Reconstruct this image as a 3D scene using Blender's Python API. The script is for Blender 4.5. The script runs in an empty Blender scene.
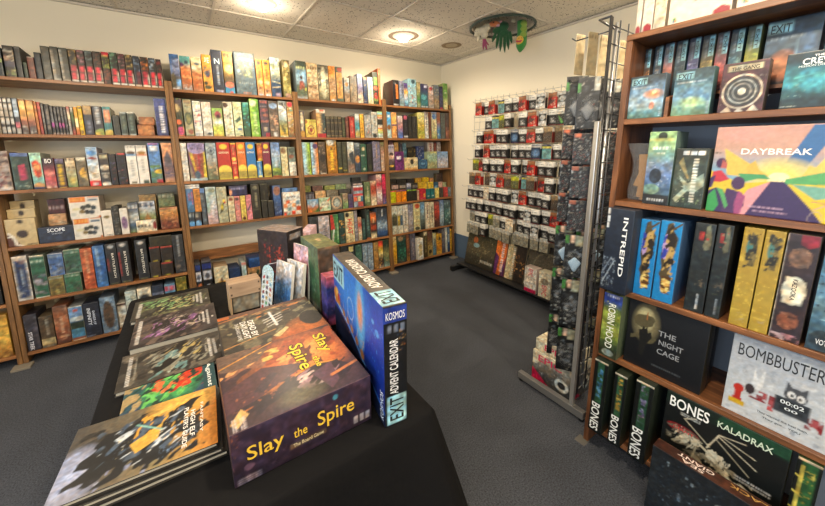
import bpy, bmesh, math, random
import numpy as np
from mathutils import Matrix, Vector

random.seed(7)
SC = bpy.context.scene
COL = SC.collection

# ---------------------------------------------------------------- camera (825 x 506 frame)
F, CX, CY = 328.51, 404.76, 205.04
YAW, PIT, ROLL = .59096, .17496, -.00656
CAM = np.array([0.0, 0.0, 1.42])
def _rot(y, p, r):
    cy, sy, cp, sp = math.cos(y), math.sin(y), math.cos(p), math.sin(p)
    f = np.array([sy*cp, cy*cp, -sp]); rt = np.array([cy, -sy, 0.0]); up = np.cross(rt, f)
    c, s = math.cos(r), math.sin(r)
    return np.array([c*rt+s*up, -s*rt+c*up, f])
RC = _rot(YAW, PIT, ROLL)
def ray(u, v):
    return RC.T @ np.array([(u-CX)/F, -(v-CY)/F, 1.0])
def px(P):
    d = RC @ (np.asarray(P, float)-CAM)
    return CX+F*d[0]/d[2], CY-F*d[1]/d[2]
def on(u, v, ax, val):
    d = ray(u, v); return CAM + d*((val-CAM[ax])/d[ax])
def z_above(v, x, y):
    """height of the point above (x, y) that shows at image row v"""
    lo, hi = -1.0, 3.5
    for _ in range(40):
        m = (lo+hi)/2
        if px((x, y, m))[1] > v: lo = m
        else: hi = m
    return (lo+hi)/2
cam = bpy.data.cameras.new('camera')
camo = bpy.data.objects.new('camera', cam); COL.objects.link(camo)
cam.sensor_width = 36.0; cam.lens = F/825*36.0
cam.shift_x = (412.5-CX)/825; cam.shift_y = -(253-CY)/825
cam.clip_start = 0.05
camo.matrix_world = Matrix((
    (RC[0][0], RC[1][0], -RC[2][0], CAM[0]),
    (RC[0][1], RC[1][1], -RC[2][1], CAM[1]),
    (RC[0][2], RC[1][2], -RC[2][2], CAM[2]), (0, 0, 0, 1)))
SC.camera = camo

# ---------------------------------------------------------------- tagging
def tag(o, label=None, cat=None, group=None, kind=None):
    if label: o['label'] = label
    if cat: o['category'] = cat
    if group: o['group'] = group
    if kind: o['kind'] = kind
    return o
def empty(name, M, label=None, cat=None, group=None):
    o = bpy.data.objects.new(name, None); COL.objects.link(o)
    o.empty_display_size = .05
    o.matrix_world = M
    return tag(o, label, cat, group)
def link(name, me, M=None, parent=None):
    o = bpy.data.objects.new(name, me); COL.objects.link(o)
    if parent is not None: o.parent = parent
    if M is not None: o.matrix_local = M
    return o
def T(x, y, z): return Matrix.Translation((x, y, z))
def RX(a): return Matrix.Rotation(a, 4, 'X')
def RY(a): return Matrix.Rotation(a, 4, 'Y')
def RZ(a): return Matrix.Rotation(a, 4, 'Z')

# ---------------------------------------------------------------- colours and materials
def lin(c):
    c = c.lstrip('#')
    if len(c) == 3: c = ''.join(k*2 for k in c)
    v = [int(c[i:i+2], 16)/255 for i in (0, 2, 4)]
    return tuple(x/12.92 if x <= .04045 else ((x+.055)/1.055)**2.4 for x in v)
def new_mat(name):
    m = bpy.data.materials.new(name); m.use_nodes = True
    nt = m.node_tree; b = nt.nodes['Principled BSDF']
    return m, nt, b
_mc = {}
def plain(hexc, rough=.5, metal=0.0, name=None, coat=0.0, trans=0.0, alpha=1.0, emit=0.0):
    k = (hexc, rough, metal, coat, trans, alpha, emit)
    if k in _mc: return _mc[k]
    m, nt, b = new_mat(name or 'mat_'+hexc)
    b.inputs['Base Color'].default_value = (*lin(hexc), 1)
    b.inputs['Roughness'].default_value = rough
    b.inputs['Metallic'].default_value = metal
    b.inputs['Coat Weight'].default_value = coat
    b.inputs['Transmission Weight'].default_value = trans
    b.inputs['Alpha'].default_value = alpha
    if emit:
        b.inputs['Emission Color'].default_value = (*lin(hexc), 1)
        b.inputs['Emission Strength'].default_value = emit
    # light procedural wear in the roughness
    n = nt.nodes.new('ShaderNodeTexNoise'); n.inputs['Scale'].default_value = 25
    mr = nt.nodes.new('ShaderNodeMapRange')
    mr.inputs['To Min'].default_value = max(0.02, rough-.06); mr.inputs['To Max'].default_value = min(1, rough+.06)
    nt.links.new(n.outputs['Fac'], mr.inputs['Value']); nt.links.new(mr.outputs['Result'], b.inputs['Roughness'])
    _mc[k] = m
    return m
def art_mat(name, rough, coat=0.0):
    m, nt, b = new_mat(name)
    a = nt.nodes.new('ShaderNodeVertexColor'); a.layer_name = 'art'
    nt.links.new(a.outputs['Color'], b.inputs['Base Color'])
    b.inputs['Roughness'].default_value = rough
    b.inputs['Coat Weight'].default_value = coat
    b.inputs['Coat Roughness'].default_value = .24
    n = nt.nodes.new('ShaderNodeTexNoise'); n.inputs['Scale'].default_value = 14; n.inputs['Detail'].default_value = 3
    bp = nt.nodes.new('ShaderNodeBump'); bp.inputs['Strength'].default_value = .12; bp.inputs['Distance'].default_value = .002
    nt.links.new(n.outputs['Fac'], bp.inputs['Height']); nt.links.new(bp.outputs['Normal'], b.inputs['Normal'])
    return m
M_CARD = art_mat('printed_card', .42)
M_WRAP = art_mat('shrink_wrapped_card', .45, .12)
def mix_wood(name, dark, mid, light, rough=.42):
    m, nt, b = new_mat(name)
    tc = nt.nodes.new('ShaderNodeTexCoord'); mp = nt.nodes.new('ShaderNodeMapping')
    nt.links.new(tc.outputs['Object'], mp.inputs['Vector'])
    w = nt.nodes.new('ShaderNodeTexNoise'); w.inputs['Scale'].default_value = 5; w.inputs['Detail'].default_value = 6; w.inputs['Distortion'].default_value = .6
    mp.inputs['Scale'].default_value = (1.0, 9.0, 9.0)
    nt.links.new(mp.outputs['Vector'], w.inputs['Vector'])
    cr = nt.nodes.new('ShaderNodeValToRGB')
    cr.color_ramp.elements[0].position = .3; cr.color_ramp.elements[0].color = (*lin(dark), 1)
    cr.color_ramp.elements[1].position = .72; cr.color_ramp.elements[1].color = (*lin(light), 1)
    e = cr.color_ramp.elements.new(.5); e.color = (*lin(mid), 1)
    nt.links.new(w.outputs['Fac'], cr.inputs['Fac']); nt.links.new(cr.outputs['Color'], b.inputs['Base Color'])
    b.inputs['Roughness'].default_value = rough
    return m, mp
M_BOARD, _ = mix_wood('stained_wood_board', '64401f', '855630', 'a57040')
M_POST, _mp = mix_wood('stained_wood_upright', '563c22', '765330', '90683a')
_mp.inputs['Scale'].default_value = (9.0, 9.0, 1.0)

# ---------------------------------------------------------------- plain geometry
def box_bm(bm, x0, x1, y0, y1, z0, z1, M=None):
    vs = [bm.verts.new((M @ Vector(p)) if M else p) for p in
          ((x0, y0, z0), (x1, y0, z0), (x1, y1, z0), (x0, y1, z0), (x0, y0, z1), (x1, y0, z1), (x1, y1, z1), (x0, y1, z1))]
    for f in ((3, 2, 1, 0), (4, 5, 6, 7), (0, 1, 5, 4), (1, 2, 6, 5), (2, 3, 7, 6), (3, 0, 4, 7)):
        bm.faces.new([vs[i] for i in f])
def tube_bm(bm, pts, r, n=8, close=True):
    rings = []
    pts = [Vector(p) for p in pts]
    rr = r if isinstance(r, (list, tuple)) else [r]*len(pts)
    for i, p in enumerate(pts):
        d = (pts[min(i+1, len(pts)-1)]-pts[max(i-1, 0)]).normalized()
        a = Vector((0, 0, 1)) if abs(d.z) < .9 else Vector((1, 0, 0))
        u = d.cross(a).normalized(); w = d.cross(u)
        rings.append([bm.verts.new(p+(u*math.cos(t)+w*math.sin(t))*rr[i]) for t in (2*math.pi*k/n for k in range(n))])
    for a, b in zip(rings, rings[1:]):
        for k in range(n): bm.faces.new((a[k], a[(k+1) % n], b[(k+1) % n], b[k]))
    if close:
        bm.faces.new(rings[0][::-1]); bm.faces.new(rings[-1])
def bm_obj(name, bm, mat, parent=None, M=None, smooth=False, bevel=0.0, segs=2):
    if bevel:
        bmesh.ops.bevel(bm, geom=bm.edges[:]+bm.verts[:], offset=bevel, segments=segs, affect='EDGES', profile=.5)
    bmesh.ops.recalc_face_normals(bm, faces=bm.faces[:])
    me = bpy.data.meshes.new(name); bm.to_mesh(me); bm.free()
    me.materials.append(mat)
    if smooth: me.polygons.foreach_set('use_smooth', [True]*len(me.polygons))
    return link(name, me, M, parent)
def boxes(name, lst, mat, parent=None, M=None, bevel=0.0, segs=1):
    bm = bmesh.new()
    for b in lst: box_bm(bm, *b)
    return bm_obj(name, bm, mat, parent, M, bevel=bevel, segs=segs)

# ---------------------------------------------------------------- printed art: colours worked out on a grid
TEX = 1.5
def vnoise(rng, X, Y, s):
    gx, gy = int(X.max()/s)+3, int(Y.max()/s)+3
    L = rng.rand(gy, gx); x, y = X/s, Y/s; i, j = x.astype(int), y.astype(int); fx, fy = x-i, y-j
    fx, fy = fx*fx*(3-2*fx), fy*fy*(3-2*fy)
    return (L[j, i]*(1-fx)+L[j, i+1]*fx)*(1-fy)+(L[j+1, i]*(1-fx)+L[j+1, i+1]*fx)*fy
def paint(spec, nx, ny, seed=0, W=1.0, H=1.0):
    """spec: ';'-separated layers, evaluated on an (ny, nx) grid of points, v upwards"""
    ss = 3; tex = TEX
    U, V = np.meshgrid((np.arange(nx*ss)+.5)/(nx*ss), (np.arange(ny*ss)+.5)/(ny*ss))
    img = np.zeros((ny*ss, nx*ss, 3)); rng = np.random.RandomState(seed+11)
    asp = W/H
    def put(mask, c, a=1.0):
        img[mask] = img[mask]*(1-a)+np.array(lin(c))*a
    def ell(cx, cy, rx, ry): return ((U-cx)/rx)**2+((V-cy)/ry)**2
    def poly(pts):
        m = np.zeros(U.shape, bool); n = len(pts)
        for i in range(n):
            x0, y0 = pts[i]; x1, y1 = pts[(i+1) % n]
            if y0 == y1: continue
            c = ((y0 > V) != (y1 > V)) & (U < (x1-x0)*(V-y0)/(y1-y0)+x0)
            m ^= c
        return m
    for ly in spec.split(';'):
        a = ly.split()
        if not a: continue
        k, a = a[0], a[1:]
        if k == 'b': img[:] = lin(a[0])
        elif k == 'g':
            n = len(a)-1; cs = [np.array(lin(c)) for c in a]
            if n == 0: img[:] = cs[0]; continue
            t = (1-V)*n; i = np.clip(t.astype(int), 0, n-1); f = (t-i)[..., None]
            ca = np.array(cs); img[:] = ca[i]*(1-f)+ca[i+1]*f
        elif k == 'h':
            cs = np.array([lin(c) for c in a]); n = len(a)-1; t = U*n
            i = np.clip(t.astype(int), 0, n-1); f = (t-i)[..., None]; img[:] = cs[i]*(1-f)+cs[i+1]*f
        elif k == 'r':
            x0, y0, x1, y1 = map(float, a[:4]); put((U >= x0) & (U <= x1) & (V >= y0) & (V <= y1), a[4])
        elif k == 'e':
            put(ell(*map(float, a[:4])) < 1, a[4])
        elif k == 's':      # soft glow of printed colour
            d = ell(*map(float, a[:4])); w = np.clip(1-d, 0, 1)[..., None]**.8
            img[:] = img*(1-w)+np.array(lin(a[4]))*w
        elif k == 'o':      # ring
            d = ell(*map(float, a[:4])); put((d < 1) & (d > float(a[5])), a[4])
        elif k == 'p':
            c = a[-1]; q = list(map(float, a[:-1])); put(poly(list(zip(q[::2], q[1::2]))), c)
        elif k == 'l':
            x0, y0, x1, y1, wd = map(float, a[:5]); dx, dy = (x1-x0)*asp, y1-y0; L = math.hypot(dx, dy)+1e-6
            t = (((U-x0)*asp)*dx+(V-y0)*dy)/L/L; tc = np.clip(t, 0, 1)
            put(np.hypot((U-x0)*asp-tc*dx, (V-y0)-tc*dy) < wd/2, a[5])
        elif k == 'm' and int(a[0]) >= 8:   # organic blotches
            ar = (0, 0, 1, 1)
            if '@' in a: q = a.index('@'); ar = tuple(map(float, a[q+1:q+5])); a = a[:q]
            n, s = int(a[0]), float(a[1]); cs = a[2:]
            inside = (U >= ar[0]) & (U <= ar[2]) & (V >= ar[1]) & (V <= ar[3])
            area = max(1e-6, (ar[2]-ar[0])*asp*(ar[3]-ar[1]))
            cov = min(.75, n*2.6*s*s/area)/len(cs)
            if inside.any():
                for c in cs:
                    f = vnoise(rng, U*asp, V, 2.4*s)+.5*vnoise(rng, U*asp, V, 1.1*s)
                    thr = np.quantile(f[inside], 1-cov*1.15); put(inside & (f > thr), c, .9)
        elif k == 'm':      # mottled blobs  m n size c...   (optional area after @ x0 y0 x1 y1)
            ar = (0, 0, 1, 1)
            if '@' in a: q = a.index('@'); ar = tuple(map(float, a[q+1:q+5])); a = a[:q]
            n, s = int(a[0]), float(a[1]); cs = a[2:]
            for i in range(n):
                cx, cy = rng.uniform(ar[0], ar[2]), rng.uniform(ar[1], ar[3]); r = s*rng.uniform(.5, 1.3)
                an = rng.uniform(0, 3.14); du, dv = (U-cx)*asp, V-cy; q = rng.uniform(.35, 1)
                d = ((du*math.cos(an)+dv*math.sin(an))/r)**2+((-du*math.sin(an)+dv*math.cos(an))/(r*q))**2
                msk = (d < 1) & (U > ar[0]-.02) & (U < ar[2]+.02) & (V > ar[1]-.02) & (V < ar[3]+.02)
                put(msk, cs[i % len(cs)], .85)
        elif k in 'wW':     # rows (w) or columns (W) of letter-like marks
            x0, y0, x1, y1 = map(float, a[:4]); n = int(a[5]) if len(a) > 5 else 1
            for i in range(n):
                if k == 'w':
                    h = (y1-y0)/n; ya, yb = y0+i*h+.15*h, y0+(i+1)*h-.15*h; x = x0
                    st = (yb-ya)/asp*.75
                    while x < x1:
                        e = min(x+st*rng.uniform(.5, .95), x1)
                        put((U >= x) & (U <= e) & (V >= ya) & (V <= yb), a[4], .9)
                        if rng.rand() < .6: put((U >= x+.3*st) & (U <= x+.6*st) & (V >= ya+.3*(yb-ya)) & (V <= yb), a[4], 0)
                        x = e+st*rng.uniform(.25, .5)
                else:
                    w = (x1-x0)/n; xa, xb = x0+i*w+.15*w, x0+(i+1)*w-.15*w; y = y0; st = (xb-xa)*asp*.75
                    while y < y1:
                        e = min(y+st*rng.uniform(.5, .95), y1)
                        put((U >= xa) & (U <= xb) & (V >= y) & (V <= e), a[4], .9)
                        y = e+st*rng.uniform(.25, .5)
        elif k == 'f':      # streaked organic shapes: f angle size stretch cover colour [@ area]
            ar = (0, 0, 1, 1)
            if '@' in a: q = a.index('@'); ar = tuple(map(float, a[q+1:q+5])); a = a[:q]
            an, s, stt, cov = math.radians(float(a[0])), float(a[1]), float(a[2]), float(a[3])
            X, Y = U*asp, V; P = X*math.cos(an)+Y*math.sin(an); Q = -X*math.sin(an)+Y*math.cos(an); P = P-P.min(); Q = Q-Q.min()
            Q = Q+.6*s*vnoise(rng, P, Q, s*2)
            ff = vnoise(rng, P/stt, Q, s)+.45*vnoise(rng, P/stt, Q, s*.45)
            ccx, ccy = (ar[0]+ar[2])/2, (ar[1]+ar[3])/2
            edge = np.maximum(np.abs(U-ccx)/(ar[2]-ar[0]), np.abs(V-ccy)/(ar[3]-ar[1]))*2
            ff = ff-.9*np.clip(edge-.6, 0, None)*(0 if ar == (0, 0, 1, 1) else 1)
            inside = edge <= 1.15
            thr = np.quantile(ff[inside], 1-cov); w = np.clip((ff-thr)/.05, 0, 1)[..., None]*inside[..., None]
            img[:] = img*(1-w)+np.array(lin(a[4]))*w
        elif k == 'q': tex = float(a[0])
        elif k == 'n':
            am = float(a[0]); q = rng.uniform(1-am, 1+am, (ny, nx)); img *= np.kron(q, np.ones((ss, ss)))[..., None]
    img = img.reshape(ny, ss, nx, ss, 3).mean((1, 3))
    if nx > 13 or ny > 13:      # print texture: uneven ink, in metres
        X, Y = np.meshgrid(np.linspace(0, W, nx), np.linspace(0, H, ny)); q = .5 if min(nx, ny) > 60 else 1
        f = vnoise(rng, X, Y, .017*q)*.5+vnoise(rng, X, Y, .009*q)*.6-.55
        g = vnoise(rng, X, Y, .013*q)-.5
        img = img*np.exp(tex*f)[..., None]*(1+np.stack([.25*g, 0*g, -.25*g], -1)*tex)
    gr = img.mean(-1, keepdims=True)
    img = (gr+(img-gr)*1.04)*.74
    return np.clip(img, 0, 1)

FACES = {  # outward faces: axis order (u axis, v axis, normal axis, side, flip u)
    'front': (0, 2, 1, 0, False), 'back': (0, 2, 1, 1, True),
    'left': (1, 2, 0, 0, True), 'right': (1, 2, 0, 1, False),
    'top': (0, 1, 2, 1, False), 'bottom': (0, 1, 2, 0, True)}
def art_box_mesh(name, w, d, h, arts, side, cell=.008, b=.0012, seed=0, mat=None):
    """rounded cuboid, origin at the middle of its bottom front edge line: x -w/2..w/2, y 0..d, z 0..h"""
    size = (w, d, h); V = []; C = []; Fc = []; base = 0
    sc = np.array(lin(side))
    for fn, (ua, va, na, sd, fl) in FACES.items():
        Lu, Lv = size[ua], size[va]; art = arts.get(fn)
        nu = max(1, int(round((Lu-2*b)/cell))) if art else 1
        nv = max(1, int(round((Lv-2*b)/cell))) if art else 1
        us = np.concatenate(([0], np.linspace(b, Lu-b, nu+1), [Lu]))
        vs = np.concatenate(([0], np.linspace(b, Lv-b, nv+1), [Lv]))
        U, W_ = np.meshgrid(us, vs)
        P = np.zeros(U.shape+(3,)); P[..., ua] = U; P[..., va] = W_; P[..., na] = size[na]*sd
        inner = np.clip(P, b, np.array(size)-b); D = P-inner; n = np.linalg.norm(D, axis=-1, keepdims=True)
        P = inner+D/np.maximum(n, 1e-9)*b
        if art:
            im = paint(art, nu+3, nv+3, seed, Lu, Lv)
            if fl: im = im[:, ::-1]
        else:
            im = np.tile(sc, U.shape+(1,))
        P[..., 0] -= w/2
        V.append(P.reshape(-1, 3)); C.append(im.reshape(-1, 3))
        ny_, nx_ = U.shape
        I = np.arange(ny_*nx_).reshape(ny_, nx_)+base
        q = np.stack([I[:-1, :-1], I[:-1, 1:], I[1:, 1:], I[1:, :-1]], -1).reshape(-1, 4)
        # orientation
        e1 = np.eye(3)[ua]; e2 = np.eye(3)[va]; nn = np.cross(e1, e2)[na]
        if (nn > 0) != (sd == 1): q = q[:, ::-1]
        Fc.append(q); base += ny_*nx_
    V = np.concatenate(V); C = np.concatenate(C); Fc = np.concatenate(Fc)
    me = bpy.data.meshes.new(name)
    me.vertices.add(len(V)); me.vertices.foreach_set('co', V.ravel())
    me.loops.add(Fc.size); me.loops.foreach_set('vertex_index', Fc.ravel().astype(np.int32))
    me.polygons.add(len(Fc)); me.polygons.foreach_set('loop_start', np.arange(0, Fc.size, 4, dtype=np.int32))
    me.polygons.foreach_set('loop_total', np.full(len(Fc), 4, np.int32))
    me.update(calc_edges=True)
    at = me.color_attributes.new('art', 'FLOAT_COLOR', 'POINT')
    at.data.foreach_set('color', np.concatenate([C, np.ones((len(C), 1))], 1).ravel())
    me.materials.append(mat or M_CARD)
    return me
def grid_sheet(name, P, im, mat=None, thick=0.0):
    """a painted sheet through an (n, m, 3) array of points"""
    ny_, nx_ = P.shape[:2]; I = np.arange(ny_*nx_).reshape(ny_, nx_)
    q = np.stack([I[:-1, :-1], I[:-1, 1:], I[1:, 1:], I[1:, :-1]], -1).reshape(-1, 4)
    me = bpy.data.meshes.new(name); me.from_pydata([tuple(p) for p in P.reshape(-1, 3)], [], [tuple(int(k) for k in f) for f in q])
    at = me.color_attributes.new('art', 'FLOAT_COLOR', 'POINT')
    at.data.foreach_set('color', np.concatenate([im.reshape(-1, 3), np.ones((ny_*nx_, 1))], 1).ravel())
    me.materials.append(mat or M_CARD)
    return me

# ---------------------------------------------------------------- lettering
_tc = {}
def text_mesh(s, bold=.02):
    k = (s, bold)
    if k in _tc: return _tc[k]
    cu = bpy.data.curves.new('lettering', 'FONT'); cu.body = s.replace('|', '\n'); cu.size = 1
    cu.offset = bold; cu.resolution_u = 3; cu.extrude = 0.0; cu.space_line = .85
    cu.align_x = 'CENTER'
    o = bpy.data.objects.new('tmp', cu); COL.objects.link(o)
    bpy.context.view_layer.update()
    me = bpy.data.meshes.new_from_object(o.evaluated_get(bpy.context.evaluated_depsgraph_get()))
    bpy.data.objects.remove(o)
    n = len(me.vertices); co = np.zeros(n*3); me.vertices.foreach_get('co', co); co = co.reshape(-1, 3)
    lo, hi = co.min(0), co.max(0); wh = (hi-lo)[:2]
    co -= (lo+hi)/2; co[:, 2] = 0
    polys = [tuple(p.vertices) for p in me.polygons]
    bpy.data.meshes.remove(me)
    _tc[k] = (co, polys, wh)
    return _tc[k]
def lettering(parent, face, dims, s, col, rot='h', cx=.5, cy=.5, fw=.8, fh=.2, bold=.012, name='lettering', keep=False, mat=None, lift=.0005):
    """letters lying on one face of a box of dims (w, d, h)"""
    w, d, h = dims
    if face == 'front': o, e1, e2, Lu, Lv = Vector((-w/2, 0, 0)), Vector((1, 0, 0)), Vector((0, 0, 1)), w, h
    elif face == 'left': o, e1, e2, Lu, Lv = Vector((-w/2, d, 0)), Vector((0, -1, 0)), Vector((0, 0, 1)), d, h
    elif face == 'right': o, e1, e2, Lu, Lv = Vector((w/2, 0, 0)), Vector((0, 1, 0)), Vector((0, 0, 1)), d, h
    else: o, e1, e2, Lu, Lv = Vector((-w/2, 0, h)), Vector((1, 0, 0)), Vector((0, 1, 0)), w, d
    nrm = e1.cross(e2)
    co, polys, wh = text_mesh(s, 0 if 'M' in s else bold)
    bw, bh = fw*Lu, fh*Lv
    if rot == 'h': tx, ty = e1, e2
    elif rot == 'v': tx, ty = -e2, e1
    elif rot == 'd': tx, ty = -e1, -e2
    else: tx, ty = e2, -e1
    if rot not in 'hd': bw, bh = bh, bw
    sx, sy = bw/wh[0], bh/wh[1]
    if keep: sx = sy = min(sx, sy)
    c = o+e1*(cx*Lu)+e2*(cy*Lv)+nrm*lift
    vs = [tuple(c+tx*(p[0]*sx)+ty*(p[1]*sy)) for p in co]
    me = bpy.data.meshes.new(name); me.from_pydata(vs, [], polys)
    me.materials.append(mat or plain(col, .5))
    return link(name, me, None, parent)
# ---------------------------------------------------------------- the room
WX, WY, HC = 2.895, 3.45, 2.46
LX, FY = -2.6, -3.0
def wall_mat():
    m, nt, b = new_mat('cream_painted_wall')
    n = nt.nodes.new('ShaderNodeTexNoise'); n.inputs['Scale'].default_value = 3; n.inputs['Detail'].default_value = 5
    cr = nt.nodes.new('ShaderNodeValToRGB')
    cr.color_ramp.elements[0].color = (*lin('e8dfc9'), 1); cr.color_ramp.elements[1].color = (*lin('f1e9d6'), 1)
    nt.links.new(n.outputs['Fac'], cr.inputs['Fac']); nt.links.new(cr.outputs['Color'], b.inputs['Base Color'])
    b.inputs['Roughness'].default_value = .85
    n2 = nt.nodes.new('ShaderNodeTexNoise'); n2.inputs['Scale'].default_value = 120
    bp = nt.nodes.new('ShaderNodeBump'); bp.inputs['Strength'].default_value = .1; bp.inputs['Distance'].default_value = .004
    nt.links.new(n2.outputs['Fac'], bp.inputs['Height']); nt.links.new(bp.outputs['Normal'], b.inputs['Normal'])
    return m
M_WALL = wall_mat()
def carpet_mat():
    m, nt, b = new_mat('charcoal_blue_carpet')
    tc = nt.nodes.new('ShaderNodeTexCoord')
    n = nt.nodes.new('ShaderNodeTexNoise'); n.inputs['Scale'].default_value = 160; n.inputs['Detail'].default_value = 4
    n3 = nt.nodes.new('ShaderNodeTexNoise'); n3.inputs['Scale'].default_value = 2.2; n3.inputs['Detail'].default_value = 5
    nt.links.new(tc.outputs['Object'], n.inputs['Vector']); nt.links.new(tc.outputs['Object'], n3.inputs['Vector'])
    cr = nt.nodes.new('ShaderNodeValToRGB')
    cr.color_ramp.elements[0].position = .3; cr.color_ramp.elements[0].color = (*lin('2a2d34'), 1)
    cr.color_ramp.elements[1].position = .75; cr.color_ramp.elements[1].color = (*lin('565b66'), 1)
    nt.links.new(n.outputs['Fac'], cr.inputs['Fac'])
    cr2 = nt.nodes.new('ShaderNodeValToRGB')
    cr2.color_ramp.elements[0].position = .35; cr2.color_ramp.elements[0].color = (.8, .8, .8, 1)
    cr2.color_ramp.elements[1].position = .7; cr2.color_ramp.elements[1].color = (1.1, 1.1, 1.1, 1)
    nt.links.new(n3.outputs['Fac'], cr2.inputs['Fac'])
    mx = nt.nodes.new('ShaderNodeMixRGB'); mx.blend_type = 'MULTIPLY'; mx.inputs['Fac'].default_value = 1
    nt.links.new(cr.outputs['Color'], mx.inputs[1]); nt.links.new(cr2.outputs['Color'], mx.inputs[2])
    nt.links.new(mx.outputs['Color'], b.inputs['Base Color']); b.inputs['Roughness'].default_value = .95
    bp = nt.nodes.new('ShaderNodeBump'); bp.inputs['Strength'].default_value = .5; bp.inputs['Distance'].default_value = .006
    nt.links.new(n.outputs['Fac'], bp.inputs['Height']); nt.links.new(bp.outputs['Normal'], b.inputs['Normal'])
    return m
def struct(name, lst, mat, bevel=0.0):
    o = boxes(name, lst, mat, bevel=bevel); o['kind'] = 'structure'; return o
struct('floor', [(LX, WX, FY, WY, -.1, 0)], carpet_mat())
struct('wall_back', [(LX-.1, WX+.1, WY, WY+.1, -.1, HC+.3)], M_WALL)
struct('wall_right', [(WX, WX+.1, FY, WY, -.1, HC+.3)], M_WALL)
struct('wall_left', [(LX-.1, LX, FY, WY, -.1, .6), (LX-.1, LX, FY, WY, 2.2, HC+.3), (LX-.1, LX, 1.3, WY, .6, 2.2), (LX-.1, LX, FY, -2.4, .6, 2.2)], M_WALL)
# front wall; the shop window with its daylight is in the left wall, out of frame
struct('wall_front', [(LX-.1, WX+.1, FY-.1, FY, -.1, HC+.3)], M_WALL)
struct('window_1', [(LX-.07, LX-.03, -2.4, 1.3, .6, .65), (LX-.07, LX-.03, -2.4, 1.3, 2.15, 2.2), (LX-.07, LX-.03, -.58, -.52, .65, 2.15)], plain('3c3c3e', .4, .6))
struct('baseboard_right', [(WX-.012, WX, FY, WY, 0, .30)], plain('50657e', .6), .002)
struct('baseboard_back', [(LX, WX-.012, WY-.012, WY, 0, .11)], plain('50657e', .6), .002)

def tile_mat():
    m, nt, b = new_mat('fissured_ceiling_tile')
    tc = nt.nodes.new('ShaderNodeTexCoord')
    vo = nt.nodes.new('ShaderNodeTexVoronoi'); vo.inputs['Scale'].default_value = 48; vo.feature = 'F1'
    nt.links.new(tc.outputs['Object'], vo.inputs['Vector'])
    no = nt.nodes.new('ShaderNodeTexNoise'); no.inputs['Scale'].default_value = 30; no.inputs['Detail'].default_value = 3
    nt.links.new(tc.outputs['Object'], no.inputs['Vector'])
    th = nt.nodes.new('ShaderNodeMath'); th.operation = 'MULTIPLY_ADD'; th.inputs[1].default_value = .55; th.inputs[2].default_value = -.06
    nt.links.new(no.outputs['Fac'], th.inputs[0])
    gt = nt.nodes.new('ShaderNodeMath'); gt.operation = 'SUBTRACT'
    nt.links.new(th.outputs[0], gt.inputs[0]); nt.links.new(vo.outputs['Distance'], gt.inputs[1])
    cr = nt.nodes.new('ShaderNodeValToRGB')
    cr.color_ramp.elements[0].position = 0; cr.color_ramp.elements[0].color = (*lin('e6dfd2'), 1)
    cr.color_ramp.elements[1].position = .03; cr.color_ramp.elements[1].color = (*lin('5a5148'), 1)
    nt.links.new(gt.outputs[0], cr.inputs['Fac']); nt.links.new(cr.outputs['Color'], b.inputs['Base Color'])
    b.inputs['Roughness'].default_value = .95
    return m
M_TILE = tile_mat()
HOLE = (2.44, 2.09)
# ceiling slab of tiles with a round hole where the plush toys hang out
def ceiling():
    bm = bmesh.new(); R = .265; n = 48; X0, X1, Y0, Y1 = 2.14, 2.75, 1.83, 2.44
    def q(x0, x1, y0, y1):
        vs = [bm.verts.new(p) for p in ((x0, y0, HC), (x0, y1, HC), (x1, y1, HC), (x1, y0, HC))]; bm.faces.new(vs)
    q(LX, WX, FY, Y0); q(LX, WX, Y1, WY); q(LX, X0, Y0, Y1); q(X1, WX, Y0, Y1)
    cx, cy = HOLE; inn, out = [], []
    for k in range(n):
        a = 2*math.pi*k/n+math.pi/4; c, s = math.cos(a), math.sin(a); r = R*(1+.03*math.sin(5*a)+.02*math.sin(11*a))
        inn.append(bm.verts.new((cx+r*c, cy+r*s, HC)))
        tx = ((X1-cx) if c > 0 else (X0-cx))/c if abs(c) > 1e-6 else 9e9
        ty = ((Y1-cy) if s > 0 else (Y0-cy))/s if abs(s) > 1e-6 else 9e9
        t = min(tx, ty); out.append(bm.verts.new((cx+t*c, cy+t*s, HC)))
    up = [bm.verts.new((v.co.x, v.co.y, HC+.02)) for v in inn]
    for k in range(n):
        j = (k+1) % n
        bm.faces.new((out[k], out[j], inn[j], inn[k])); bm.faces.new((inn[k], inn[j], up[j], up[k]))
    # void above the hole
    box_bm(bm, X0, X1, Y0, Y1, HC+.02, HC+.28)
    top = [f for f in bm.faces if all(abs(v.co.z-(HC+.02)) < 1e-6 for v in f.verts) and len(f.verts) == 4 and f.calc_area() > .3]
    bmesh.ops.delete(bm, geom=top, context='FACES')
    o = bm_obj('ceiling', bm, M_TILE); o['kind'] = 'structure'
ceiling()
M_TBAR = plain('d2cabd', .6)
lst = []
x = 2.75
while x > LX: lst.append((x-.010, x+.010, FY, WY, HC-.006, HC)); x -= .61
y = 3.05
lst2 = []
while y > FY: lst2.append((LX, WX, y-.010, y+.010, HC-.0075, HC)); y -= .61
struct('trim_1', lst, M_TBAR, .0015)
struct('trim_2', lst2, M_TBAR, .0015)
struct('trim_3', [(WX-.022, WX, FY, WY, HC-.02, HC-.008), (LX, WX-.03, WY-.022, WY, HC-.02, HC-.008)], M_TBAR)

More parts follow.
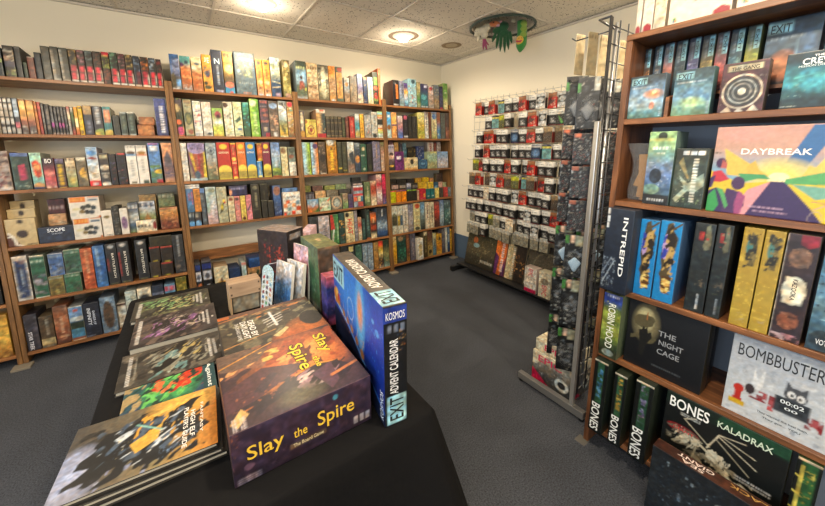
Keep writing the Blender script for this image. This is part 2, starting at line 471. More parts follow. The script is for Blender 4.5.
# ceiling downlights
def disc_ring(bm, z0, r0, z1, r1, n=32):
    a = [bm.verts.new((r0*math.cos(2*math.pi*k/n), r0*math.sin(2*math.pi*k/n), z0)) for k in range(n)]
    b = [bm.verts.new((r1*math.cos(2*math.pi*k/n), r1*math.sin(2*math.pi*k/n), z1)) for k in range(n)]
    for k in range(n): bm.faces.new((a[k], a[(k+1) % n], b[(k+1) % n], b[k]))
    return a, b
LAMPS = [(.60, 2.75, 'lit round downlight nearest the top shelf of the second bookcase'),
         (1.87, 2.79, 'lit round downlight with a scorched tile ring, nearer the wall corner'),
         (.60, .31, 'round ceiling downlight above the aisle beside the table'),
         (1.87, .31, 'round ceiling downlight above the dark right-hand bookcase'),
         (-.90, 1.53, 'round ceiling downlight over the carpet by the table'),
         (-.90, -.9, 'round ceiling downlight near the shop window'),
         (.90, -1.5, 'round ceiling downlight closest to the shop front')]
M_LAMPGLASS = plain('ffe2b0', .4, emit=30.0, name='lit_lamp_glass')
M_TRIM = plain('e8e0d0', .35)
M_SCORCH = plain('6e5f50', .9)
for i, (lx, ly, lab) in enumerate(LAMPS):
    e = empty('downlight', T(lx, ly, HC), lab, 'ceiling light', 'round ceiling downlights')
    bm = bmesh.new()
    disc_ring(bm, -.001, .105, -.008, .092); disc_ring(bm, -.008, .092, -.018, .068); disc_ring(bm, -.018, .068, -.004, .055)
    bm_obj('trim_ring', bm, M_TRIM, e, smooth=True)
    bm = bmesh.new()
    prof = [(.055, -.010), (.052, -.030), (.038, -.046), (.018, -.053), (.001, -.055)]
    for (r0, z0), (r1, z1) in zip(prof, prof[1:]): disc_ring(bm, z0, r0, z1, r1, 24)
    bmesh.ops.remove_doubles(bm, verts=bm.verts[:], dist=1e-5)
    bm_obj('bulb', bm, M_LAMPGLASS, e, smooth=True)
    if i == 1:
        bm = bmesh.new(); disc_ring(bm, -.0012, .145, -.0012, .095); s = bm_obj('scorch_mark', bm, M_SCORCH, e); s['label'] = 'brown heat-stained ring round the lamp'
    for kind_, en_ in (('SPOT', 28 if i < 2 else 70), ('POINT', 5 if i < 2 else 9)):
        L = bpy.data.lights.new('downlight_lamp', kind_); L.energy = en_; L.color = (1.0, .84, .62); L.shadow_soft_size = .05
        if kind_ == 'SPOT': L.spot_size = math.radians(174); L.spot_blend = .35
        lo = bpy.data.objects.new('downlight_lamp', L); COL.objects.link(lo); lo.location = (lx, ly, HC-.10)
e = empty('unlit_downlight', T(2.45, 2.76, HC), 'unlit recessed downlight with a rusty brown rim, near the plush toys', 'ceiling light')
bm = bmesh.new(); disc_ring(bm, -.001, .105, -.007, .09); disc_ring(bm, -.007, .09, -.001, .06); bm_obj('rim', bm, plain('8d7c64', .8), e, smooth=True)
bm = bmesh.new(); a, b = disc_ring(bm, -.003, .062, -.002, .02); bm.faces.new(b); bm_obj('lamp_disc', bm, plain('b9aa90', .6), e)

# daylight coming in through the shop front
SC.world = bpy.data.worlds.new('daylight'); SC.world.use_nodes = True
bg = SC.world.node_tree.nodes['Background']; bg.inputs[0].default_value = (.62, .78, 1.0, 1); bg.inputs[1].default_value = .6
def area(name, loc, rot, sx, sy, en, col):
    L = bpy.data.lights.new(name, 'AREA'); L.shape = 'RECTANGLE'; L.size = sx; L.size_y = sy; L.energy = en; L.color = col
    o = bpy.data.objects.new(name, L); COL.objects.link(o); o.location = loc; o.rotation_euler = rot
    return o
area('window_daylight', (LX-.2, -.55, 1.4), (math.radians(90), 0, math.radians(-90)), 3.6, 1.55, 80, (.74, .87, 1.0))
SC.view_settings.view_transform = 'Standard'; SC.view_settings.look = 'None'
SC.view_settings.exposure = 0.0; SC.view_settings.gamma = 1.0; SC.view_settings.use_curve_mapping = False
# ---------------------------------------------------------------- bookcases and what stands on them
class Frame:
    def __init__(self, M): self.M = M; self.A = np.array(M)
    def w(self, x, y, z): return (self.A @ np.array([x, y, z, 1.0]))[:3]
    def x_at(self, u, y, z):
        lo, hi = -4.0, 4.0
        for _ in range(36):
            m = (lo+hi)/2; P = self.w(m, y, z); dd = RC @ (P-CAM)
            uu = CX+F*dd[0]/dd[2] if dd[2] > .02 else (1e5 if self.flip else -1e5)
            if uu < u: lo = m
            else: hi = m
        return (lo+hi)/2
    flip = False
    def z_at(self, v, x, y):
        lo, hi = -.5, 3.0
        for _ in range(36):
            m = (lo+hi)/2
            if px(self.w(x, y, m))[1] > v: lo = m
            else: hi = m
        return (lo+hi)/2
PLACED = {}
def mean_hex(im, k=.8):
    c = im.reshape(-1, 3).mean(0)*k
    c = np.where(c <= .0031308, c*12.92, 1.055*np.power(np.maximum(c, 1e-6), 1/2.4)-.055)
    return ''.join('%02x' % int(255*min(1, max(0, q))) for q in c)
def add_texts(o, dims, txt, face='front'):
    for t in txt.split(';;'):
        t = t.strip()
        if not t: continue
        if t[0] == '@': face, t = t[1:].split(' ', 1)
        p = t.split(' ', 6)
        lettering(o, face, dims, p[6], p[0], p[1], *map(float, p[2:6]))
_seed = [100]
def game_box(M, w, d, h, art, txt='', label=None, cat='board game', group=None, cell=.008, name='game_box', mat=None, arts=None, side=None, b=.0012):
    _seed[0] += 1
    arts = dict(arts or {}); 
    if art: arts['front'] = art
    if side is None:
        side = mean_hex(paint(arts.get('front') or list(arts.values())[0], 12, 12, _seed[0]))
    me = art_box_mesh(name, w, d, h, arts, side, cell, b, _seed[0], mat)
    o = link(name, me, M); tag(o, label, cat, group)
    add_texts(o, (w, d, h), txt)
    return o
def book(M, w, d, h, art, txt='', label=None, group=None, cell=.008):
    """spine-out hardback: cover boards with a block of pages between them"""
    _seed[0] += 1
    side = mean_hex(paint(art, 12, 12, _seed[0]))
    o = empty('book', M, label, 'book', group)
    me = art_box_mesh('spine', w, .004, h, {'front': art}, side, cell, .001, _seed[0]); s = link('spine', me, None, o)
    cm = plain(side, .5)
    for x in (-w/2+.00125, w/2-.00125):
        boxes('cover_board', [(x-.0012, x+.0012, .0035, d, 0, h)], cm, o)
    boxes('pages', [(-w/2+.003, w/2-.003, .006, d-.005, .003, h-.004)], plain('cfc6b2', .8), o)
    if txt: add_texts(s, (w, .004, h), txt)
    return o

def bookcase(M, W, D, zs, uph, label, group, rail=None, post_ext=.05, mat_b=None, mat_u=None, tb=.024, foot=True):
    e = empty('bookcase', M, label, 'bookcase', group)
    for x in (-W/2+tb/2, W/2-tb/2):
        boxes('side_panel', [(x-tb/2, x+tb/2, 0, D, 0, uph)], mat_u or M_POST, e, bevel=.0015)
    for z in zs:
        boxes('shelf_board', [(-W/2+tb+.0005, W/2-tb-.0005, .001, D-.002, z-.022, z)], mat_b or M_BOARD, e, bevel=.0015)
    if rail: boxes('back_rail', [(-W/2+tb+.0005, W/2-tb-.0005, D-.02, D-.003, rail[0], rail[1])], mat_b or M_BOARD, e, bevel=.001)
    return e
TB = .07
ZW = [1.872, 1.518, 1.162, .797, .435, .085]
FB = Frame(T(0, 3.0512, .017) @ RX(-TB))
ZB = [(z-.017)/math.cos(TB) for z in ZW]
CEN = {0: (-2.0, -1.014), 1: (-1.012, -.03), 2: (-.03, .925), 3: (.925, 1.875), 4: (1.875, 2.832)}
BN = {0: "cut-off bookcase", 1: "first full bookcase", 2: "second full bookcase", 3: "third full bookcase", 4: "corner bookcase"}
SN = ['top', 'second', 'third', 'fourth', 'fifth', 'lowest']
for k, (a, b) in CEN.items():
    bookcase(FB.M @ T((a+b)/2, 0, 0), b-a-.001, .24, [z for i, z in enumerate(ZB) if not (k == 2 and i == 4)], ZB[0]+.055,
             {0: 'brown wooden bookcase cut off at the far left edge', 1: 'brown wooden bookcase holding role-playing books and the deep blue box',
              2: 'brown wooden bookcase with red, orange and blue sun-emblem game spines', 3: 'brown wooden bookcase behind the green box on the table',
              4: 'brown wooden bookcase standing in the corner beside the wire grid'}[k], 'brown bookcases along the back wall', rail=(.44, .53) if k == 2 else None)
# shims under the front feet, which tip the bookcases back against the wall
for (x, i) in ((-1.012, 0), (-.03, 1), (.925, 2), (1.875, 3), (2.79, 4)):
    o = boxes('shim', [(-.045, .045, -.06, .012, 0, .0158)], plain('7d7568', .8), M=T(x, 3.052, 0), bevel=.002)
    tag(o, ['grey shim under the foot between the cut-off and first full bookcases', 'grey shim under the foot between first and second full bookcases', 'grey shim under the foot between second and third full bookcases',
            'grey shim under the foot between third full and corner bookcases', 'grey shim under the corner bookcase foot beside the wire grid'][i], 'shim', 'shims under the bookcase feet')

NUM = ['', 'one', 'two', 'three', 'four', 'five', 'six', 'seven', 'eight', 'nine', 'ten', 'eleven', 'twelve', 'thirteen', 'fourteen']
ORD = ['leftmost', 'second from left', 'third from left', 'fourth from left', 'fifth from left', 'sixth from left', 'seventh from left', 'eighth from left', 'ninth from left', 'tenth from left', 'eleventh from left', 'twelfth from left', 'thirteenth from left']
def shelf(fr, zb, where, group, data, cell=.008, depth=.2, s0=.012, lim=None, key=None):
    placed = PLACED.setdefault(key or where, [])
    rows = []
    for ln in data.strip().split('\n'):
        ln = ln.strip()
        if not ln: continue
        p = [q.strip() for q in ln.split('|')]
        rows.append(p)
    # labels: look-alikes on one shelf are told apart by their order
    looks = [r[3] for r in rows]; xs = [float(r[0].split()[0]) for r in rows]
    labels = []
    for i, l in enumerate(looks):
        same = sorted([xs[j] for j in range(len(looks)) if looks[j] == l])
        lab = l
        if len(same) > 1:
            r = same.index(xs[i])
            lab = (ORD[r].replace(' from left', '') if r < len(same)-1 else 'last')+' '+l
        labels.append(lab+', '+where)
    tops = []
    for r, lab in zip(rows, labels):
        h = r[0].split(); x0, x1, yt = map(float, h[:3]); o = {}
        for q in h[3:]: o[q[0]] = q[1:] or True
        s = float(o.get('s', s0)); d = float(o.get('d', depth)); z = zb
        if 'o' in o: z = tops[-int(o['o']) if o['o'] is not True else -1]+.0006
        if 'z' in o: z = zb+float(o['z'])
        xa, xb = fr.x_at(x0, s, z), fr.x_at(x1, s, z)
        xm = (xa+xb)/2; w = max(.008, abs(xb-xa)-.0016)
        zt = fr.z_at(yt, xm, s); hh = max(.02, zt-z)
        B = [xm-w/2, xm+w/2, s, s+d, z, z+hh]
        if lim:
            B[0] = max(B[0], lim[0]); B[1] = min(B[1], lim[1]); B[3] = min(B[3], lim[2]); B[5] = min(B[5], lim[3])
        for q in placed:
            ov = [min(B[2*i+1], q[2*i+1])-max(B[2*i], q[2*i]) for i in range(3)]
            if min(ov) <= .0005: continue
            if 'o' in o and ov[2] < .01: continue
            i = ov.index(min(ov)); c = B[2*i]+B[2*i+1]; cq = q[2*i]+q[2*i+1]
            if i == 2 and ov[2] > .02: i = 1 if ov[1] < ov[0] else 0; c = B[2*i]+B[2*i+1]; cq = q[2*i]+q[2*i+1]
            if c > cq: B[2*i] = q[2*i+1]+.0012
            else: B[2*i+1] = q[2*i]-.0012
        for i, mn in ((0, .006), (1, .012), (2, .02)):
            if B[2*i+1]-B[2*i] < mn: print('thin', lab, i, B[2*i+1]-B[2*i]); B[2*i+1] = B[2*i]+mn
        placed.append(B)
        xm, w, s, d, z, hh = (B[0]+B[1])/2, B[1]-B[0], B[2], B[3]-B[2], B[4], B[5]-B[4]
        tops.append(z+hh)
        M = fr.M @ T(xm, s, z+.0003)
        if 'r' in o: M = M @ RZ(math.radians(float(o['r'])))
        if 'k' in o: book(M, w, d, hh, r[1], r[2], lab, group, cell)
        else: game_box(M, w, d, hh, r[1], r[2], lab, group=group, cell=cell, mat=M_WRAP if 'g' in o else None)
def S(u, k, data, **kw):
    shelf(FB, ZB[k] if not (u == 2 and k == 4) else ZB[5], '%s shelf, %s' % (SN[k] if not (u == 2 and k == 4) else 'lowest', BN[u]), 'games on the %s shelf of the %s' % (SN[k], BN[u]), data,
          lim=(CEN[u][0]+.0265, CEN[u][1]-.0265, .217 if u == 2 and k == 4 else .236, 9 if k == 0 else ZB[k-1]-.0235), **kw)
Z1 = 'b 33302a;m 14 .018 {0} @ .1 .5 .9 1;m 8 .02 {1} @ .1 .6 .9 1;r .3 .12 .62 .3 e0394a;r .34 .33 .66 .5 e0394a;r .72 .14 .86 .42 c8beb0;r .2 .02 .9 .1 d8d0c4'
S(1, 0, '''
-6 5 46.5 k|b 1f2c30;r .6 .5 .9 .6 8fa060||near-black teal hardback
6.6 17.6 45.5 k|b 3a332c;m 16 .03 c8b090 8a6a58 e8d8c0 @ .1 .5 .9 .85;r .1 .35 .9 .5 4a4450;m 12 .02 8b9a50 b0b070 @ .1 .05 .9 .35||hardback with a pale skull-like face spine
18.2 24.4 46.3 k|b 3c3a38;w .3 .88 .7 .95 b0a8a0 1||dark grey hardback
24.9 29.2 62||35402f||small dark green hardback
29.8 36.9 56.7|b 7d4a3c;m 16 .02 96604c 5c3028;r .1 .9 .9 1 cdbfb0||short red-brown box
37.4 44.2 52.4 k|b 2c3035;r .1 .02 .9 .05 555||charcoal navy hardback
44.8 53.4 46 k|b 57554c;m 6 .02 66645a;r .3 .03 .6 .08 a8a090||tall plain olive-grey hardback
54 62.2 46.5 k|b 55534a;W .12 .1 .4 .85 d8d0c0 1;r .1 .02 .9 .09 c0b8a8||olive-grey hardback with white spine lettering
62.8 71.6 47.8 k|b 4f4e45;W .1 .12 .35 .9 e0d8c8 1;r .1 .02 .9 .08 c8c0b0||dark olive hardback with ragged white lettering
72 80 49|ZA||gold-topped spine with red and white marks
80.3 88 50|ZB||pink-topped spine with red and white marks
88.3 96 50.8|ZC||grey-topped spine with red and white marks
96.3 104.5 51.5|ZD||brown-topped spine with red and white marks
104.8 112.5 52|b 3b2a22;m 20 .022 a0a040 c8c060 708838 @ .1 .5 .9 .85;r .2 .86 .9 .97 c83040;m 14 .02 a05040 804030 @ .1 .05 .9 .45||spine with yellow-green face and red crown
112.8 120.8 52.5|ZE||green-topped spine with red and white marks
121 128 53.7|ZB||rose-topped spine with red and white marks
128.3 135.5 54.8|ZA||amber-topped spine with red and white marks
135.8 142.6 56|b 2e3038;m 16 .02 5a7090 8090a0 @ .1 .5 .9 1;r .5 .1 .8 .5 6a3038;r .2 .02 .9 .1 c8c0b4||blue-topped spine without red lettering
143 151 57|ZF||orange-topped spine with red and white marks
151.3 158.2 58|ZG||pale-blue-topped spine with red and white marks
158.5 164 59.2|ZH||dark maroon-topped spine with red and white marks
'''.replace('|35402f||', 'b 35402f||').replace('ZA', Z1.format('b09050 8a6a3c', 'd0b070')).replace('ZB', Z1.format('a05860 704050', 'c08890'))
  .replace('ZC', Z1.format('70807c 4c5c60', '90a0a0')).replace('ZD', Z1.format('6a4030 543028', '805040')).replace('ZE', Z1.format('509070 306850', '80b090'))
  .replace('ZF', Z1.format('c06030 904020', 'e08840')).replace('ZG', Z1.format('8aa0b8 607890', 'b0c0d0')).replace('ZH', Z1.format('5a2020 402018', '803030')).replace('k b ', 'k|b '))
W4 = 'b 2a2624;r .25 .84 .75 .93 e0d8cc;r .25 .66 .75 .8 e0d8cc;r .25 .48 .75 .62 d8d0c4;r .25 .3 .75 .44 e0d8cc;r .3 .08 .7 .22 d0c8bc'
SU = 'g 4a3830 e09048 f0b860 a06048 5c4440 3c302c;e .5 .8 .3 .12 f8cc80;m 6 .02 d8d0c0 @ .3 .05 .7 .25'
BK = 'b 232122;W .35 .4 .65 .9 c0bab4 1;r .1 .02 .9 .1 a89890;{0}'
S(1, 1, '''
-6 2.6 96.5|b 8a7a60;m 10 .02 a89878||tan spine at the end
3 7.6 97 k|W4||black hardback with white blocks
8 12.3 97.3 k|W4||black hardback with white blocks
12.7 16.8 97.6 k|W4||black hardback with white blocks
17.2 22.6 98 k|b 30333c;r .25 .5 .75 .93 c8d4e0;r .2 .22 .8 .34 d07078;r .3 .05 .7 .18 d0c8bc||black hardback with pale blue and pink blocks
23.2 30 99|SU||sunset-coloured spine
30.4 38 100|SU||sunset-coloured spine
38.3 41 101.5 k|g d08848 b87040||thin orange paperback
41.4 44.6 102 k|g c05848 a04038||thin red paperback
45 47.6 103 k|b 44403c;W .3 .1 .7 .9 a09890 1||thin grey lettered paperback
48 53 104.3 k|b 1f1c1c;W .4 .2 .6 .8 8c847c 1||black paperback with faint lettering
53.4 56.6 105.7 k|BA||slim black paperback with pink foot
57 60 106 k|BB||slim black paperback with grey foot
60.4 63.3 106.2 k|BA||slim black paperback with pink foot
63.6 66.5 106.5 k|BA||slim black paperback with pink foot
66.8 69.6 106.8 k|BB||slim black paperback with grey foot
70 73.2 106.5 k|g d04048 e8d8b8 302828 e0d0c0;W .3 .2 .7 .5 d0c8c0 1||paperback with red top and cream band
73.5 76.7 107.2 k|g 2c2c28 5a7040 2c3828 b84030;r .3 .8 .7 .95 d8d0c0||dark green paperback with white top
77 80.7 107.2 k|g e8a030 e0a838 a83830;r .3 .3 .7 .6 f0e0b0||yellow paperback with red foot
81 85.5 106|b efc22e;r .3 .85 .7 .93 585030;W .3 .3 .6 .75 a08840 1;r .3 .08 .7 .2 584020||bright yellow spine
86 95 105.5|b 2b2f42;r .15 .68 .85 .95 b08a58;m 8 .02 d0a868 @ .2 .7 .8 .95;W .3 .1 .7 .5 8088a0 1||navy box with bronze emblem
95.6 105 106.2|b 2f2c38;W .3 .4 .7 .92 e0dcd8 1;e .7 .12 .6 .12 8fa050;e .3 .08 .3 .08 c8b050||purple-black box with white lettering
105.5 113.8 106.7|b 3d7d80;r .25 .45 .75 .85 e08058;W .35 .48 .65 .82 f0c8a0 1;e .6 .1 .5 .13 c0a850||teal box with orange title plate
114.6 121.4 115.5|b 32332f;m 10 .012 565850;r .3 .02 .7 .08 908c80||short mottled charcoal box
122 128.8 112|b 2f3a34;r .1 .9 .9 1 d8dcd4;W .35 .25 .65 .8 6c7c70 1;r .2 .02 .8 .1 c8ccc4||short dark green box with white cap
129.4 137 112|b 2f3a34;r .1 .9 .9 1 d8dcd4;W .35 .25 .65 .8 6c7c70 1;r .2 .02 .8 .1 c8ccc4||short dark green box with white cap
138.4 155.2 125|b 7a4428;s .5 .5 .5 .5 c88850;m 12 .02 d8a068 5c2c1c||lower copper-brown box of a stack of two
139 155 117 o|b 6e3a24;s .5 .5 .5 .5 c08050;m 12 .02 c89060 502818||upper copper-brown box of a stack of two
157.6 169.3 98.6 d.12|b 3c4680;g 5560a0 3a4378 343c6c;W .35 .12 .75 .78 f4f4fa 1||blue pouch-like box with white vertical lettering
'''.replace('W4', W4).replace('SU', SU).replace('BA', BK.format('r .2 .3 .8 .42 c050a0')).replace('BB', BK.format('r .2 .3 .8 .38 706870')), s0=.02)
S(1, 2, '''
-6 14 151 g|b a89488;m 50 .03 5c2c2c 7a4444 c8b8a8 3c2c2c @ 0 .1 1 .9;m 10 .02 d8ccc0 @ 0 0 1 .2||wrapped box with cream and maroon splatter art
15.5 33.6 153 g|b 35463c;m 30 .03 4c5c4c 2a362e 607060;p .38 .65 .7 .68 .72 .3 .42 .28 c04060;r 0 .88 .9 1 5a70a8;m 6 .02 a0b0a0 @ .1 .02 .8 .15||wrapped dark green box with pink splash
34.5 46 152.7|g b4dcc8 a0d8c8 98ccc0 68a8a0;p .2 .72 .55 .78 .8 .66 .75 .36 .45 .32 .3 .4 c84428;m 10 .02 e8a060 @ .35 .4 .7 .7;p 0 .12 .5 .22 1 .14 1 0 0 0 e0a868;r 0 0 1 .1 3c4468;w .25 .88 .75 .95 404040 1||mint box with rust-red title shape
46.6 58 158|g 2c2830 48303c b84048 c86060 a07068;s .5 .5 .4 .12 e08878;m 8 .02 e8d0b8 @ .2 0 .8 .15|f0ece8 h .5 .9 .6 .14 BO|crimson box with black top and splash
58.5 67.9 158.5|b 33203a;w .3 .82 .8 .94 b0a0c0 2;r .2 .02 .8 .08 c0a050;W .28 .14 .72 .78 f2c832 1||purple-black box with yellow vertical title
68.6 78.8 158|g d8c0a0 c8b898 98986c 60784c;w .1 .85 .9 .98 3c2c20 1;w .1 .62 .8 .7 40362c 1;s .5 .25 .3 .15 c8b060;w .1 .75 .8 .8 705c48 1||cream box with dark title bands and green base
79.4 89.7 157.3|b 6c6250;r .2 .84 .8 .94 e0d8c0;p .3 .5 .6 .65 .85 .4 .7 .3 .4 .35 e0b050;m 10 .02 4a4438 c8b890 @ .1 .05 .9 .45||khaki box with yellow picture
90.6 102 147|g 98b8d8 c0d0e0 e0dcd4 d8ccb8;r 0 0 1 .17 d82c30;r .35 .05 .65 .12 f0e0e0;p .1 .7 .5 .74 .9 .68 .5 .66 8c3c34;e .5 .82 .3 .06 5890d0;m 10 .02 c8b088 @ .1 .25 .9 .5||tall pale box with a biplane and red base
102.6 111.9 153|b 3a3638;r .2 .8 .8 .9 c8b890;m 6 .02 e0d8c8 @ .2 .5 .8 .62;e .5 .55 .4 .07 d0c4b0;e .5 .3 .2 .05 a89c8c;e .5 .08 .4 .06 d8d0c4;w .2 .36 .8 .41 d0c8b8 1||charcoal box with cream badge row
112.3 119.2 154|b 18161c;m 14 .012 7080b0 c06060 806090||black box with coloured dots
119.7 129 153|b 1f1b24;m 16 .013 c85048 5070b0 308050 d0c0b0;r .3 .9 .9 1 c04848||black box with red and blue dots
129.8 140 145.5|q .4;b eeeae2;r .9 0 1 1 3c8ac8;r 0 .72 1 .75 3c8ac8;e .5 .79 .32 .04 5a4632;w .15 .9 .85 .96 2c2c2c 1;W .35 .25 .7 .62 a8a8a8 1;r .3 .04 .7 .1 6a6a5c||white box with blue trim and brown bird
140.3 150.8 145.5|q .4;b efeae2;r .9 0 1 1 e07848;r 0 .72 1 .75 d87848;e .5 .79 .3 .04 a07838;w .15 .9 .85 .96 2c2c2c 1;W .35 .3 .65 .62 b0aca4 1;r .4 .03 .8 .12 4a5850||white box with orange trim and tan bird
152 163.6 143|g 4f78b8 5884c0 6a94b8 4a7858;r .25 .78 .75 .9 e8ecf0;w .2 .92 .8 .97 b03838 1;m 18 .03 40603c 5c8048 @ .1 .15 .9 .45;e .7 .3 .3 .05 e8c040;r .5 0 1 .12 a82c38||blue box with toucan-like art and red corner
165.6 176 143|g e8b088 e8a880 d89870 8c6c70 5c5068 e0a878;p .2 .6 .5 .8 .75 .6 .8 .4 .2 .4 5c5460;m 8 .02 4a4458 c89878 @ .1 .2 .9 .45;w .2 .86 .8 .92 a05838 1||peach box with grey mountain silhouette
''', depth=.21)
KR = 'q .35;g d2bd92 c6ae80;e .5 .85 .09 .07 2c2018;r .42 .8 .58 .86 3a2c20{0}'
HV = 'q .3;b e8e2d8;r .08 .72 .55 .95 e07828;w .1 .74 .52 .93 f0b060 1;r .6 .76 .9 .84 3c6080;r .6 .9 .95 .98 c87040;e .45 .5 .09 .09 3a3a34;e .6 .55 .09 .09 2c3430;e .75 .48 .09 .09 30404c;e .55 .32 .09 .09 2a2a2a;e .68 .3 .09 .09 34404c;e .4 .34 .08 .08 806c40;e .25 .45 .12 .06 d8d0a8;e .15 .25 .08 .07 c8c8c0;r .85 .02 .98 .14 c87850'
S(1, 3, '''
12.5 41 201 s.14 d.09|KR0||hindmost kraft box with black stamp
10.5 40.5 209 s.075 d.055|KR0||middle kraft box with black stamp
6.5 39.2 219 s.012 d.055|KR1||foremost kraft box with white curve art
40 75.5 226.5 s.012 d.09|b 2b3348;m 12 .004 48506a|e4e8f0 h .5 .78 .5 .22 SCOPE;;b0b8c8 h .52 .55 .3 .07 U-BOOT|navy box lying flat with white title
53.5 70.5 199 s.15 d.07|b 4c1f24;w .1 .72 .9 .82 c8a8a0 1;e .6 .3 .4 .2 2c1c1c;o .6 .3 .3 .15 b09070 .7||maroon box at the rear
52 70 214 s.11 d.035|g c8a078 b88c64;m 14 .03 a87c58 d8b890;e .6 .35 .2 .15 908870||tan box behind the navy one
73 103.5 218.5 s.012|HV||lower white box with hexagon bug tiles
71 101.5 196.8 s.014 o|HV||upper white box with hexagon bug tiles
104.3 114.6 210.5|q .4;b ece4d8;e .5 .72 .25 .05 7a6838;w .3 .06 .8 .12 404040 1;w .3 .35 .7 .4 c8c0b4 1||slim white box with small brown mark
115.2 121.8 206.3|b 35332f;m 60 .012 a8a498 1c1a18||black and grey speckled box
122.4 130.2 208.5|q .4;b e8e2d8;e .5 .45 .28 .22 8c6c90;m 8 .02 604868 @ .3 .3 .7 .6;w .2 .85 .8 .92 c0b8b0 1||slim white box with purple mark
131 141 202.7 s.06 d.14|g 58606c 4c5870 c8ccc8 5878a0 98a860;w .1 .75 .9 .9 d8d8d4 1||slate and white box with green foot
143 160 194.6 s.15 d.08|g b89868 a88858 7c6c48||tan backed box at the rear
140.3 158 201.2 s.095 d.045|g c8ccd4 d8d8dc 98a070 707c38 5c6c30;w .05 .74 .95 .95 4c5870 1;p .3 .2 .5 .62 .75 .2 a87030;e .5 .4 .15 .13 c89050||green box with orange ape figure
137.3 157.4 220.2 s.012 d.06|g efe6d0 e6dabc;e .86 .5 .1 .28 8c2c2c;m 8 .03 3c2c28 @ .75 .2 .95 .85;w .12 .35 .68 .68 3c3028 1||cream box with red figure lying low
161.7 178 193 s.13 d.09|g 484c3c 7c8860 6c7c50 8c9c68;w .1 .82 .9 .95 b0b098 1;m 14 .03 5c6c44 @ 0 .1 1 .7||olive box at the rear
161.7 179.8 207.5 s.012|g c0a070 c88848 7c3c28 6a3424;w .1 .86 .9 .96 b03830 1;m 36 .03 3c2420 a87050 5c3428 d0a078 @ .1 .1 .9 .75||rust-brown crowd-scene box
'''.replace('KR0', KR.format('')).replace('KR1', KR.format(';e .52 .45 .17 .13 3c2c24;p 0 .35 .1 .5 .25 .38 .45 .08 .6 0 0 0 5c3220;l .12 .5 .25 .38 .05 f0ece0;l .25 .38 .32 .12 .06 f0ece0;l .32 .12 .5 .04 .05 f0ece0;l .1 .38 .25 .38 .04 f0ece0;w .62 .05 .95 .14 3c3028 1')).replace('HV', HV))
RW = 'b {0};r 0 0 .06 1 e4e0d0;r .94 0 1 1 e4e0d0;r 0 .94 1 1 e4e0d0;r 0 0 1 .05 e4e0d0;m 26 .035 {1} @ .12 .1 .88 .55;w .15 .8 .85 .86 c8d8c8 1'
BT = 'b 2b2c30;e .5 .9 .2 .035 c8c8c8;r .2 .04 .7 .07 605c40'
S(1, 4, '''
18 34 256.5|b d6cdc2;r .2 .08 .8 .88 2a3a60;m 12 .02 1f2434 806868 @ .22 .68 .78 .88;m 10 .02 a09c98 5c6478 @ .22 .08 .78 .3;W .42 .34 .6 .68 c8d4e4 1||white-edged box with navy panel
36 50.5 255.5|RW0||tall green-panelled box with grey warriors
51 66 276|RW1||lower ochre-panelled box with warriors
50.6 65.6 253.6 o|RW2||upper blue-panelled box with warriors
66.6 83 273|RW3||lower green-panelled box with a rider
66.4 82.6 249.4 o|RW4||upper green-panelled box with dark beast
85.5 97.3 248.6|g b8603c c06844 a85034 b0502c;m 14 .02 c88860;W .35 .4 .65 .92 e0a880 1||burnt orange box
97.8 109.2 246|g 4a70a8 3f68a0 38609c 4878b0;W .25 .5 .5 .92 a8c8e4 1;W .3 .15 .5 .45 88a8cc 1||blue box with pale lettering
110.2 121.3 244|BT;W .12 .35 .3 .65 983830 1|e0dcd0 v .6 .47 .2 .6 BATTLETECH|black box with white vertical title
121.8 133.4 242|BT;W .12 .2 .3 .75 a83830 1|e0dcd0 v .62 .47 .2 .6 BATTLETECH|black box with white vertical title
139.4 150.6 240|BT|e0dcd0 v .55 .47 .2 .6 BATTLETECH|black box with white vertical title
151.2 161.8 262|DK||lower small dark box with yellow mark
162.4 174.4 262|DR||lower small dark box with red stripe
150.8 161.4 246.6 o2|DR||upper small dark box with red stripe
162 174 246 o2|DR||upper small dark box with red stripe
150 172.5 236 o|b 2f2a1c;m 24 .014 6c6038 8c8050 3c3420||flat dark gold-patterned box
175.8 187 235|b 2b2c30;r .08 .03 .92 .97 34363a;W .4 .45 .6 .95 b0b4b8 1;m 12 .02 5c5450 807468 @ .2 .05 .8 .35||charcoal box with silver lettering
'''.replace('RW0', RW.format('2f6048', '706c74 3c3c44 9c98a0')).replace('RW1', RW.format('7a6a38', '3c3424 a89858 5c4c2c')).replace('RW2', RW.format('4a689c', '50545c 2c3444 a0a8b0'))
  .replace('RW3', RW.format('38684c', '2c3428 605c50')).replace('RW4', RW.format('3c6450', '26302c 5c6860')).replace('BT', BT).replace('DK', 'b 3a322c;m 10 .012 6c6058 504438;r .3 .06 .65 .14 c0b040').replace('DR', 'b 2f2824;r .1 .84 .9 .94 a83c30;m 8 .012 5c4c40;r .3 .06 .65 .14 b0a03c'), depth=.2)
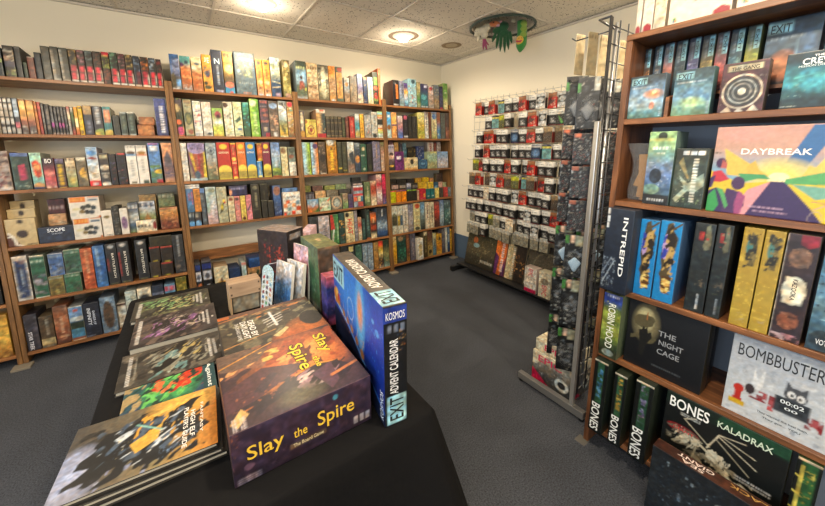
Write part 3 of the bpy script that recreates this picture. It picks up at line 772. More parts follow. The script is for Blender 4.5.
S(1, 5, '''
28.5 42 315|b 35323a;m 12 .03 6c6c74 484450 @ .1 .55 .9 .95;W .7 .1 .85 .45 605c64 1|dcdce4 v .35 .27 .3 .5 STAR TREK|dark violet-grey box with white vertical title
43 57.3 316.5|g 3c332a 54422f 3a2c22;m 16 .03 6c5a40;r .1 .12 .9 .3 b8a478;W .45 .4 .6 .85 e0d8c4 1;w .15 .02 .85 .1 807868 1||brown box with cream band
58 72.6 306|g 4a4038 9c6040 a86848 7c4430 5c3424;m 20 .03 a88068 5c4034 c8a080;W .4 .3 .6 .7 d0a888 1||brown and terracotta fantasy box
73 86.8 306.5|b ded6bc;r .1 .55 .9 .94 6f90b8;e .5 .85 .15 .04 c05c48;e .5 .62 .5 .06 d0d0c8;r .1 .35 .9 .55 283428;r .1 .08 .9 .35 4c7c98;r .1 .05 .9 .12 8c5038||cream-framed landscape picture box
87.3 103.2 303|b 262a38;m 12 .02 3a4054;w .1 .04 .5 .1 8c94a8 1|dfe4ee v .33 .6 .22 .5 INFINITY;;c8d0e0 v .62 .55 .16 .42 SHARDS OF|midnight blue box with large white title
104 119.3 297|b 6c8094;m 26 .03 4c5c70 90a4b4;e .5 .5 .28 .36 5c4a3c;m 16 .02 3c3028 @ .3 .2 .7 .8||steel-blue box with bronze figure
120 129 303 s.05|b ddd8cc;r .1 .84 .9 .94 54403c;W .38 .25 .65 .68 5c5450 1||off-white box with dark vertical word
129.4 140.5 291 s.03|b c9cfc4;w .1 .72 .9 .84 6c7c70 2||pale sage box with printed title
141.5 155.4 288|b d9cfb8;e .5 .62 .34 .18 34383c;o .5 .62 .38 .21 8c8470 .8;r .1 .33 .9 .42 3c3040||cream box with dark oval emblem
156 167.5 285.5|b 2c3444;l .1 .6 .9 .7 .05 c8ccd4;w .1 .72 .9 .8 8088a0 1||dark navy box with white swoosh
168.4 179 284|b 5f88a0;w .1 .76 .9 .94 c85868 1;r 0 .6 1 .7 b8c4c8||sea-blue box with pink title
180 190.5 277|b 6c6428;m 30 .02 a89840 4c4c24 387050 c8a850||olive and gold patterned box
''', depth=.2)
S(0, 4, '''
-14 4 262|b 1f2020;m 8 .02 343434||black box
''')
S(0, 5, '''
-8 14 316.5|g c8943c d8a84c e0b858 c89040 8c5828;W .2 .3 .5 .8 8c4c24 1;m 10 .02 6c4020 e8c878 @ .1 .02 .9 .2||yellow ochre box with brown lettering
''')
S(2, 0, '''
171.5 182.2 54|g 3a5f93 44689c 7488b0 6c6c78 54503c a8a8b0;e .6 .65 .35 .2 7f88ac;m 16 .03 5c648c 48506c a0a8c0 @ .3 .4 .9 .85;p .1 .4 .4 .5 .6 .2 .3 .05 .1 .1 5c5038;r .55 .12 .95 .3 7ca8d4;m 6 .02 e8e4e0 @ .2 .02 .8 .09||blue box with a grey horned beast
182.8 193.2 56|g 68a8a0 5c9c98 d88858 d07040 c07850 8c8480;m 22 .035 e09058 b85c34 e8a870 @ .1 .35 .95 .7;e .6 .8 .15 .05 2c4458;e .2 .72 .2 .06 583058;m 8 .02 e0dcd8 @ .2 .05 .8 .18||teal-topped box with orange monster
193.8 204 57|g e8dcb0 e4d8ac d8b080 d08850 c06838 b88868;m 24 .04 e0a068 b8643c @ .1 .15 .95 .55;e .55 .78 .2 .04 485868;e .3 .66 .25 .06 e8e8c8||cream-topped box with orange rock monster
204.8 214.2 54.5|b e8a048;e .5 .48 .2 .09 5c3040;m 10 .02 3c8080 486078 @ .15 .35 .75 .65;e .45 .15 .3 .05 3c4430;e .3 .25 .15 .05 2c3428|f8f0e4 h .35 .86 .2 .12 J;;f8f0e4 h .68 .85 .22 .14 E|orange box with white capitals and eye emblem
214.6 225.3 50|b 232a3c;r .08 .03 .12 .97 4c566c;r .88 .03 .92 .97 4c566c;W .42 .2 .6 .64 c0c8d4 1;r .3 .03 .8 .09 a09cb0|d4f0f0 h .5 .74 .5 .13 N|tall navy-black box with a big letter N
225.8 235.6 51.5|g e0b868 e8c060 c89038 f0c050 8c6828 48381c 3c90b8 48a0c8;e .55 .58 .3 .1 ffe890;e .5 .22 .35 .07 e87858;w .15 .82 .9 .94 604c28 1;e .6 .05 .15 .03 e06858||sunrise box with blue underwater base
237 257.5 52.5|g 5c7078 566c78 50646e 5c7078;m 46 .025 d0d088 8c9878 c8b068 a8b8a8 586840 @ .2 .42 .8 .75;e .75 .66 .07 .04 c08878;e .22 .55 .07 .04 7ca8c0;w .15 .78 .9 .86 d8d4a0 1;w .2 .25 .8 .32 8c9898 1;w .35 .04 .7 .09 d08868 1||large slate box with a floral cluster
258.2 264.7 59.5|g f0a030 e89838 e89848 d0a088;e .5 .88 .25 .04 2c2820;W .35 .5 .65 .78 7c5420 1;e .5 .38 .25 .05 f0c0a0;m 10 .015 6c4c30 @ .25 .12 .75 .28;r .3 .03 .7 .08 a8c8e0||orange box with black crest
265.2 271.9 60|g f0a030 e89838 e89848 d0a088;e .5 .88 .25 .04 2c2820;W .35 .5 .65 .78 7c5420 1;e .5 .38 .25 .05 f0c0a0;m 10 .015 6c4c30 @ .25 .12 .75 .28;r .3 .03 .7 .08 a8c8e0||orange box with black crest
272.6 282 57.5|g 9cc0c8 d8dcd0 b0b8a0 38506c 2c4468 345078;m 16 .03 5c7898 e8e8d8 7c8c60 @ .1 .65 .9 .95;l .2 .4 .9 .36 .02 e0d8a8;l .2 .25 .9 .28 .02 e8d0a0;r .4 .04 .8 .12 c0a0b0||box with alpine lake and mountain art
284.6 292.3 60|g 5c5438 a89058 8c8048 b0a868 4c4838;m 30 .025 e0d090 6c6838 38301c;e .5 .85 .25 .07 e0c8a0;r .3 .04 .8 .14 b08878||green-gold box with ornate figures
''', depth=.2)
S(2, 1, '''
176 185.3 98|g 38304c 54483c 3c4430 34402c 3c4428;m 18 .03 5c7038 283020 c8a850;e .3 .72 .25 .1 c8b080;e .35 .38 .3 .06 e87850;e .5 .16 .35 .1 c04880;r .1 0 .95 .05 e06048||dark floral box with pink and orange blooms
186.3 194.7 99|b 5c6a54;r .15 .06 .85 .94 b8b08c;e .5 .48 .33 .17 48584c;e .5 .48 .22 .12 8c8858;e .6 .14 .25 .06 a06050;r .2 .84 .8 .93 a08c70;w .25 .76 .75 .82 6c5848 1||sage box with cream panel and oval
195.6 203.6 101|b ece6da;w .15 .86 .9 .94 88b090 1;m 8 .02 c04048 384880 @ .2 .55 .8 .75;m 8 .02 c84038 3c5088 @ .2 .3 .8 .45;w .2 .03 .9 .12 4c5c70 2||white box with red and blue figures
204.4 213.6 102|b eae2d2;m 12 .012 b03848 884058 @ .1 .72 .9 .98;m 34 .009 7c7468 @ .2 .15 .85 .7;e .6 .1 .2 .04 2c3c48||white dotted box with dark blue seal
214.2 224.6 108|g 88b058 9cc068 a8b870 d8d8c8 b8c858 c8cc60 d8a050;e .55 .74 .25 .12 a84858;e .55 .68 .15 .06 401c28;r 0 .46 1 .5 f0ece0||short green and white box with cherry art
226 234.9 102|b e8e2c8;e .3 .88 .25 .07 483828;m 6 .02 a04848 583038 @ .1 .55 .5 .95;W .55 .35 .75 .7 6c7058 1;e .5 .17 .3 .08 d8d8a8;r .3 .04 .4 .1 3c3c38||ivory box with dark vertical title
235.6 244.1 102|b d8dcb0;p .2 .45 .7 .6 .8 .5 .4 .4 3c5848;w .15 .7 .85 .74 7c98a0 1;r .4 .2 .8 .27 4c70a0;e .7 .04 .2 .04 2c3828;w .2 .86 .8 .92 a8b888 1||pale green box with small bird mark
244.8 251.4 102.5|g 2c5c48 489878 1f4438 38583c 2c5038 304c30;m 14 .03 58b890 1c3428 4ca8b8;r .3 .9 .9 1 70b8a0||dark forest-green box with teal glow
252.3 261.2 99|h b8d060 88b848 70a83c 5c9430;W .35 .3 .7 .65 d8f0b0 1;e .4 .86 .3 .08 e0ecc8;m 10 .012 d8e8b8 @ .3 .1 .8 .3||lime green box with white title
262 270.6 100|b 44404c;m 20 .03 8c5058 5c4858 a86858 @ .1 .4 .9 .75;w .2 .88 .9 .96 c86858 1;r .5 .02 1 .13 b03040;w .2 .78 .8 .83 b0a8b0 1;r .4 .18 .7 .28 b8a890||charcoal box with red corner logo
271 280 101|b 5f5248;e .5 .84 .35 .07 90a8c8;m 20 .03 b09c88 7c685c c89c80 @ .1 .2 .9 .7;r .4 .04 .7 .16 d0c8c0||brown-grey box with blue oval title
280.6 288.6 101|g 707470 dcdcd8 d0d8d8 8c9068 c8a848 d8b048;m 8 .03 38402c 585c38 @ .3 .1 .7 .35;l .4 .9 .9 .75 .03 3c3c38;w .2 .84 .9 .94 383c3c 1;r .1 0 .9 .06 c8d0b0||white box with yellow field and trees
289.1 297.4 102|g 8c9870 c8a058 b8a888 a88040 6c5448;m 44 .022 d84848 e0b040 5cb0a8 f0e8d0 383838;e .5 .9 .3 .07 e04858||multicoloured patchwork box
''', depth=.2)
CT = 'q .4;b {0};e .5 .86 .24 .065 f0cc40;e .5 .26 .42 .13 f8e060;r 0 .2 1 .26 e0c050;g2;m 16 .02 8c7840 5c5430 c0a850 @ 0 .04 1 .22;r .08 0 .92 .06 e8d858'
def ct(c): return CT.format(c).replace('g2;', 'r 0 0 1 .22 a89848;')
S(2, 2, '''
182.6 190.4 143|b d8d4cc;W .35 .1 .65 .72 a8a49c 1;w .2 .8 .8 .9 8c8880 1;r 0 0 .1 1 b8b4a8||greyish white box with faint lettering
191.2 208 143|b 8c7c6c;p 0 .7 .12 .75 .4 .1 .3 .1 70385c;p .12 .75 .28 .75 .45 .1 .38 .1 c8a840;p .28 .75 .5 .78 .5 .1 .44 .1 a85838;p .5 .78 .7 .75 .6 .1 .52 .1 a83838;p .7 .75 .9 .7 .75 .1 .62 .1 8c4830;p .85 .75 1 .7 .95 .1 .76 .1 c8b848;e .5 .86 .5 .16 9c8cb4;w .2 .8 .8 .94 5c4c78 2;r 0 0 1 .1 b8ccd4;e .45 .18 .15 .1 4c6478||lilac-topped box with radiating colour bars
208.8 219.2 143|g a0b0b8 98a8b0 b0b8b8 a09078 6c6c50 68745c;o .5 .77 .28 .09 2c3440 .6;e .5 .77 .12 .045 3c4450;W .45 .5 .65 .68 38444c 1;m 24 .03 c8a880 4c4838 7c7c60 @ .05 .15 .95 .4||grey-blue box with circular emblem
219.7 233 142.5|CA|f8f0c8 h .5 .72 .75 .07 CATAN|red sun-emblem box with yellow base
233.4 238.9 143|b b82c24;e .5 .55 .25 .05 f0d060;r .2 .43 .8 .46 f0e0a0;r .1 .93 .9 .98 e8c850;W .35 .65 .65 .88 d88858 1;W .35 .15 .65 .35 d88858 1;e .5 .05 .3 .04 f0c050||narrow red box with yellow badge
239.4 248 142.5|CB|f8f0c8 h .5 .72 .75 .07 CATAN|orange sun-emblem box with yellow base
248.5 257.7 142.5|CC|f8f8e8 h .5 .72 .75 .07 CATAN|blue sun-emblem box with yellow base
258.2 263.2 161|b 3c80b8;W .35 .2 .65 .8 c8e0e8 1;e .5 .12 .3 .06 f0d868;r .1 .92 .9 .98 e0d8a0||narrow blue box under an orange one
258 263 143.5 o|b b85c24;r .1 .9 .9 .98 e8b850;W .35 .3 .65 .8 d89058 1;e .5 .12 .3 .07 f0c850||narrow orange box on a blue one
263.8 272.2 142.5|CD|f8f0c8 h .5 .72 .75 .07 CATAN|maroon sun-emblem box with yellow base
273.2 282 142.5|g 6888b8 7894c0 a8b8cc 88a0a8 68883c 788c48;p .35 .3 .5 .75 .7 .3 b8c8d0;e .4 .22 .4 .05 a8b848;m 10 .02 5c7840 2c3c38 @ .1 .08 .9 .2;r .1 0 1 .06 c84438||blue castle-landscape box with red foot
282.7 289.2 147|b d8cca0;e .4 .84 .3 .1 a07850;m 5 .02 5c3828 @ .2 .78 .7 .95;W .45 .2 .6 .55 6c6450 1||cream box with bird heads
290.2 297 147|g 687468 788478 90988c;e .5 .85 .3 .08 3c4840;e .4 .66 .3 .06 8c5844;r 0 0 1 .48 e4dccc;W .5 .06 .85 .42 4c4844 2||grey-green box with white lower half
'''.replace('CA', ct('b82a20')).replace('CB', ct('d87430')).replace('CC', ct('2c78b8')).replace('CD', ct('7c2040')), depth=.2)
S(2, 3, '''
187 195.6 212.5|b 2c3440;w .15 .55 .85 .9 b0b8b8 1;e .5 .2 .35 .2 68a0d0||small black box with blue globe foot
196.2 202.2 212|b 302c30;w .15 .55 .85 .9 b0b0a8 1;e .5 .2 .35 .2 78a8d8||small black box with pale blue foot
186 195.2 189 o2|g 5c84b0 4c74a0 5080a8;W .35 .5 .55 .8 c04848 1;W .65 .35 .85 .85 c85050 1;m 6 .02 88a8c0 @ .1 .05 .9 .3||blue box with red lettering on a smaller box
195.4 202 189 o2|b c88440;W .3 .5 .7 .9 7c4c24 1;m 6 .02 b07034||orange-brown box on a smaller box
184.5 199.5 184.6 o2 d.15|b dedcd8;w .1 .3 .8 .7 8c8888 1||flat white box on top of blue one
202.8 208.2 188|b 4a5058;r .1 .85 .9 .97 6c90c8;W .3 .1 .7 .6 6c7880 1;w .1 .65 .9 .82 8c9498 1||narrow slate box with blue cap
208.8 219.1 187|g b8c4c4 a8bcbc b8b8bc c8b0b4 c8acac;W .42 .2 .68 .75 e8e8e8 1;e .6 .88 .3 .06 a0a890;e .2 .5 .2 .2 98b0ac||pale blue and pink box
219.6 229.4 187|g c0bca0 b8b498 b0ac90 acaa8c;p .25 .3 .55 .55 .7 .62 .5 .35 .2 .25 2c2c20;e .62 .6 .1 .04 e8c030;e .45 .45 .1 .08 e0c838;e .7 .56 .06 .03 c84030;w .3 .1 .6 .15 888468 1||sage box with a yellow and black bird
230 236.2 196.5|b ddd0ac;e .5 .85 .25 .07 8c4830;W .4 .15 .6 .6 b8a880 1||short cream box
236.5 241.9 196.2|b d88880;e .5 .85 .3 .05 5c4848;W .4 .15 .6 .7 e8b8b0 1||short salmon box
242.3 247.4 195.8|b e4c868;e .5 .12 .25 .07 4c1c18;W .4 .3 .6 .75 c0a040 1||short yellow box
247.8 253.3 195|b d8868c;p .2 .4 .6 .6 .85 .68 .6 .5 .3 .35 30384c||short pink box with dark bird
229.6 247.5 185.6 s.02 o4|b 28284e;w .15 .55 .8 .78 a8a8d0 1;e .1 .4 .1 .25 d0906c||navy box lying across the pastel boxes
253.8 261.9 184.2|b 24221f;r .1 .03 .14 .97 5c5844;r .86 .03 .9 .97 5c5844;r .14 .28 .86 .3 5c5844;e .5 .87 .2 .05 8c8870;W .4 .35 .65 .75 a8a488 1||tall black box with thin gold frame
262.4 270.6 183.6 s.06 d.15|b 282620;r .1 .95 .9 .97 6c6850;e .5 .97 .1 .02 a0a080;W .45 .55 .55 .8 6c6850 1||tall olive-black box behind small ones
262.9 268.6 200.5 s.012 d.045|b 2b2924;r .1 .92 .9 .96 8c8868;m 5 .01 3c3a30||small olive-black box in front
269 274.6 200.5 s.012 d.045|b 2b2924;r .1 .92 .9 .96 8c8868;m 5 .01 3c3a30||small olive-black box in front
275 282.5 185.5 s.06 d.14|g 5c84b8 5078b0 4868a0 40588c 384878;e .5 .8 .35 .14 a0705c;m 8 .02 8ca0c0 @ .1 .1 .9 .5||blue box with a brown planet
284 299.5 188 s.07 d.13|g 6890c4 5c80b4 5478ac;m 10 .02 88a8d0||pale blue box behind the mosaic box
284.4 302.8 192 s.012 d.05|AZ|383c48 h .48 .78 .5 .1 AZUL|white and orange mosaic-tile box
'''.replace('AZ', 'b e6ded0;m 18 .02 d05838 e88850 @ .05 .03 .95 .65;r .05 .03 .25 .18 d84c30;r .45 .05 .65 .2 d84c30;r .7 .2 .95 .38 c8502c;r .25 .2 .45 .35 8ca8a8;r .05 .35 .25 .5 e08858;r .5 .35 .7 .5 e8a068;r .7 .45 .9 .6 7898a8;r .2 .5 .4 .64 c8603c;r .2 .05 .38 .16 98b0a8;e .48 .78 .36 .1 f0ece4;m 8 .012 384868 d04838 @ .1 .88 .9 .98'))
S(2, 4, '''
197 205.5 264.4|b 1c1d24;r 0 .84 1 .94 303f78;r .15 .62 .85 .8 dcdce4;e .5 .7 .2 .06 54545c;W .3 .05 .7 .5 70a8a8 1;e .6 .52 .3 .05 c07850||black box with navy band and teal lettering
207 216 262|b 1a191c;r 0 .84 1 .94 2c3a80;r .15 .62 .85 .8 dcdce4;e .5 .7 .2 .06 54545c;W .3 .05 .7 .52 e8e8ec 1||black box with navy band and white lettering
218 231.8 266.5|g e0d4b4 d8c8a0 d8c498;m 4 .02 8c2c28 @ .4 .6 .6 .75;e .5 .55 .35 .08 c89838;e .5 .25 .42 .2 a83428;m 12 .03 7c3020 c88840 @ .15 .1 .85 .4;r .45 .05 .55 .7 6c2820||cream box with red pagoda art
232.8 243.6 268|g 283858 30486c 3c5c88;m 14 .02 4c70a0 20304c;l .2 .3 .8 .6 .02 88a8c8||deep blue box with light streaks
245 249.6 262.5|b c8d8d4;r .1 .9 .9 1 d09080;W .3 .2 .7 .8 7ca8a4 1||narrow pale teal box
250.5 267 267|b b88858;l .2 .8 .4 .5 .07 28402c;l .6 .85 .45 .55 .07 28402c;l .25 .4 .45 .2 .07 28402c;l .6 .45 .75 .2 .07 28402c;e .7 .7 .06 .08 28402c||kraft box with green glyphs
249.5 271.5 257 o|g 3c64a0 284878 20386c||blue box lying on the kraft box
267.8 276 264|b 5c7898;m 8 .02 7c98b0;W .3 .1 .6 .5 a8b8c8 1||grey-blue box beside the kraft one
277 287 262 s.03|b 4a4438;m 14 .02 6c6454 2c2824||dark brown speckled box
''')
S(3, 0, '''
297.5 308.1 61|g 48524c 4c584c 8cb0c8 98b8cc 5c6450 505c48 98a09c;w .15 .76 .9 .85 d8dc98 1;e .5 .56 .1 .05 4c3428;p .3 .25 .35 .48 .65 .48 .75 .25 9c5c50;e .8 .28 .08 .04 d8d868;m 10 .02 6c7458 @ .05 .15 .95 .3;w .1 .03 .9 .09 c8ccd0 1||box with a man in a red tunic
308.8 319.3 63|g d8bc90 dcc49c d8c098 c8a880 b08c68;m 30 .03 b89470 e0cca8 8c6c50 @ .1 .1 .9 .6;w .15 .78 .85 .9 7c5c3c 1||sandy cream box with faint figures
319.9 329.8 65|g 3c3830 8c8878 f0e8c0 e8e0b8 908868 504c3c;s .5 .5 .3 .45 fcf4d0;m 12 .03 5c584c 383428 @ .05 .1 .3 .9;m 10 .03 48443c @ .7 .1 .95 .9;W .45 .1 .55 .5 a09878 1||smoky box with glowing centre
330.3 336.8 66|g d88c3c e0a050 c8a078 b08c60 d89438;r .1 .75 .9 .96 e0903c;m 18 .02 8c6c4c d8b890 @ .1 .15 .9 .7;r .3 .02 .8 .08 c8d0d0||orange-capped picture box
337.4 344 67|b 54685c;r .18 .12 .82 .82 d89c54;e .6 .9 .3 .06 a84438;W .45 .3 .6 .6 8c5c30 1||teal box with orange panel
345 350.4 77.5|g b8b09c 90b0c0 a08060 a88c70;m 20 .02 7c5c44 d0b890;e .5 .7 .25 .08 c88c48||short tan figure box
350.9 357.9 76|g 585040 8c7c64 a08c74;m 26 .02 5c4c3c c8b090 a87858||brown crowd-scene box
358.4 363.7 74|g a8b4cc 9ca4c4 786c94 c8b8a0 d8ccb0;m 8 .02 604c78 @ .1 .1 .9 .6||lilac and cream box
364.2 368.2 77|b 223a64;m 8 .02 c89850 d8c8a0;r .2 .88 .8 .97 c88840||navy and gold box
368.6 373.8 77|g b8d0e0 d8e4e4 dcdccc d0c8a0;W .4 .1 .7 .7 b8a868 1||light blue and cream box
373.9 378.9 72|b 2c3424;r .3 .6 .8 .82 7cb048;e .5 .5 .3 .07 d87858;e .5 .25 .25 .12 b03838;m 8 .02 88a050 @ .2 .05 .8 .4||dark box with green and orange shapes
379.3 383.6 68.5|b e0703c;W .35 .15 .65 .6 e8b878 1;r .2 .8 .8 .83 f0a070||tall thin orange box
''', depth=.2)
S(3, 1, '''
298.7 305.8 111|b 34324c;e .5 .6 .22 .34 d8ccac;e .5 .15 .35 .12 d8a040;r .3 .4 .6 .5 a89c88||indigo box with cream oval
306.3 317.2 119.5|g dcc860 e4d068 dcb854;o .5 .42 .28 .24 8c3028 .55;e .5 .42 .13 .12 8c3028;w .35 .75 .9 .92 a08c38 1;e .12 .82 .12 .1 a85838||square yellow box with red wheel
317.7 326.6 109.5|h c8904c dcb070 2c3c44 283c40;r 0 .85 1 1 e8e0d0;r .4 .9 .8 .96 c85838;r .1 .02 1 .17 b82430;m 14 .02 d8c088 4c7068 @ .4 .2 .95 .8||white-capped box with red foot
327 331.2 116.3 k|VN||dark antique-style volume
331.5 335 116.3 k|VN||dark antique-style volume
335.3 338.8 116.4 k|VN||dark antique-style volume
339.1 342.6 116.4 k|VN||dark antique-style volume
342.9 345.9 117.3 k|b 383c28;W .4 .2 .6 .8 6c6c48 1||dark green volume
346.3 349.6 117.2 k|b 5c2c28;W .35 .2 .65 .8 a87860 1||dark red volume
350.4 355.3 116|b b83834;W .35 .25 .65 .75 e8a088 1;r .1 .9 .9 1 5c3028||red box with pale vertical title
355.9 360.2 114|g e8e4d8 e0e0d8 58a0b0 4898a8 d8b858 506878||white and teal box
360.8 364.7 114|g e0b450 dca848 d8a040;W .4 .15 .6 .8 a87c30 1||mustard box
365.2 371.8 115|b a0a09c;m 22 .022 d86050 585c60 e0d8c8||grey box with coral figures
372.2 378 112|b c4c4bc;W .45 .35 .7 .85 5c5c58 1;e .5 .12 .3 .08 343838||light grey box with black seal
378.4 384.7 111.6|b e0dccc;r 0 .92 1 .97 b0d890;r 0 .86 1 .91 78b0b8;r 0 .8 1 .85 e8c858;r 0 .73 1 .78 d87048;r 0 .5 1 .7 30302c;r 0 .34 1 .4 e08850;r 0 .27 1 .33 e0c850;r 0 .2 1 .25 a0b858;r 0 .08 1 .14 98b8b0||box with rainbow stripes and black band
'''.replace('VN', 'b 3c352c;r .1 .86 .9 .9 8c7c58;r .1 .66 .9 .7 7c6c4c;r .1 .3 .9 .34 7c6c4c;r .1 .1 .9 .14 8c7c58'), depth=.19)
S(3, 2, '''
304.2 312 142.5|h b0d8e4 a8d0e0 a8c848 a0c040;m 14 .02 485c40 885c70 e8e8d8 @ 0 .02 1 .3;m 6 .02 3c5c5c @ .2 .85 1 1;W .6 .3 .8 .7 50503c 1||light blue and lime striped box
312.6 319.7 142.5|h a8d0e0 a8cce0 e0985c d88c50;m 14 .02 305c60 c8b858 e8e0d0 @ 0 .02 1 .3;e .6 .86 .3 .08 58386c;W .3 .3 .5 .65 48504c 1||light blue and orange striped box
320.2 327.3 142|b 4a3c30;m 24 .018 b8a48c 7c6450;e .5 .5 .3 .12 241c18;r .2 .02 .8 .06 c8c0b0||dark brown box with pale scrollwork
328.3 338.2 140|g 6c6c58 c88c2c b07424 b87c28 8c5c20;e .4 .9 .3 .08 d8d4c8;m 10 .02 483018 @ .2 .4 .8 .9;W .3 .14 .65 .7 f4c840 1||amber box with yellow vertical title
338.8 343.2 142|b 36382a;W .4 .1 .6 .9 4c4e3c 1;r .1 .16 .8 .2 c8b848||dark olive box with a thin yellow line
343.6 348 142|b 3a3c2c;W .4 .1 .6 .9 50523e 1;r .1 .1 .8 .13 b8a848||dark olive box with a thin yellow line
348.8 355.4 142|g e0e4e0 d8dcd4 c8c0b0 5c6058 886858 b8a890;p .2 .6 .8 .7 .9 .3 .6 .3 3c444c||white and slate picture box
355.8 361.1 143|g 98a8b0 3c4854 2c3444 384c64 283038;e .5 .45 .3 .12 c88848;m 6 .02 88a0b0||dark blue box with amber figure
361.6 367.6 144|b 2c5444;e .5 .8 .2 .06 d8c8a0;r .1 .56 .6 .6 c8c0a8;e .5 .13 .15 .04 c0c8a8||dark green box with cream medallion
368.2 373.2 144|b 22221f;W .4 .4 .6 .8 3c3c38 1;e .5 .2 .2 .1 3a3c28||near-black box
373.8 381 141.5|b 78748c;m 22 .02 a8a4b8 5c5878 403c50;W .45 .45 .6 .9 d0a868 1||grey-purple box
381.6 386.4 142.5|g 5c7048 a87c68 c8a890 b89c84;m 12 .02 6c4438 e0ccb4||tan box with green top
''', depth=.2)
S(3, 3, '''
308 319.2 199.5 d.06|g 68a0c8 88a8b8 d07c48 4c7838;p .2 .85 .5 .35 .8 .85 a8b8c8;p 0 .5 .5 .1 .3 0 0 0 c87038;p .55 0 1 .5 1 0 48783c||small blue and orange landscape box
320 331.2 197.8 d.06|b b8cca8;l .05 .2 .95 .9 .12 d87850;l .05 .9 .95 .1 .08 98b898;e .5 .5 .38 .22 ece6cc;w .22 .4 .78 .6 40443c 1||small mint box with cream title plate
331.8 342.7 196.4 d.06|b 6c6a5c;o .5 .55 .4 .42 c8a888 .6;e .5 .5 .22 .25 a8b0a8;m 12 .012 4c3c34 d8c8b0||small grey box with circular medallion
343.3 348.6 193.5 d.06|g a09078 98806c 7c9868 6c8c50;m 12 .015 584838 c8b098||small tan and green card box
349 353.4 194 d.06|g 585468 4c4058 58386c;m 8 .012 8c80a0||small violet card box
354 363.8 193.7 d.06|b 586878;r .05 .8 .95 1 c8484c;r 0 .76 1 .79 e0e0dc;r .1 .45 .4 .75 d86848;r .45 .45 .7 .75 e8d8b0;r .1 .1 .4 .4 8ca0b0;r .45 .1 .9 .4 b85048;r .74 .45 .95 .75 4880a0||small red and grey tin
353.6 363 185.7 d.055 o|b 384450;r 0 .75 1 .95 e0e4e4;r 0 .4 1 .75 c04048;r .1 0 .9 .35 98a8b0||flat red and white tin on another
352.8 362.2 181.5 d.055 o|b 20222a;r .1 .3 .9 .5 c8b0a8||flat black tin near the top of stack
352 361 177.3 d.05 o|b 141416;r .2 .1 .8 .3 2c2c30||black lidded tin topping the stack
305.8 315.4 192.3 s.085 d.06|b 3c3844;w .1 .6 .9 .9 8c8c98 1||dark violet box in the middle tier
316.6 326.9 190.8 s.085 d.06|g d8b080 c89868;m 10 .01 a87850||orange tan box in the middle tier
327.9 339.3 189.9 s.085 d.06|b 887c68;m 16 .012 c8b8a0 54483c||mottled beige box in the middle tier
340.3 351.7 189.2 s.085 d.06|b 4c4844;m 12 .012 706c64 2c2a28||charcoal box in the middle tier
304 312 185.8 s.16 d.06|g 94984c 7c8444||olive yellow box in the rear tier
314.3 324.2 185.8 s.16 d.06|b 7c5850;m 10 .012 b08c80||dusty pink box in the rear tier
326.2 336.5 185.4 s.16 d.06|g a4a85c 8c9450;m 6 .012 5c6430||pale olive box in the rear tier
337 347.5 184 s.16 d.06|g 98ac80 88a074;m 6 .01 c8d0b0||soft green box in the rear tier
365.4 371 182|g 6c7c58 485c38 8c9868 4c5838;W .4 .2 .7 .8 c8c8a0 1||green and cream box
371.6 377 181|g e0c8a8 a84030 b86048 e0d0b0 d8ccb0;m 6 .02 883028||cream and brick red box
377.5 382.8 174.5|g e0dccc c8283c e0d4cc 98384c;m 12 .018 2c2c34 d83c48 e8e0dc||tall red and white box
383.2 387.8 174|g c83050 d83858 882c4c 3c6c98;m 12 .018 281c34 e05870||tall crimson box with blue foot
364.2 365.2 184|b 28302a||thin dark green sliver of a box
''')
S(3, 4, '''
311 319.4 217|b 33363a;W .35 .2 .65 .6 c0c4c4 1;m 6 .02 50585c||charcoal box with white mark
320.2 331 216|b bcb0b0;W .4 .2 .75 .7 6c6468 1;e .5 .8 .3 .1 d0c4c4||pinkish grey box with dark lettering
332 340 214.5|b 4c8450;p 0 .5 0 1 .35 1 .55 .5 b83c38;l .15 0 .4 .5 .04 e0e0d0;W .7 .2 .85 .7 c8dcb8 1||green box with a red flag shape
340.4 346 213|b 2c4844;m 10 .02 d89040 e0a850 @ .1 .5 .9 .75;m 6 .02 b87838 @ .1 .2 .9 .35;r 0 0 1 .1 38504c||dark teal box with amber shapes
346.6 355.2 212|g d8c898 e0d0a4 d8c494;m 10 .02 38342c c8a868 @ .05 .02 .95 .22;e .3 .88 .2 .07 282420|c82c20 v .52 .52 .55 .5 HEAT|cream box with large red title
355.6 358.6 211|b 8c8c90;m 10 .02 5c4c54 c8c0b8 983840||narrow grey speckled box
359 362.6 217.5|g d8c4a0 c04038 d8ccb0 a88858;m 8 .012 4c2c28||short cream and red box
363 366.5 219|b 2c4440;W .4 .2 .6 .8 6c8c80 1||short dark green box
366.9 371.1 209.5|g 24302c 2c3c38 38504c 203030;W .35 .3 .65 .8 7c9c94 1;r .1 0 .9 .08 d07c50||black-green box with orange foot
371.5 377.2 212.5|g 28343c d86c34 e07838 22242c b84c2c 2c2424 e0d0a8 d8c8a0;W .35 .6 .7 .78 f0c8a0 1||black and orange banded box
377.8 388 208|g 2c3034 343a44 485464 94a8b8 3c5884 24344c;m 12 .02 586c80 c8d4d8 @ .1 .2 .9 .5;W .45 .7 .6 .92 e0e4e4 1||stormy dark blue box
''', depth=.2)
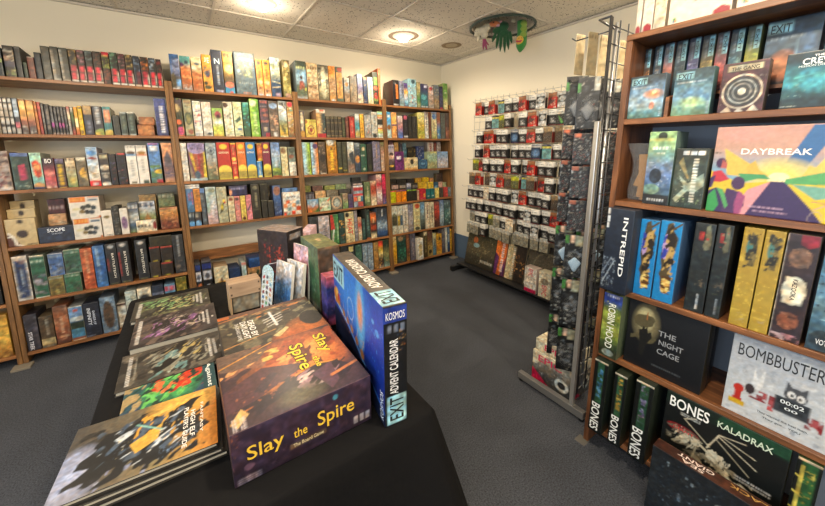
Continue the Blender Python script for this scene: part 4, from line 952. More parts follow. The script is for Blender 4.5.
S(3, 5, '''
343 349.6 246|b 2a2c30||near-black box
350.4 356 244|b 2c3038;r .1 .75 .7 .9 c8b878;m 6 .02 505458||black box with cream corner
357 363 245|g 3c5c50 486c5c 3c5850 584c50;m 8 .02 6c9080 2c443c||muted green box
364 368.7 244|g 7890a0 8898a4 788c9c;m 14 .02 4c5c6c b8c4cc 8c5c48||grey-blue scene box
369.1 374 243.3|g 8090a8 98a8b4 7488a0;m 14 .02 3c4c5c c0ccd4||grey-blue scene box
374.8 379.1 242.8|g b08c54 a87c44 9c703c;m 6 .02 c8a468||golden tan box
379.5 384 241|g c03c30 d84838 e0c048 d8c890 3c2c28 583c30 c0b8a8;m 10 .02 28242c d8a040 @ .1 .1 .9 .5||red, yellow and black box
384.4 390.4 240|g 2c3c2c 28382c 8c8858 4c5c48 88a098;m 12 .02 48583c b8a870||dark green leafy box
''', depth=.2)
S(4, 0, '''
393.6 399.8 80|b 1f1c20;m 6 .03 d8743c e08c50 @ .5 .2 .7 .8;r .5 .3 .75 .8 d07840;w .1 .04 .8 .12 c8c8c8 1;m 5 .02 a0a0a0 @ .2 .8 .5 .9||black box with orange flame figure
400.1 404.4 81|g 7c7c94 88889c 8494a0 78989c;W .5 .5 .8 .9 2c3044 1||grey-blue box
404.7 408.3 83|g 483868 584c88 e0b048 c8c8d0 70b0d0 483868;m 8 .012 c84858||purple box with yellow and blue
408.9 417 79|b 9cc4d0;m 22 .025 e8dcc8 c86850 703828 e89858 4c5c8c @ .05 .05 .95 .75;e .6 .88 .2 .07 38505c||light blue box with figures
417.6 421 82|g c0b088 a89c70 3c8048 b0a888;m 8 .015 50784c||tan box with green figure
421.4 428.4 84|g 4c4468 403c5c 3c6878 408088 2c4048;r .5 .82 .85 .94 d8d0e0;w .1 .04 .9 .12 d8dcdc 1;e .4 .45 .35 .1 5ca0a8||violet and teal box
429 434 86|g d0c8c4 c8b0a8 b09c8c a8a098;e .5 .85 .25 .07 c04048;m 12 .02 e0907c 58504c||pinkish grey box with red dot
434.5 439.5 85|g 788490 687480 a08868 8c7c68;m 18 .02 5c5048 c8a878||grey-brown box
439.9 443.2 86.5|g 38385c 484868 34344c;m 6 .015 a88c58;r .2 .02 .8 .1 b83848||narrow navy box
443.7 448 83.5|g 6c9c50 78a858 70a050 d0c898 d4cc9c;r .3 .6 .7 .65 e0e8c0||green and cream box by the corner
''', depth=.19)
S(4, 1, '''
387.2 391.8 112|g 58a0d0 5cace0 a8c8d0 b8ccc8;e .5 .42 .3 .09 8c5c34;r .3 .78 .7 .86 f0f0e8||sky blue box with brown figure
392.2 397.3 112.5|g e8a870 f0b868 e8a058 c88858;r 0 .48 1 .54 604c6c;m 14 .02 704c5c e8c890 @ .05 .05 .95 .45||orange and plum box
398.4 403.3 116|g d8d4d4 c8a8a0 b07878 5870a8 4c68a8;m 8 .015 c84848||white, red and blue box
404 408.3 115|b 25232a;e .5 .85 .3 .08 c8607c;r .1 .08 .9 .14 c8c8cc;W .4 .3 .6 .65 5c5c64 1||black box with pink mark
408.7 412.2 116 k|b 2c2a28||plain black book
412.6 417.6 116.3 k|b 302e2b;W .4 .5 .6 .9 4c4a46 1||plain black book
418.6 425 112.5|g e0dc98 d8d490 d8b850 98a048 e0c858;m 14 .02 e87048 5c7838 f0e8c0||yellow box with orange flowers
425.4 428.9 111.7|g 4c3040 e0dcd0 d8d4c8 c8c8c0;W .4 .3 .7 .8 3c3840 1||white box with dark top
429.3 431.8 112.3|g 6c3c2c 583428 7c4c34;m 4 .02 a07850||narrow brown box
432.2 437.2 112|g 3c5c90 d8ccA0 e0d4a4 98a050;e .5 .8 .3 .1 5880b8;W .3 .3 .6 .6 6c6450 1||blue and cream box
437.6 440.8 112.3|g 785848 a05c3c 5c90b8 5c8cb4;m 4 .02 d8c8a0||brown and blue box
441.2 445.6 113|b 4c5250;W .4 .3 .6 .7 5c6260 1||plain dark grey box
446 450.2 113|g 443c3c 483c3c 54403c a86c58 8c5444;W .45 .4 .6 .9 786c68 1||dark brown box with copper foot
'''.replace('ccA0', 'cca0'), depth=.19)
S(4, 2, '''
389 395 145|g c0b8c4 b0a8b8 d8c0b0 6c5c60 38343c 403c30;w .15 .82 .9 .94 504c68 1;e .5 .62 .3 .07 483438;e .5 .52 .25 .07 e0b8a0;e .5 .2 .3 .04 d8a848||box with a dark-haired face
395.4 404.4 151.5 d.1|b 6c2c68;o .45 .66 .32 .22 3c1848 .6;r .25 .58 .65 .72 e0d8e4;m 12 .012 e88858 6cc0d0 5838a0 d84878 @ .05 .02 .95 .3||purple box with white circle title
404.9 418 157.5 d.07|b d8c498;r .05 .05 .95 .2 d8a868;m 20 .018 2c2828 484038 @ .1 .35 .9 .9;e .55 .62 .12 .2 1c1c1c||cream box with black glyphs
419 427.6 159.5 d.05|b 2c5070;o .5 .55 .36 .4 5890b0 .8;w .3 .45 .7 .65 88b0c8 1;r 0 0 1 .1 1c2838||small dark blue box with ring
427.9 437.4 151.5 d.1|g a8b080 98b0a0 90a888 a8a070 8c9870;m 22 .02 c8b878 68886c 6c9cb0 d8c8a0;w .3 .85 .95 .95 e0c868 1||meadow-coloured box
437.8 448.3 151.5 d.1|g 6c88b0 84a0c0 a8a8b8 c0b8b8 98a0b0;m 22 .02 e0e0e0 586c90 c8b8a0 48587c @ .05 .1 .95 .6||pale blue city-scene box
390.5 394.4 141 s.13 d.07|g b88890 a87880 c8a0a0;W .4 .4 .6 .9 5c3844 1||dusty rose box at the rear
395.4 399.6 142 s.12 d.08|g d8a868 c89858 b8884c||tan box at the rear
400 403.4 143 s.13 d.07|b 3c3848;W .4 .2 .6 .8 a098a8 1||dark violet box at the rear
403.8 407.4 143 s.13 d.07|g 688c98 5c8898 78a0a8;m 8 .015 d8d8c8 384c58||teal grey box at the rear
407.8 416.4 147 s.1 d.09|b 2a2418;m 14 .025 a88c40 d8b858 5c4820 @ .1 .3 .9 .9||black box with gold crowd
417 425.6 146 s.075 d.11|b 263a6c;m 14 .022 e0dcd0 c8c8cc @ .05 .1 .95 .95||navy box with white swirls
428.3 434.2 142 s.13 d.07|b d8ccc0;W .3 .5 .7 .95 a84c4c 1;m 4 .02 8c8078||cream box with red lettering at the rear
434.6 437.2 142.5 s.13 d.07|b 8c3c34;W .4 .2 .6 .9 c88878 1||narrow brick-red box at the rear
437.6 441.4 142 s.13 d.07|b c8bcb4;m 8 .018 b04848 5c4c4c||white and red box at the rear
''', depth=.15)
TR = 'b {0};m 5 .012 {1};r .1 .85 .9 .95 {1}'
S(4, 3, '''
390.8 396.2 191 d.06|TA||small lime yellow card box in front
396.7 401.2 190.4 d.06|TB||small orange card box in front
401.7 406.8 190 d.06|TB||small orange card box in front
407.3 412.2 189.8 d.06|TC||small black and green card box in front
412.6 417.2 189.5 d.06|TC||small black and green card box in front
417.5 419.4 190 d.06|b c8a080||tiny peach card box in front
419.7 426.1 188.6 d.06|b b02438;e .75 .4 .15 .15 d89848;w .2 .1 .7 .2 d06070 1||small crimson card box in front
426.5 430.5 189 d.06|b 1c6468;m 5 .01 78b0ac;r .3 .3 .7 .35 c8d8c8||small teal card box in front
430.9 435 188.6 d.06|b 1c6468;m 5 .01 78b0ac;r .3 .3 .7 .35 c8d8c8||small teal card box in front
435.3 439.4 188 d.06|b d8c470;m 6 .01 6c7844||small straw yellow card box in front
439.8 443.4 187.6 d.06|b 38342c;m 4 .01 5c584c||small black card box in front
443.8 448 187 d.06|b b83c38;m 3 .012 2c2020||small red card box in front
448.4 451.6 187 d.06|b 707c84;m 6 .01 a8b4bc||small grey card box in front
392.2 399.2 184 s.08 d.06|b 2c2825;r .1 .7 .9 .9 c8a89c;m 5 .012 807468||black and pink box in the middle tier
399.8 406.4 183.5 s.08 d.06|b 2c2825;r .2 .72 .9 .86 a89c90;m 5 .012 60584c||black and grey box in the middle tier
407.3 411.8 183 s.08 d.06|b 5c6478;r .1 .75 .9 .92 c8c8d4;e .5 .4 .3 .2 b89868||slate blue box in the middle tier
412.8 418.2 183 s.08 d.06|b 34302c;r .1 .7 .9 .85 78706c||charcoal box in the middle tier
418.8 427.4 182 s.08 d.06|b e0b438;m 10 .012 b88c28 f0d068||golden yellow box in the middle tier
428 434 182 s.08 d.06|g e0b838 e8c448 b8b8a0 88a8b8;r .1 .88 .9 1 f0d048||yellow and blue box in the middle tier
434.6 438.7 182 s.08 d.06|b 2c5c7c;w .2 .5 .8 .8 88b0c8 1||blue box in the middle tier
439 442.8 182 s.08 d.06|b d0a494;w .2 .3 .8 .6 e8ccc0 1||pale pink box in the middle tier
443.1 446.8 182.3 s.08 d.06|b a0a47c;w .2 .3 .8 .6 c8ccA8 1||sage box in the middle tier
390.4 397 179 s.155 d.06|b 2c2a24;r .1 .4 .9 .6 8c8070||dark box in the rear tier
398 406.8 179 s.155 d.06|b 302c26;r .5 .3 .9 .7 90887c||dark brown box in the rear tier
408 415 178.6 s.155 d.06|b 2c2828;w .1 .5 .9 .8 6c6464 1||black box in the rear tier
416.2 422.2 178 s.155 d.06|g d8a440 c88c34||amber box in the rear tier
423 429.4 177.2 s.155 d.06|b dcb82c;r .2 .3 .8 .7 a88420||bright yellow box in the rear tier
430 434 178 s.155 d.06|g d89858 c88078||peach box in the rear tier
437 443.4 173 s.15 d.06|g 584840 4c3c34 c8b078 5c4434;m 6 .012 8c7460||brown and tan box standing alone at the rear
'''.replace('TA', TR.format('b8b81c', 'd84c50')).replace('TB', TR.format('dc8420', '583878')).replace('TC', TR.format('26241f', '90b040')).replace('ccA8', 'cca8'))
S(4, 4, '''
392.8 398.2 206|g d0ccb8 ccc8b4 c8c4b0 b8b4a0;r .1 .3 .9 .62 4c4a38;p .1 .62 .4 .75 .9 .62 6c6c54||off-white box with dark forest strip
398.5 403.3 206|g d0ccb8 ccc8b4 c0bca8;r .1 .3 .5 .65 b89c40;r .5 .3 .9 .65 4c6478||off-white box with blue and gold strip
403.7 408.8 205|g d4ccc0 ccc4b4 c8c0b0;W .3 .3 .7 .75 5c5850 1||off-white box with grey letters
409.2 413.8 204|g 605870 9c98a0 a89c98 706c70;m 14 .02 484450 c8c0b8||mauve photo-like box
414.4 420.8 203|b d0c898;e .55 .86 .3 .09 c05838;W .35 .3 .65 .7 8c8458 1;e .5 .1 .3 .06 48483c;m 3 .02 b84c38 @ .3 .2 .6 .35||straw box with red emblem
421.2 425.2 202|g 7098b8 84acc8 8c9c98 505850 303430||blue sky and dark ground box
426 430 202|b dccfb4;W .35 .4 .7 .9 783434 1;m 4 .02 b89c7c||cream box with maroon letters
430.3 434.6 202|b d4c4a4;W .35 .3 .7 .8 403428 1||cream box with brown letters
435.1 440 201.5|g 484444 c04c3c a83c30 5c3428 34282c;m 10 .02 d8885c 2c2424||red and black battle box
440.3 444.3 200|g 586c9c 90a8c0 a0b0b8 5c7078;m 6 .02 d0dce0||light blue box
444.8 451 200|g 5c6870 3c5458 4c7470 3c5c5c 2c3c40;m 24 .025 80a8a0 284044 a8c0b8;W .7 .3 .85 .7 c8d8d8 1||large dark teal creature box
''', depth=.19)
S(4, 5, '''
393.6 397.5 237|g d8c498 e0b038 d89c28 a87c38;m 8 .02 c8a884 7c5c3c||amber and cream box
398.4 406.8 234|g 5c4c38 24443c 1c3c34 2c5c4c 28483c 4c4038;m 18 .03 388068 183028 488c70 @ .05 .1 .95 .7;e .4 .85 .25 .08 a88c68||dark green fantasy box
407.3 410.4 235|g 6c4438 8c5c3c 5c3c30 a88040;m 8 .015 c89c60||rusty brown box
411.2 416.1 233.7|b 64606c;W .3 .2 .7 .8 a09ca8 1;m 4 .02 3c3844||grey violet box
416.8 423.8 238.5 s-.03|b e6e2d6;r .3 .22 .7 .72 d8c894;m 10 .014 9c3434 b88c38 @ .32 .25 .68 .7||white box pulled forward with red emblem
424.3 427.7 231.5|b 54482f;r .2 .82 .9 .95 e0d4b0;W .35 .2 .7 .75 b8a470 1||brown box with cream top
428.1 433 231|g 5c3c38 6c4c38 b89c5c a88c50;m 6 .02 483428;e .5 .2 .25 .07 3c2c20||bronze gradient box
433.4 436.6 233|g c8b878 a8a890 688898 5888a0;W .3 .4 .7 .7 403c30 1||sand and blue box
437 442.2 234|g d8a838 d09838 c07c30 d8ac48;m 14 .02 703c2c f0cc68;e .6 .75 .15 .08 303030||bright amber box with figures
442.6 445.5 229|g 706c70 686468 4c4450;m 8 .02 8c6c58||grey book-like box
446 447.7 227.5|b d8d8cc||narrow white box
448 450.1 227|g 5c7c9c 40587c 34507c;r .3 .4 .7 .7 a8bcc8||narrow blue box
450.4 452 229|b d8a838||narrow yellow box
''', depth=.2)
# ---------------------------------------------------------------- the near bookcase on the right
FR = Frame(T(1.50, .672, 0) @ RZ(-math.pi/2) @ RX(-.0143)); FR.flip = True
ZR = [1.852, 1.526, 1.19, .808, .49, .105]
M_RB, _ = mix_wood('walnut_stained_board', '50311f', '72492c', '925f3a', .4)
M_RP, _q = mix_wood('walnut_stained_upright', '4c2f1d', '6a4228', '865736', .4); _q.inputs['Scale'].default_value = (9, 9, 1)
e = bookcase(FR.M @ T(.475, 0, 0), .95, .30, ZR, ZR[0]-.0225, 'dark brown bookcase filling the right side of the view', None, mat_b=M_RB, mat_u=M_RP, tb=.022)
bpy.data.objects.remove([c for c in e.children if c.name.startswith('shelf_board')][0])
boxes('shelf_board', [(-.475, .475, -.004, .298, ZR[0]-.022, ZR[0])], M_RB, e, bevel=.002)
o = boxes('shim', [(-.035, .018, -.03, .02, 0, .0042)], plain('5d5a55', .8), M=T(1.495, .675, -.0035), bevel=.0015)
tag(o, 'flat grey shim at the foot of the dark right-hand bookcase', 'shim')
def SR(k, data, lim=(.0235, .9265, .288, 9 if k == 0 else ZR[k-1]-.0235), **kw):
    nm = ['top', 'second', 'third', 'fourth', 'fifth', 'lowest'][k]
    shelf(FR, ZR[k], '%s board of right-hand bookcase' % nm, 'games on the %s board of the right-hand bookcase' % nm, data, lim=(.0235, .9265, .288, 9 if k == 0 else ZR[k-1]-.0235), **kw)
# plain back panel of the bookcase, grey painted
pn = boxes('back_panel', [(-.452, .452, .291, .2985, .1055, ZR[0]-.023)], plain('8b95a3', .8), e)
pn['label'] = 'blue-grey back panel'

CRM = 'q .4;b e4dacb;m 40 .006 8c8478 b8a898 @ .05 .2 .95 .95;p {0} 0 {0} .07 {1} .1 {2} .07 {2} 0 9c2c38'
SR(0, '''
630 639.8 -60|CW;W .4 .5 .75 .72 4c4440 1||slim cream box with red logo tab
640.8 651.6 -65|CW||slim cream box with red logo tab
652.2 664.5 -68|b d8c8b0;m 30 .007 a88c70 8c6c50||slim cream box with tan end
667 731.5 -75 d.07|q .3;b e6dccd;m 60 .005 6c645c a89c90 @ .05 .2 .95 .95;m 14 .012 4c443c @ .2 .22 .75 .4;p .72 0 .72 .06 .84 .1 .96 .07 .96 0 9c2c38;e .13 .07 .03 .02 58a050;e .15 .05 .02 .015 e08038;e .12 .045 .015 .015 3c80b0||large cream box with line-drawn figures
735.5 840 -90 d.07|q .3;b e6dccd;m 60 .005 6c645c a89c90 @ .05 .2 .95 .95;e .11 .1 .03 .02 58a050;e .13 .08 .02 .015 e08038;e .1 .075 .015 .015 3c80b0||large cream box cut off by the frame
'''.replace('CW', CRM.format('.2', '.5', '.85')), cell=.004, s0=.006, depth=.22)
EX = '{0};m 22 .012 {1} @ .08 .05 .92 .55;r .55 .62 .9 .95 7fb0bc;W .3 .6 .45 .9 8c98a0 1'
o = boxes('display_riser', [(0, .85, 0, .15, .078, .09), (0.002, .02, .0, .15, 0, .078), (.42, .438, 0, .15, 0, .078), (.83, .848, 0, .15, 0, .078), (.118, .13, -.09, -.002, 0, .075)], M_RB, M=FR.M @ T(.03, .115, ZR[1]+.0003))
tag(o, 'wooden riser step behind the front row of escape-game boxes', 'display riser')
_t = '|26343c v .72 .785 .24 .26 EXIT|'
SR(1, '''
639.6 646.2 49|EA_t
649.2 657.4 46|EB_t
658.8 668.2 43|EC_t
670 681 40.5|ED_t
682.4 694 37.5|EE_t
695.4 708 34.8|EF_t
709.3 721.4 32|EG_t
722.8 736.4 28.6|EH_t
738.6 752.8 25|EI_t
'''.replace('EA', EX.format('g 1c2830 28323a 5c4430 8c5c38 2c2420', 'd08848 e0a860')).replace('EB', EX.format('g 1c2c38 283c4c 405060 30383c', '8c98a0 7c6450')).replace('EC', EX.format('g 283440 4c5468 a8706c c08860 2c2c34', 'e0a880 5c3c48'))
 .replace('ED', EX.format('g 1c2c38 2c3c48 38505c 1c262c', '5c7078 3c4c54')).replace('EE', EX.format('g 1c2838 303450 605c88 242a38', '98a0c8 c8c0d8')).replace('EF', EX.format('g 24303a 3c4040 8c7c40 4c4430', 'c8b068 e0c878'))
 .replace('EG', EX.format('g 283440 5c4048 a85050 302c34', 'c87068 d89088')).replace('EH', EX.format('g 1c2c38 28404c 3c5c64 24343a', '6c98a0 90b0b0')).replace('EI', EX.format('g 24343c 4c5c34 a8a840 3c4828', 'e0e070 c8c850'))
 .replace('_t', _t+'slim dark escape-game box with teal plate'), cell=.004, s0=.128, depth=.12) if False else None
_ex = [(639.6, 646.2, 49, 'g 1c2830 28323a 5c4430 8c5c38 2c2420', 'd08848 e0a860', 'amber glow'), (649.2, 657.4, 46, 'g 1c2c38 283c4c 405060 30383c', '8c98a0 7c6450', 'dull steel art'),
       (658.8, 668.2, 43, 'g 283440 4c5468 a8706c c08860 2c2c34', 'e0a880 5c3c48', 'sunset art'), (670, 681, 40.5, 'g 1c2c38 2c3c48 38505c 1c262c', '5c7078 3c4c54', 'blank night art'),
       (682.4, 694, 37.5, 'g 1c2838 303450 605c88 242a38', '98a0c8 c8c0d8', 'lilac glow'), (695.4, 708, 34.8, 'g 24303a 3c4040 8c7c40 4c4430', 'c8b068 e0c878', 'old gold art'),
       (709.3, 721.4, 32, 'g 283440 5c4048 a85050 302c34', 'c87068 d89088', 'red art'), (722.8, 736.4, 28.6, 'g 1c2c38 28404c 3c5c64 24343a', '6c98a0 90b0b0', 'sea-teal art'),
       (738.6, 752.8, 25, 'g 24343c 4c5c34 a8a840 3c4828', 'e0e070 c8c850', 'yellow-green art')]
SR(1, '\n'.join('%g %g %g z.0905|%s|26343c v .72 .785 .2 .28 EXIT|slim escape-game box with %s' % (a, b, c, EX.format(g, m), nm) for a, b, c, g, m, nm in _ex), cell=.004, s0=.122, depth=.12)
SR(1, '''
757.5 813 17 z.0905 d.06|g 20303e 2c4458 3c5468 38404c 5c4438 38302c;r .05 .78 .48 .95 86b4c0;s .4 .3 .3 .25 c07850;s .75 .5 .2 .3 48688c;w .12 .68 .7 .73 8ca0b0 1;l .6 .1 .6 .65 .02 6c90a8|22303a h .265 .865 .38 .13 EXIT|wide escape-game box with amber fog
817 850 8 z.0905 d.06|g 203c46 2c5460 2c4850;r .05 .8 .9 .95 86b4c0|22303a h .45 .87 .7 .12 EXIT|wide escape-game box cut off by the frame
''', cell=.004, s0=.122, depth=.06)
SR(1, '''
625.6 661.2 75.2 g|g 24343e 3a4c5c 6c8ca8 8cacc4 a0b8c8 5c8890 48706c;r .07 .78 .5 .93 86b4c0;w .1 .69 .8 .74 a0b0bc 1;s .7 .55 .3 .12 e8a070;e .72 .58 .05 .03 f8d0a0;m 26 .004 e0ecf4 d0e0ec @ .1 .15 .9 .5;W .88 .05 .95 .3 a8c0d0 1;e .68 .3 .07 .08 c08878|22303a h .285 .855 .38 .12 EXIT|escape-game box with frosty blue town, foremost row
669.8 708.5 68.5 g|g 283c48 44606c 5c8498 7ca0b4 78a498 6c9070;r .07 .78 .5 .93 86b4c0;w .1 .69 .8 .74 a0b0bc 1;p .2 .4 .5 .7 .9 .45 .95 .3 .1 .25 6c94b0;s .5 .3 .4 .12 a8c898;m 10 .004 e0e8e0 @ .3 .3 .8 .5;W .88 .05 .95 .3 a8c0d0 1|22303a h .285 .855 .38 .12 EXIT|escape-game box with misty green valley, foremost row
716 762 61.5 g|b 4a2a34;m 60 .008 c8b8a8 8c4048 302030 @ .03 .03 .97 .72;o .5 .42 .42 .33 d8ccb8 .82;e .5 .42 .36 .28 34383c;o .5 .42 .3 .23 a8a8a0 .8;o .5 .42 .2 .16 8c8c88 .7;e .5 .42 .08 .065 e8e4d8;r .12 .8 .88 .95 38302c;r .15 .82 .85 .93 a8a088;r 0 0 1 .02 c8c0b0;p .1 .03 .25 .15 .35 .03 d0c4b4;p .4 .03 .5 .12 .6 .03 d0c4b4;p .65 .03 .78 .15 .9 .03 d0c4b4|28241f h .5 .875 .6 .075 THE GANG|ornate maroon box with vault dial
777.5 842 50 g|g 1c2c34 1f3a44 2c6470 388898 2c6470 183038 14262c;s .6 .5 .45 .25 4ca8b8;m 30 .009 4c8890 2c5058 6cc0c8 @ .25 .35 .95 .6;m 12 .01 8ca8a0 4c6c68 @ .05 .2 .4 .45;l .2 .55 .95 .68 .02 58b0bc;w .05 .05 .3 .07 a0b0b4 1|eef2f4 h .52 .83 .5 .11 CREW;;eef2f4 h .52 .92 .16 .035 THE;;d8e4e8 h .52 .75 .6 .035 MISSION DEEP SEA|teal underwater box with slanted white title
''', cell=.003, s0=.02, depth=.045)
# row of the landscape board
SR(2, '''
641.3 667.5 131.5 g d.12|g 98c088 a0c890 8cb4a0 7890a8 6c80a8 587498 485c68 283038;e .5 .93 .16 .05 28342c;m 20 .012 8090b8 5c6c98 b0c0d8 @ .05 .25 .95 .6;e .4 .4 .22 .1 2c3848;e .3 .22 .3 .07 7c9c8c;r 0 0 1 .15 23282e;w .2 .05 .8 .1 c8d0d8 1;r .05 .86 .95 .9 c8d48c;w .2 .74 .8 .8 e4ece0 1;w .35 .69 .65 .72 e4ece0 1||green-topped box with stormy sea art
668.8 700.8 148.5 g d.09|g 2c3430 38443c 48544c 38443e 283430;r .24 .88 .42 .94 e4e4e4;r .46 .88 .64 .94 e4e4e4;r .68 .88 .86 .94 e4e4e4;p .2 .55 .5 .42 .9 .6 .95 .4 .7 .28 .5 .3 .2 .1 .1 .15 .4 .35 a8b4a0;p .25 .85 .5 .5 .45 .5 .15 .75 8c8058;m 26 .01 d0dcc8 5c6c60 8ca090 @ .1 .1 .95 .65;m 12 .008 7c9c70 @ .1 .02 .9 .2;W .55 .12 .75 .82 dce0d8 1||dark moss box with white winged beast
''', cell=.003, s0=.012)
# the big landscape-format box with sunrise art
DB = ('q .25;g c89a90 c8a090 7fa8c4 86b0cc c8b088;s .25 .9 .25 .1 d8a098;p .72 .98 .58 .6 .72 .56 .9 .98 3f6ea6;s .55 .45 .3 .22 f8e070;e .55 .43 .08 .07 fdf4c0;'
      'p .1 .75 .3 .6 .48 .46 .45 .42 .15 .45 e0c060;p .3 .55 .36 .62 .4 .52 .46 .46 .3 .42 d8b858;p .7 .46 .74 .58 .78 .56 .84 .68 .88 .62 .95 .72 1 .66 1 .42 .6 .42 e8c868;'
      'p .6 .43 .85 .52 1 .5 1 .36 .6 .38 5aa868;p .24 .47 .45 .47 .5 .42 .4 .42 .3 .38 4c9c68;p .5 .4 .3 0 .95 0 .6 .4 3b2a5c;p .5 .4 .25 .36 .18 0 .3 0 e8c83c;p .5 .4 .34 .3 .22 0 .34 0 e0a0a8;'
      'p .62 .38 1 .4 1 0 .9 0 .8 .15 e4c83c;p .65 .38 .82 .24 1 .3 1 .36 78b0a0;p .0 .5 .1 .45 .2 .4 .25 .3 .1 .05 0 0 d8c040;p 0 .25 .08 .3 .16 .2 .2 0 0 0 3b2a5c;'
      'p 0 .18 .07 .28 .12 .1 .08 0 0 0 3c9c58;e .09 .58 .045 .06 442850;p .1 .62 .14 .58 .14 .52 .09 .52 b8605c;p .03 .48 .1 .5 .18 .4 .1 .36 .02 .36 c03848;p .0 .4 .06 .44 .04 .3 0 .28 3b2a5c;'
      'e .255 .36 .055 .075 4a2f58;p .26 .42 .31 .38 .31 .32 .25 .32 4a2f58;p .17 .3 .3 .26 .33 .12 .28 0 .16 0 .14 .15 4a3060;p .27 .28 .33 .22 .31 .02 .26 0 .25 .14 a05080;p .08 .3 .14 .28 .2 .1 .18 .06 .12 .22 58a868;'
      'p .82 .92 .87 .99 1 1 1 .82 .92 .78 .84 .84 3c7c3c;e .86 .88 .05 .04 58943c;p .88 .42 .94 .44 .99 .36 1 .2 .92 .18 .9 .3 e0c838;e .93 .4 .035 .045 8c3450;p .92 .3 1 .26 1 .1 .94 .12 5c2c60;'
      'l .8 .22 .96 .2 .012 c89868;o .84 .05 .045 .08 b8a8a0 .82;l .82 .14 .9 .2 .01 c8a8a0;l .9 .2 .98 .04 .01 c8a8a0;w .36 .1 .62 .13 c8a8c0 1;w .4 .06 .66 .085 b898b0 1;w .02 .68 .08 .71 504838 1;m 8 .004 2c2430 @ .5 .38 .6 .42')
SR(2, '704.8 838 125 d.055|'+DB+'|f4ece4 h .49 .72 .52 .065 DAYBREAK|landscape sunrise-art box with a purple road', cell=.0035, s0=.02)
# zip bag with laser-cut wooden pieces
xb = FR.x_at(631, .06, ZR[2])+.022
e = empty('zip_bag', FR.M @ T(xb, .045, ZR[2]+.0005), 'clear zip bag of laser-cut wooden pieces, at the end of the third board', 'bag of pieces')
rng = random.Random(5); bm = bmesh.new()
for (bx, bz, bw, bh, an) in ((.010, .135, .040, .12, -.08), (.012, .05, .036, .07, .1), (-.006, .09, .02, .06, .3), (.02, .02, .03, .03, 0)):
    box_bm(bm, -bw/2, bw/2, -.012, .012, -bh/2, bh/2, T(bx, .03+rng.uniform(-.004, .004), bz) @ RY(an))
bm_obj('wooden_pieces', bm, plain('8f6a3e', .7), e, bevel=.0015)
bm = bmesh.new()
for (bx, bz, bw, bh, an) in ((-.03, .05, .02, .09, -.1), (.03, .035, .018, .06, .2), (-.028, .13, .016, .08, .1), (-.012, .03, .014, .05, -.3), (.033, .1, .01, .09, .05), (-.015, .17, .02, .03, .4)):
    box_bm(bm, -bw/2, bw/2, -.01, .01, -bh/2, bh/2, T(bx, .055, bz) @ RY(an))
bm_obj('dark_sprues', bm, plain('3c3028', .5), e)
bm = bmesh.new(); n = 14; rings = []
for i in range(12):
    t = i/11; z = .004+t*.235; wv = .041+.005*math.sin(t*9); dv = .028*(1-t**2*.85)+.003
    rings.append([bm.verts.new((wv*math.copysign(abs(math.cos(a))**.6, math.cos(a))+.012*max(0, t-.75)*-6, .034+dv*math.sin(a)*(1+.12*math.sin(5*a+7*t))-.05*max(0, t-.8), z)) for a in (2*math.pi*k/n for k in range(n))])
for a, b in zip(rings, rings[1:]):
    for k in range(n): bm.faces.new((a[k], a[(k+1) % n], b[(k+1) % n], b[k]))
mbag, nt, b_ = new_mat('clear_bag_plastic'); b_.inputs['Base Color'].default_value = (.7, .74, .78, 1); b_.inputs['Roughness'].default_value = .08; b_.inputs['Alpha'].default_value = .14
nz = nt.nodes.new('ShaderNodeTexNoise'); nz.inputs['Scale'].default_value = 30; bp = nt.nodes.new('ShaderNodeBump'); bp.inputs['Strength'].default_value = 1; bp.inputs['Distance'].default_value = .02
nt.links.new(nz.outputs['Fac'], bp.inputs['Height']); nt.links.new(bp.outputs['Normal'], b_.inputs['Normal'])
M_CLEAR = mbag
bm_obj('bag', bm, mbag, e, smooth=True)
# thick spine-out boxes
GR = 'b 22282a;m 30 .01 2c3636 343c34;p .55 .95 .7 .98 .82 .85 .8 .72 .6 .7 .48 .75 .6 .8 6c6a54;r .3 .8 .5 .9 903030;m 6 .01 b83c38 8c8468 @ .3 .72 .7 .92;m 8 .008 5c5448 @ .4 .3 .8 .4;W .55 .05 .68 .22 c8ccd0 2'
BL = ('q .3;g 2c94d8 2888d0 2c8cd0;m 26 .008 2478b8;p .35 .95 .55 .98 .62 .88 .85 .8 .8 .7 .7 .5 .6 .42 .75 .3 .8 .18 .6 .12 .45 .12 .35 .2 .3 .3 .22 .34 .3 .42 .2 .55 .25 .75 584c34;'
      'p .5 .85 .75 .78 .7 .55 .5 .5 .4 .6 .42 .75 9c8450;e .36 .68 .13 .15 c8a8d8;f 60 .04 2 .5 3c48b0 @ .24 .55 .5 .82;f 70 .04 2 .35 c8a868 @ .34 .3 .8 .92;f 70 .03 2 .3 2c241c @ .3 .3 .8 .94;e .55 .21 .2 .09 e0b060;f 0 .04 1.5 .35 5c3c1c @ .35 .1 .8 .32;f 0 .03 1.5 .2 f4e090 @ .35 .1 .8 .32;l .6 .9 .92 .97 .02 5c4c34')
YL = 'q .3;g ac8f38 b09540 b49a44 b89c40;m 50 .012 c4a440 d8bc54;p .45 .95 .7 .9 .78 .72 .7 .62 .45 .62 .5 .72 .35 .8 685c38;e .42 .8 .14 .08 4c8480;f 60 .03 2 .4 2c2c24 @ .3 .62 .8 .95;m 10 .012 8c7c4c 403c28 @ .4 .62 .75 .93;m 10 .005 b8a880 @ .4 .06 .75 .16'
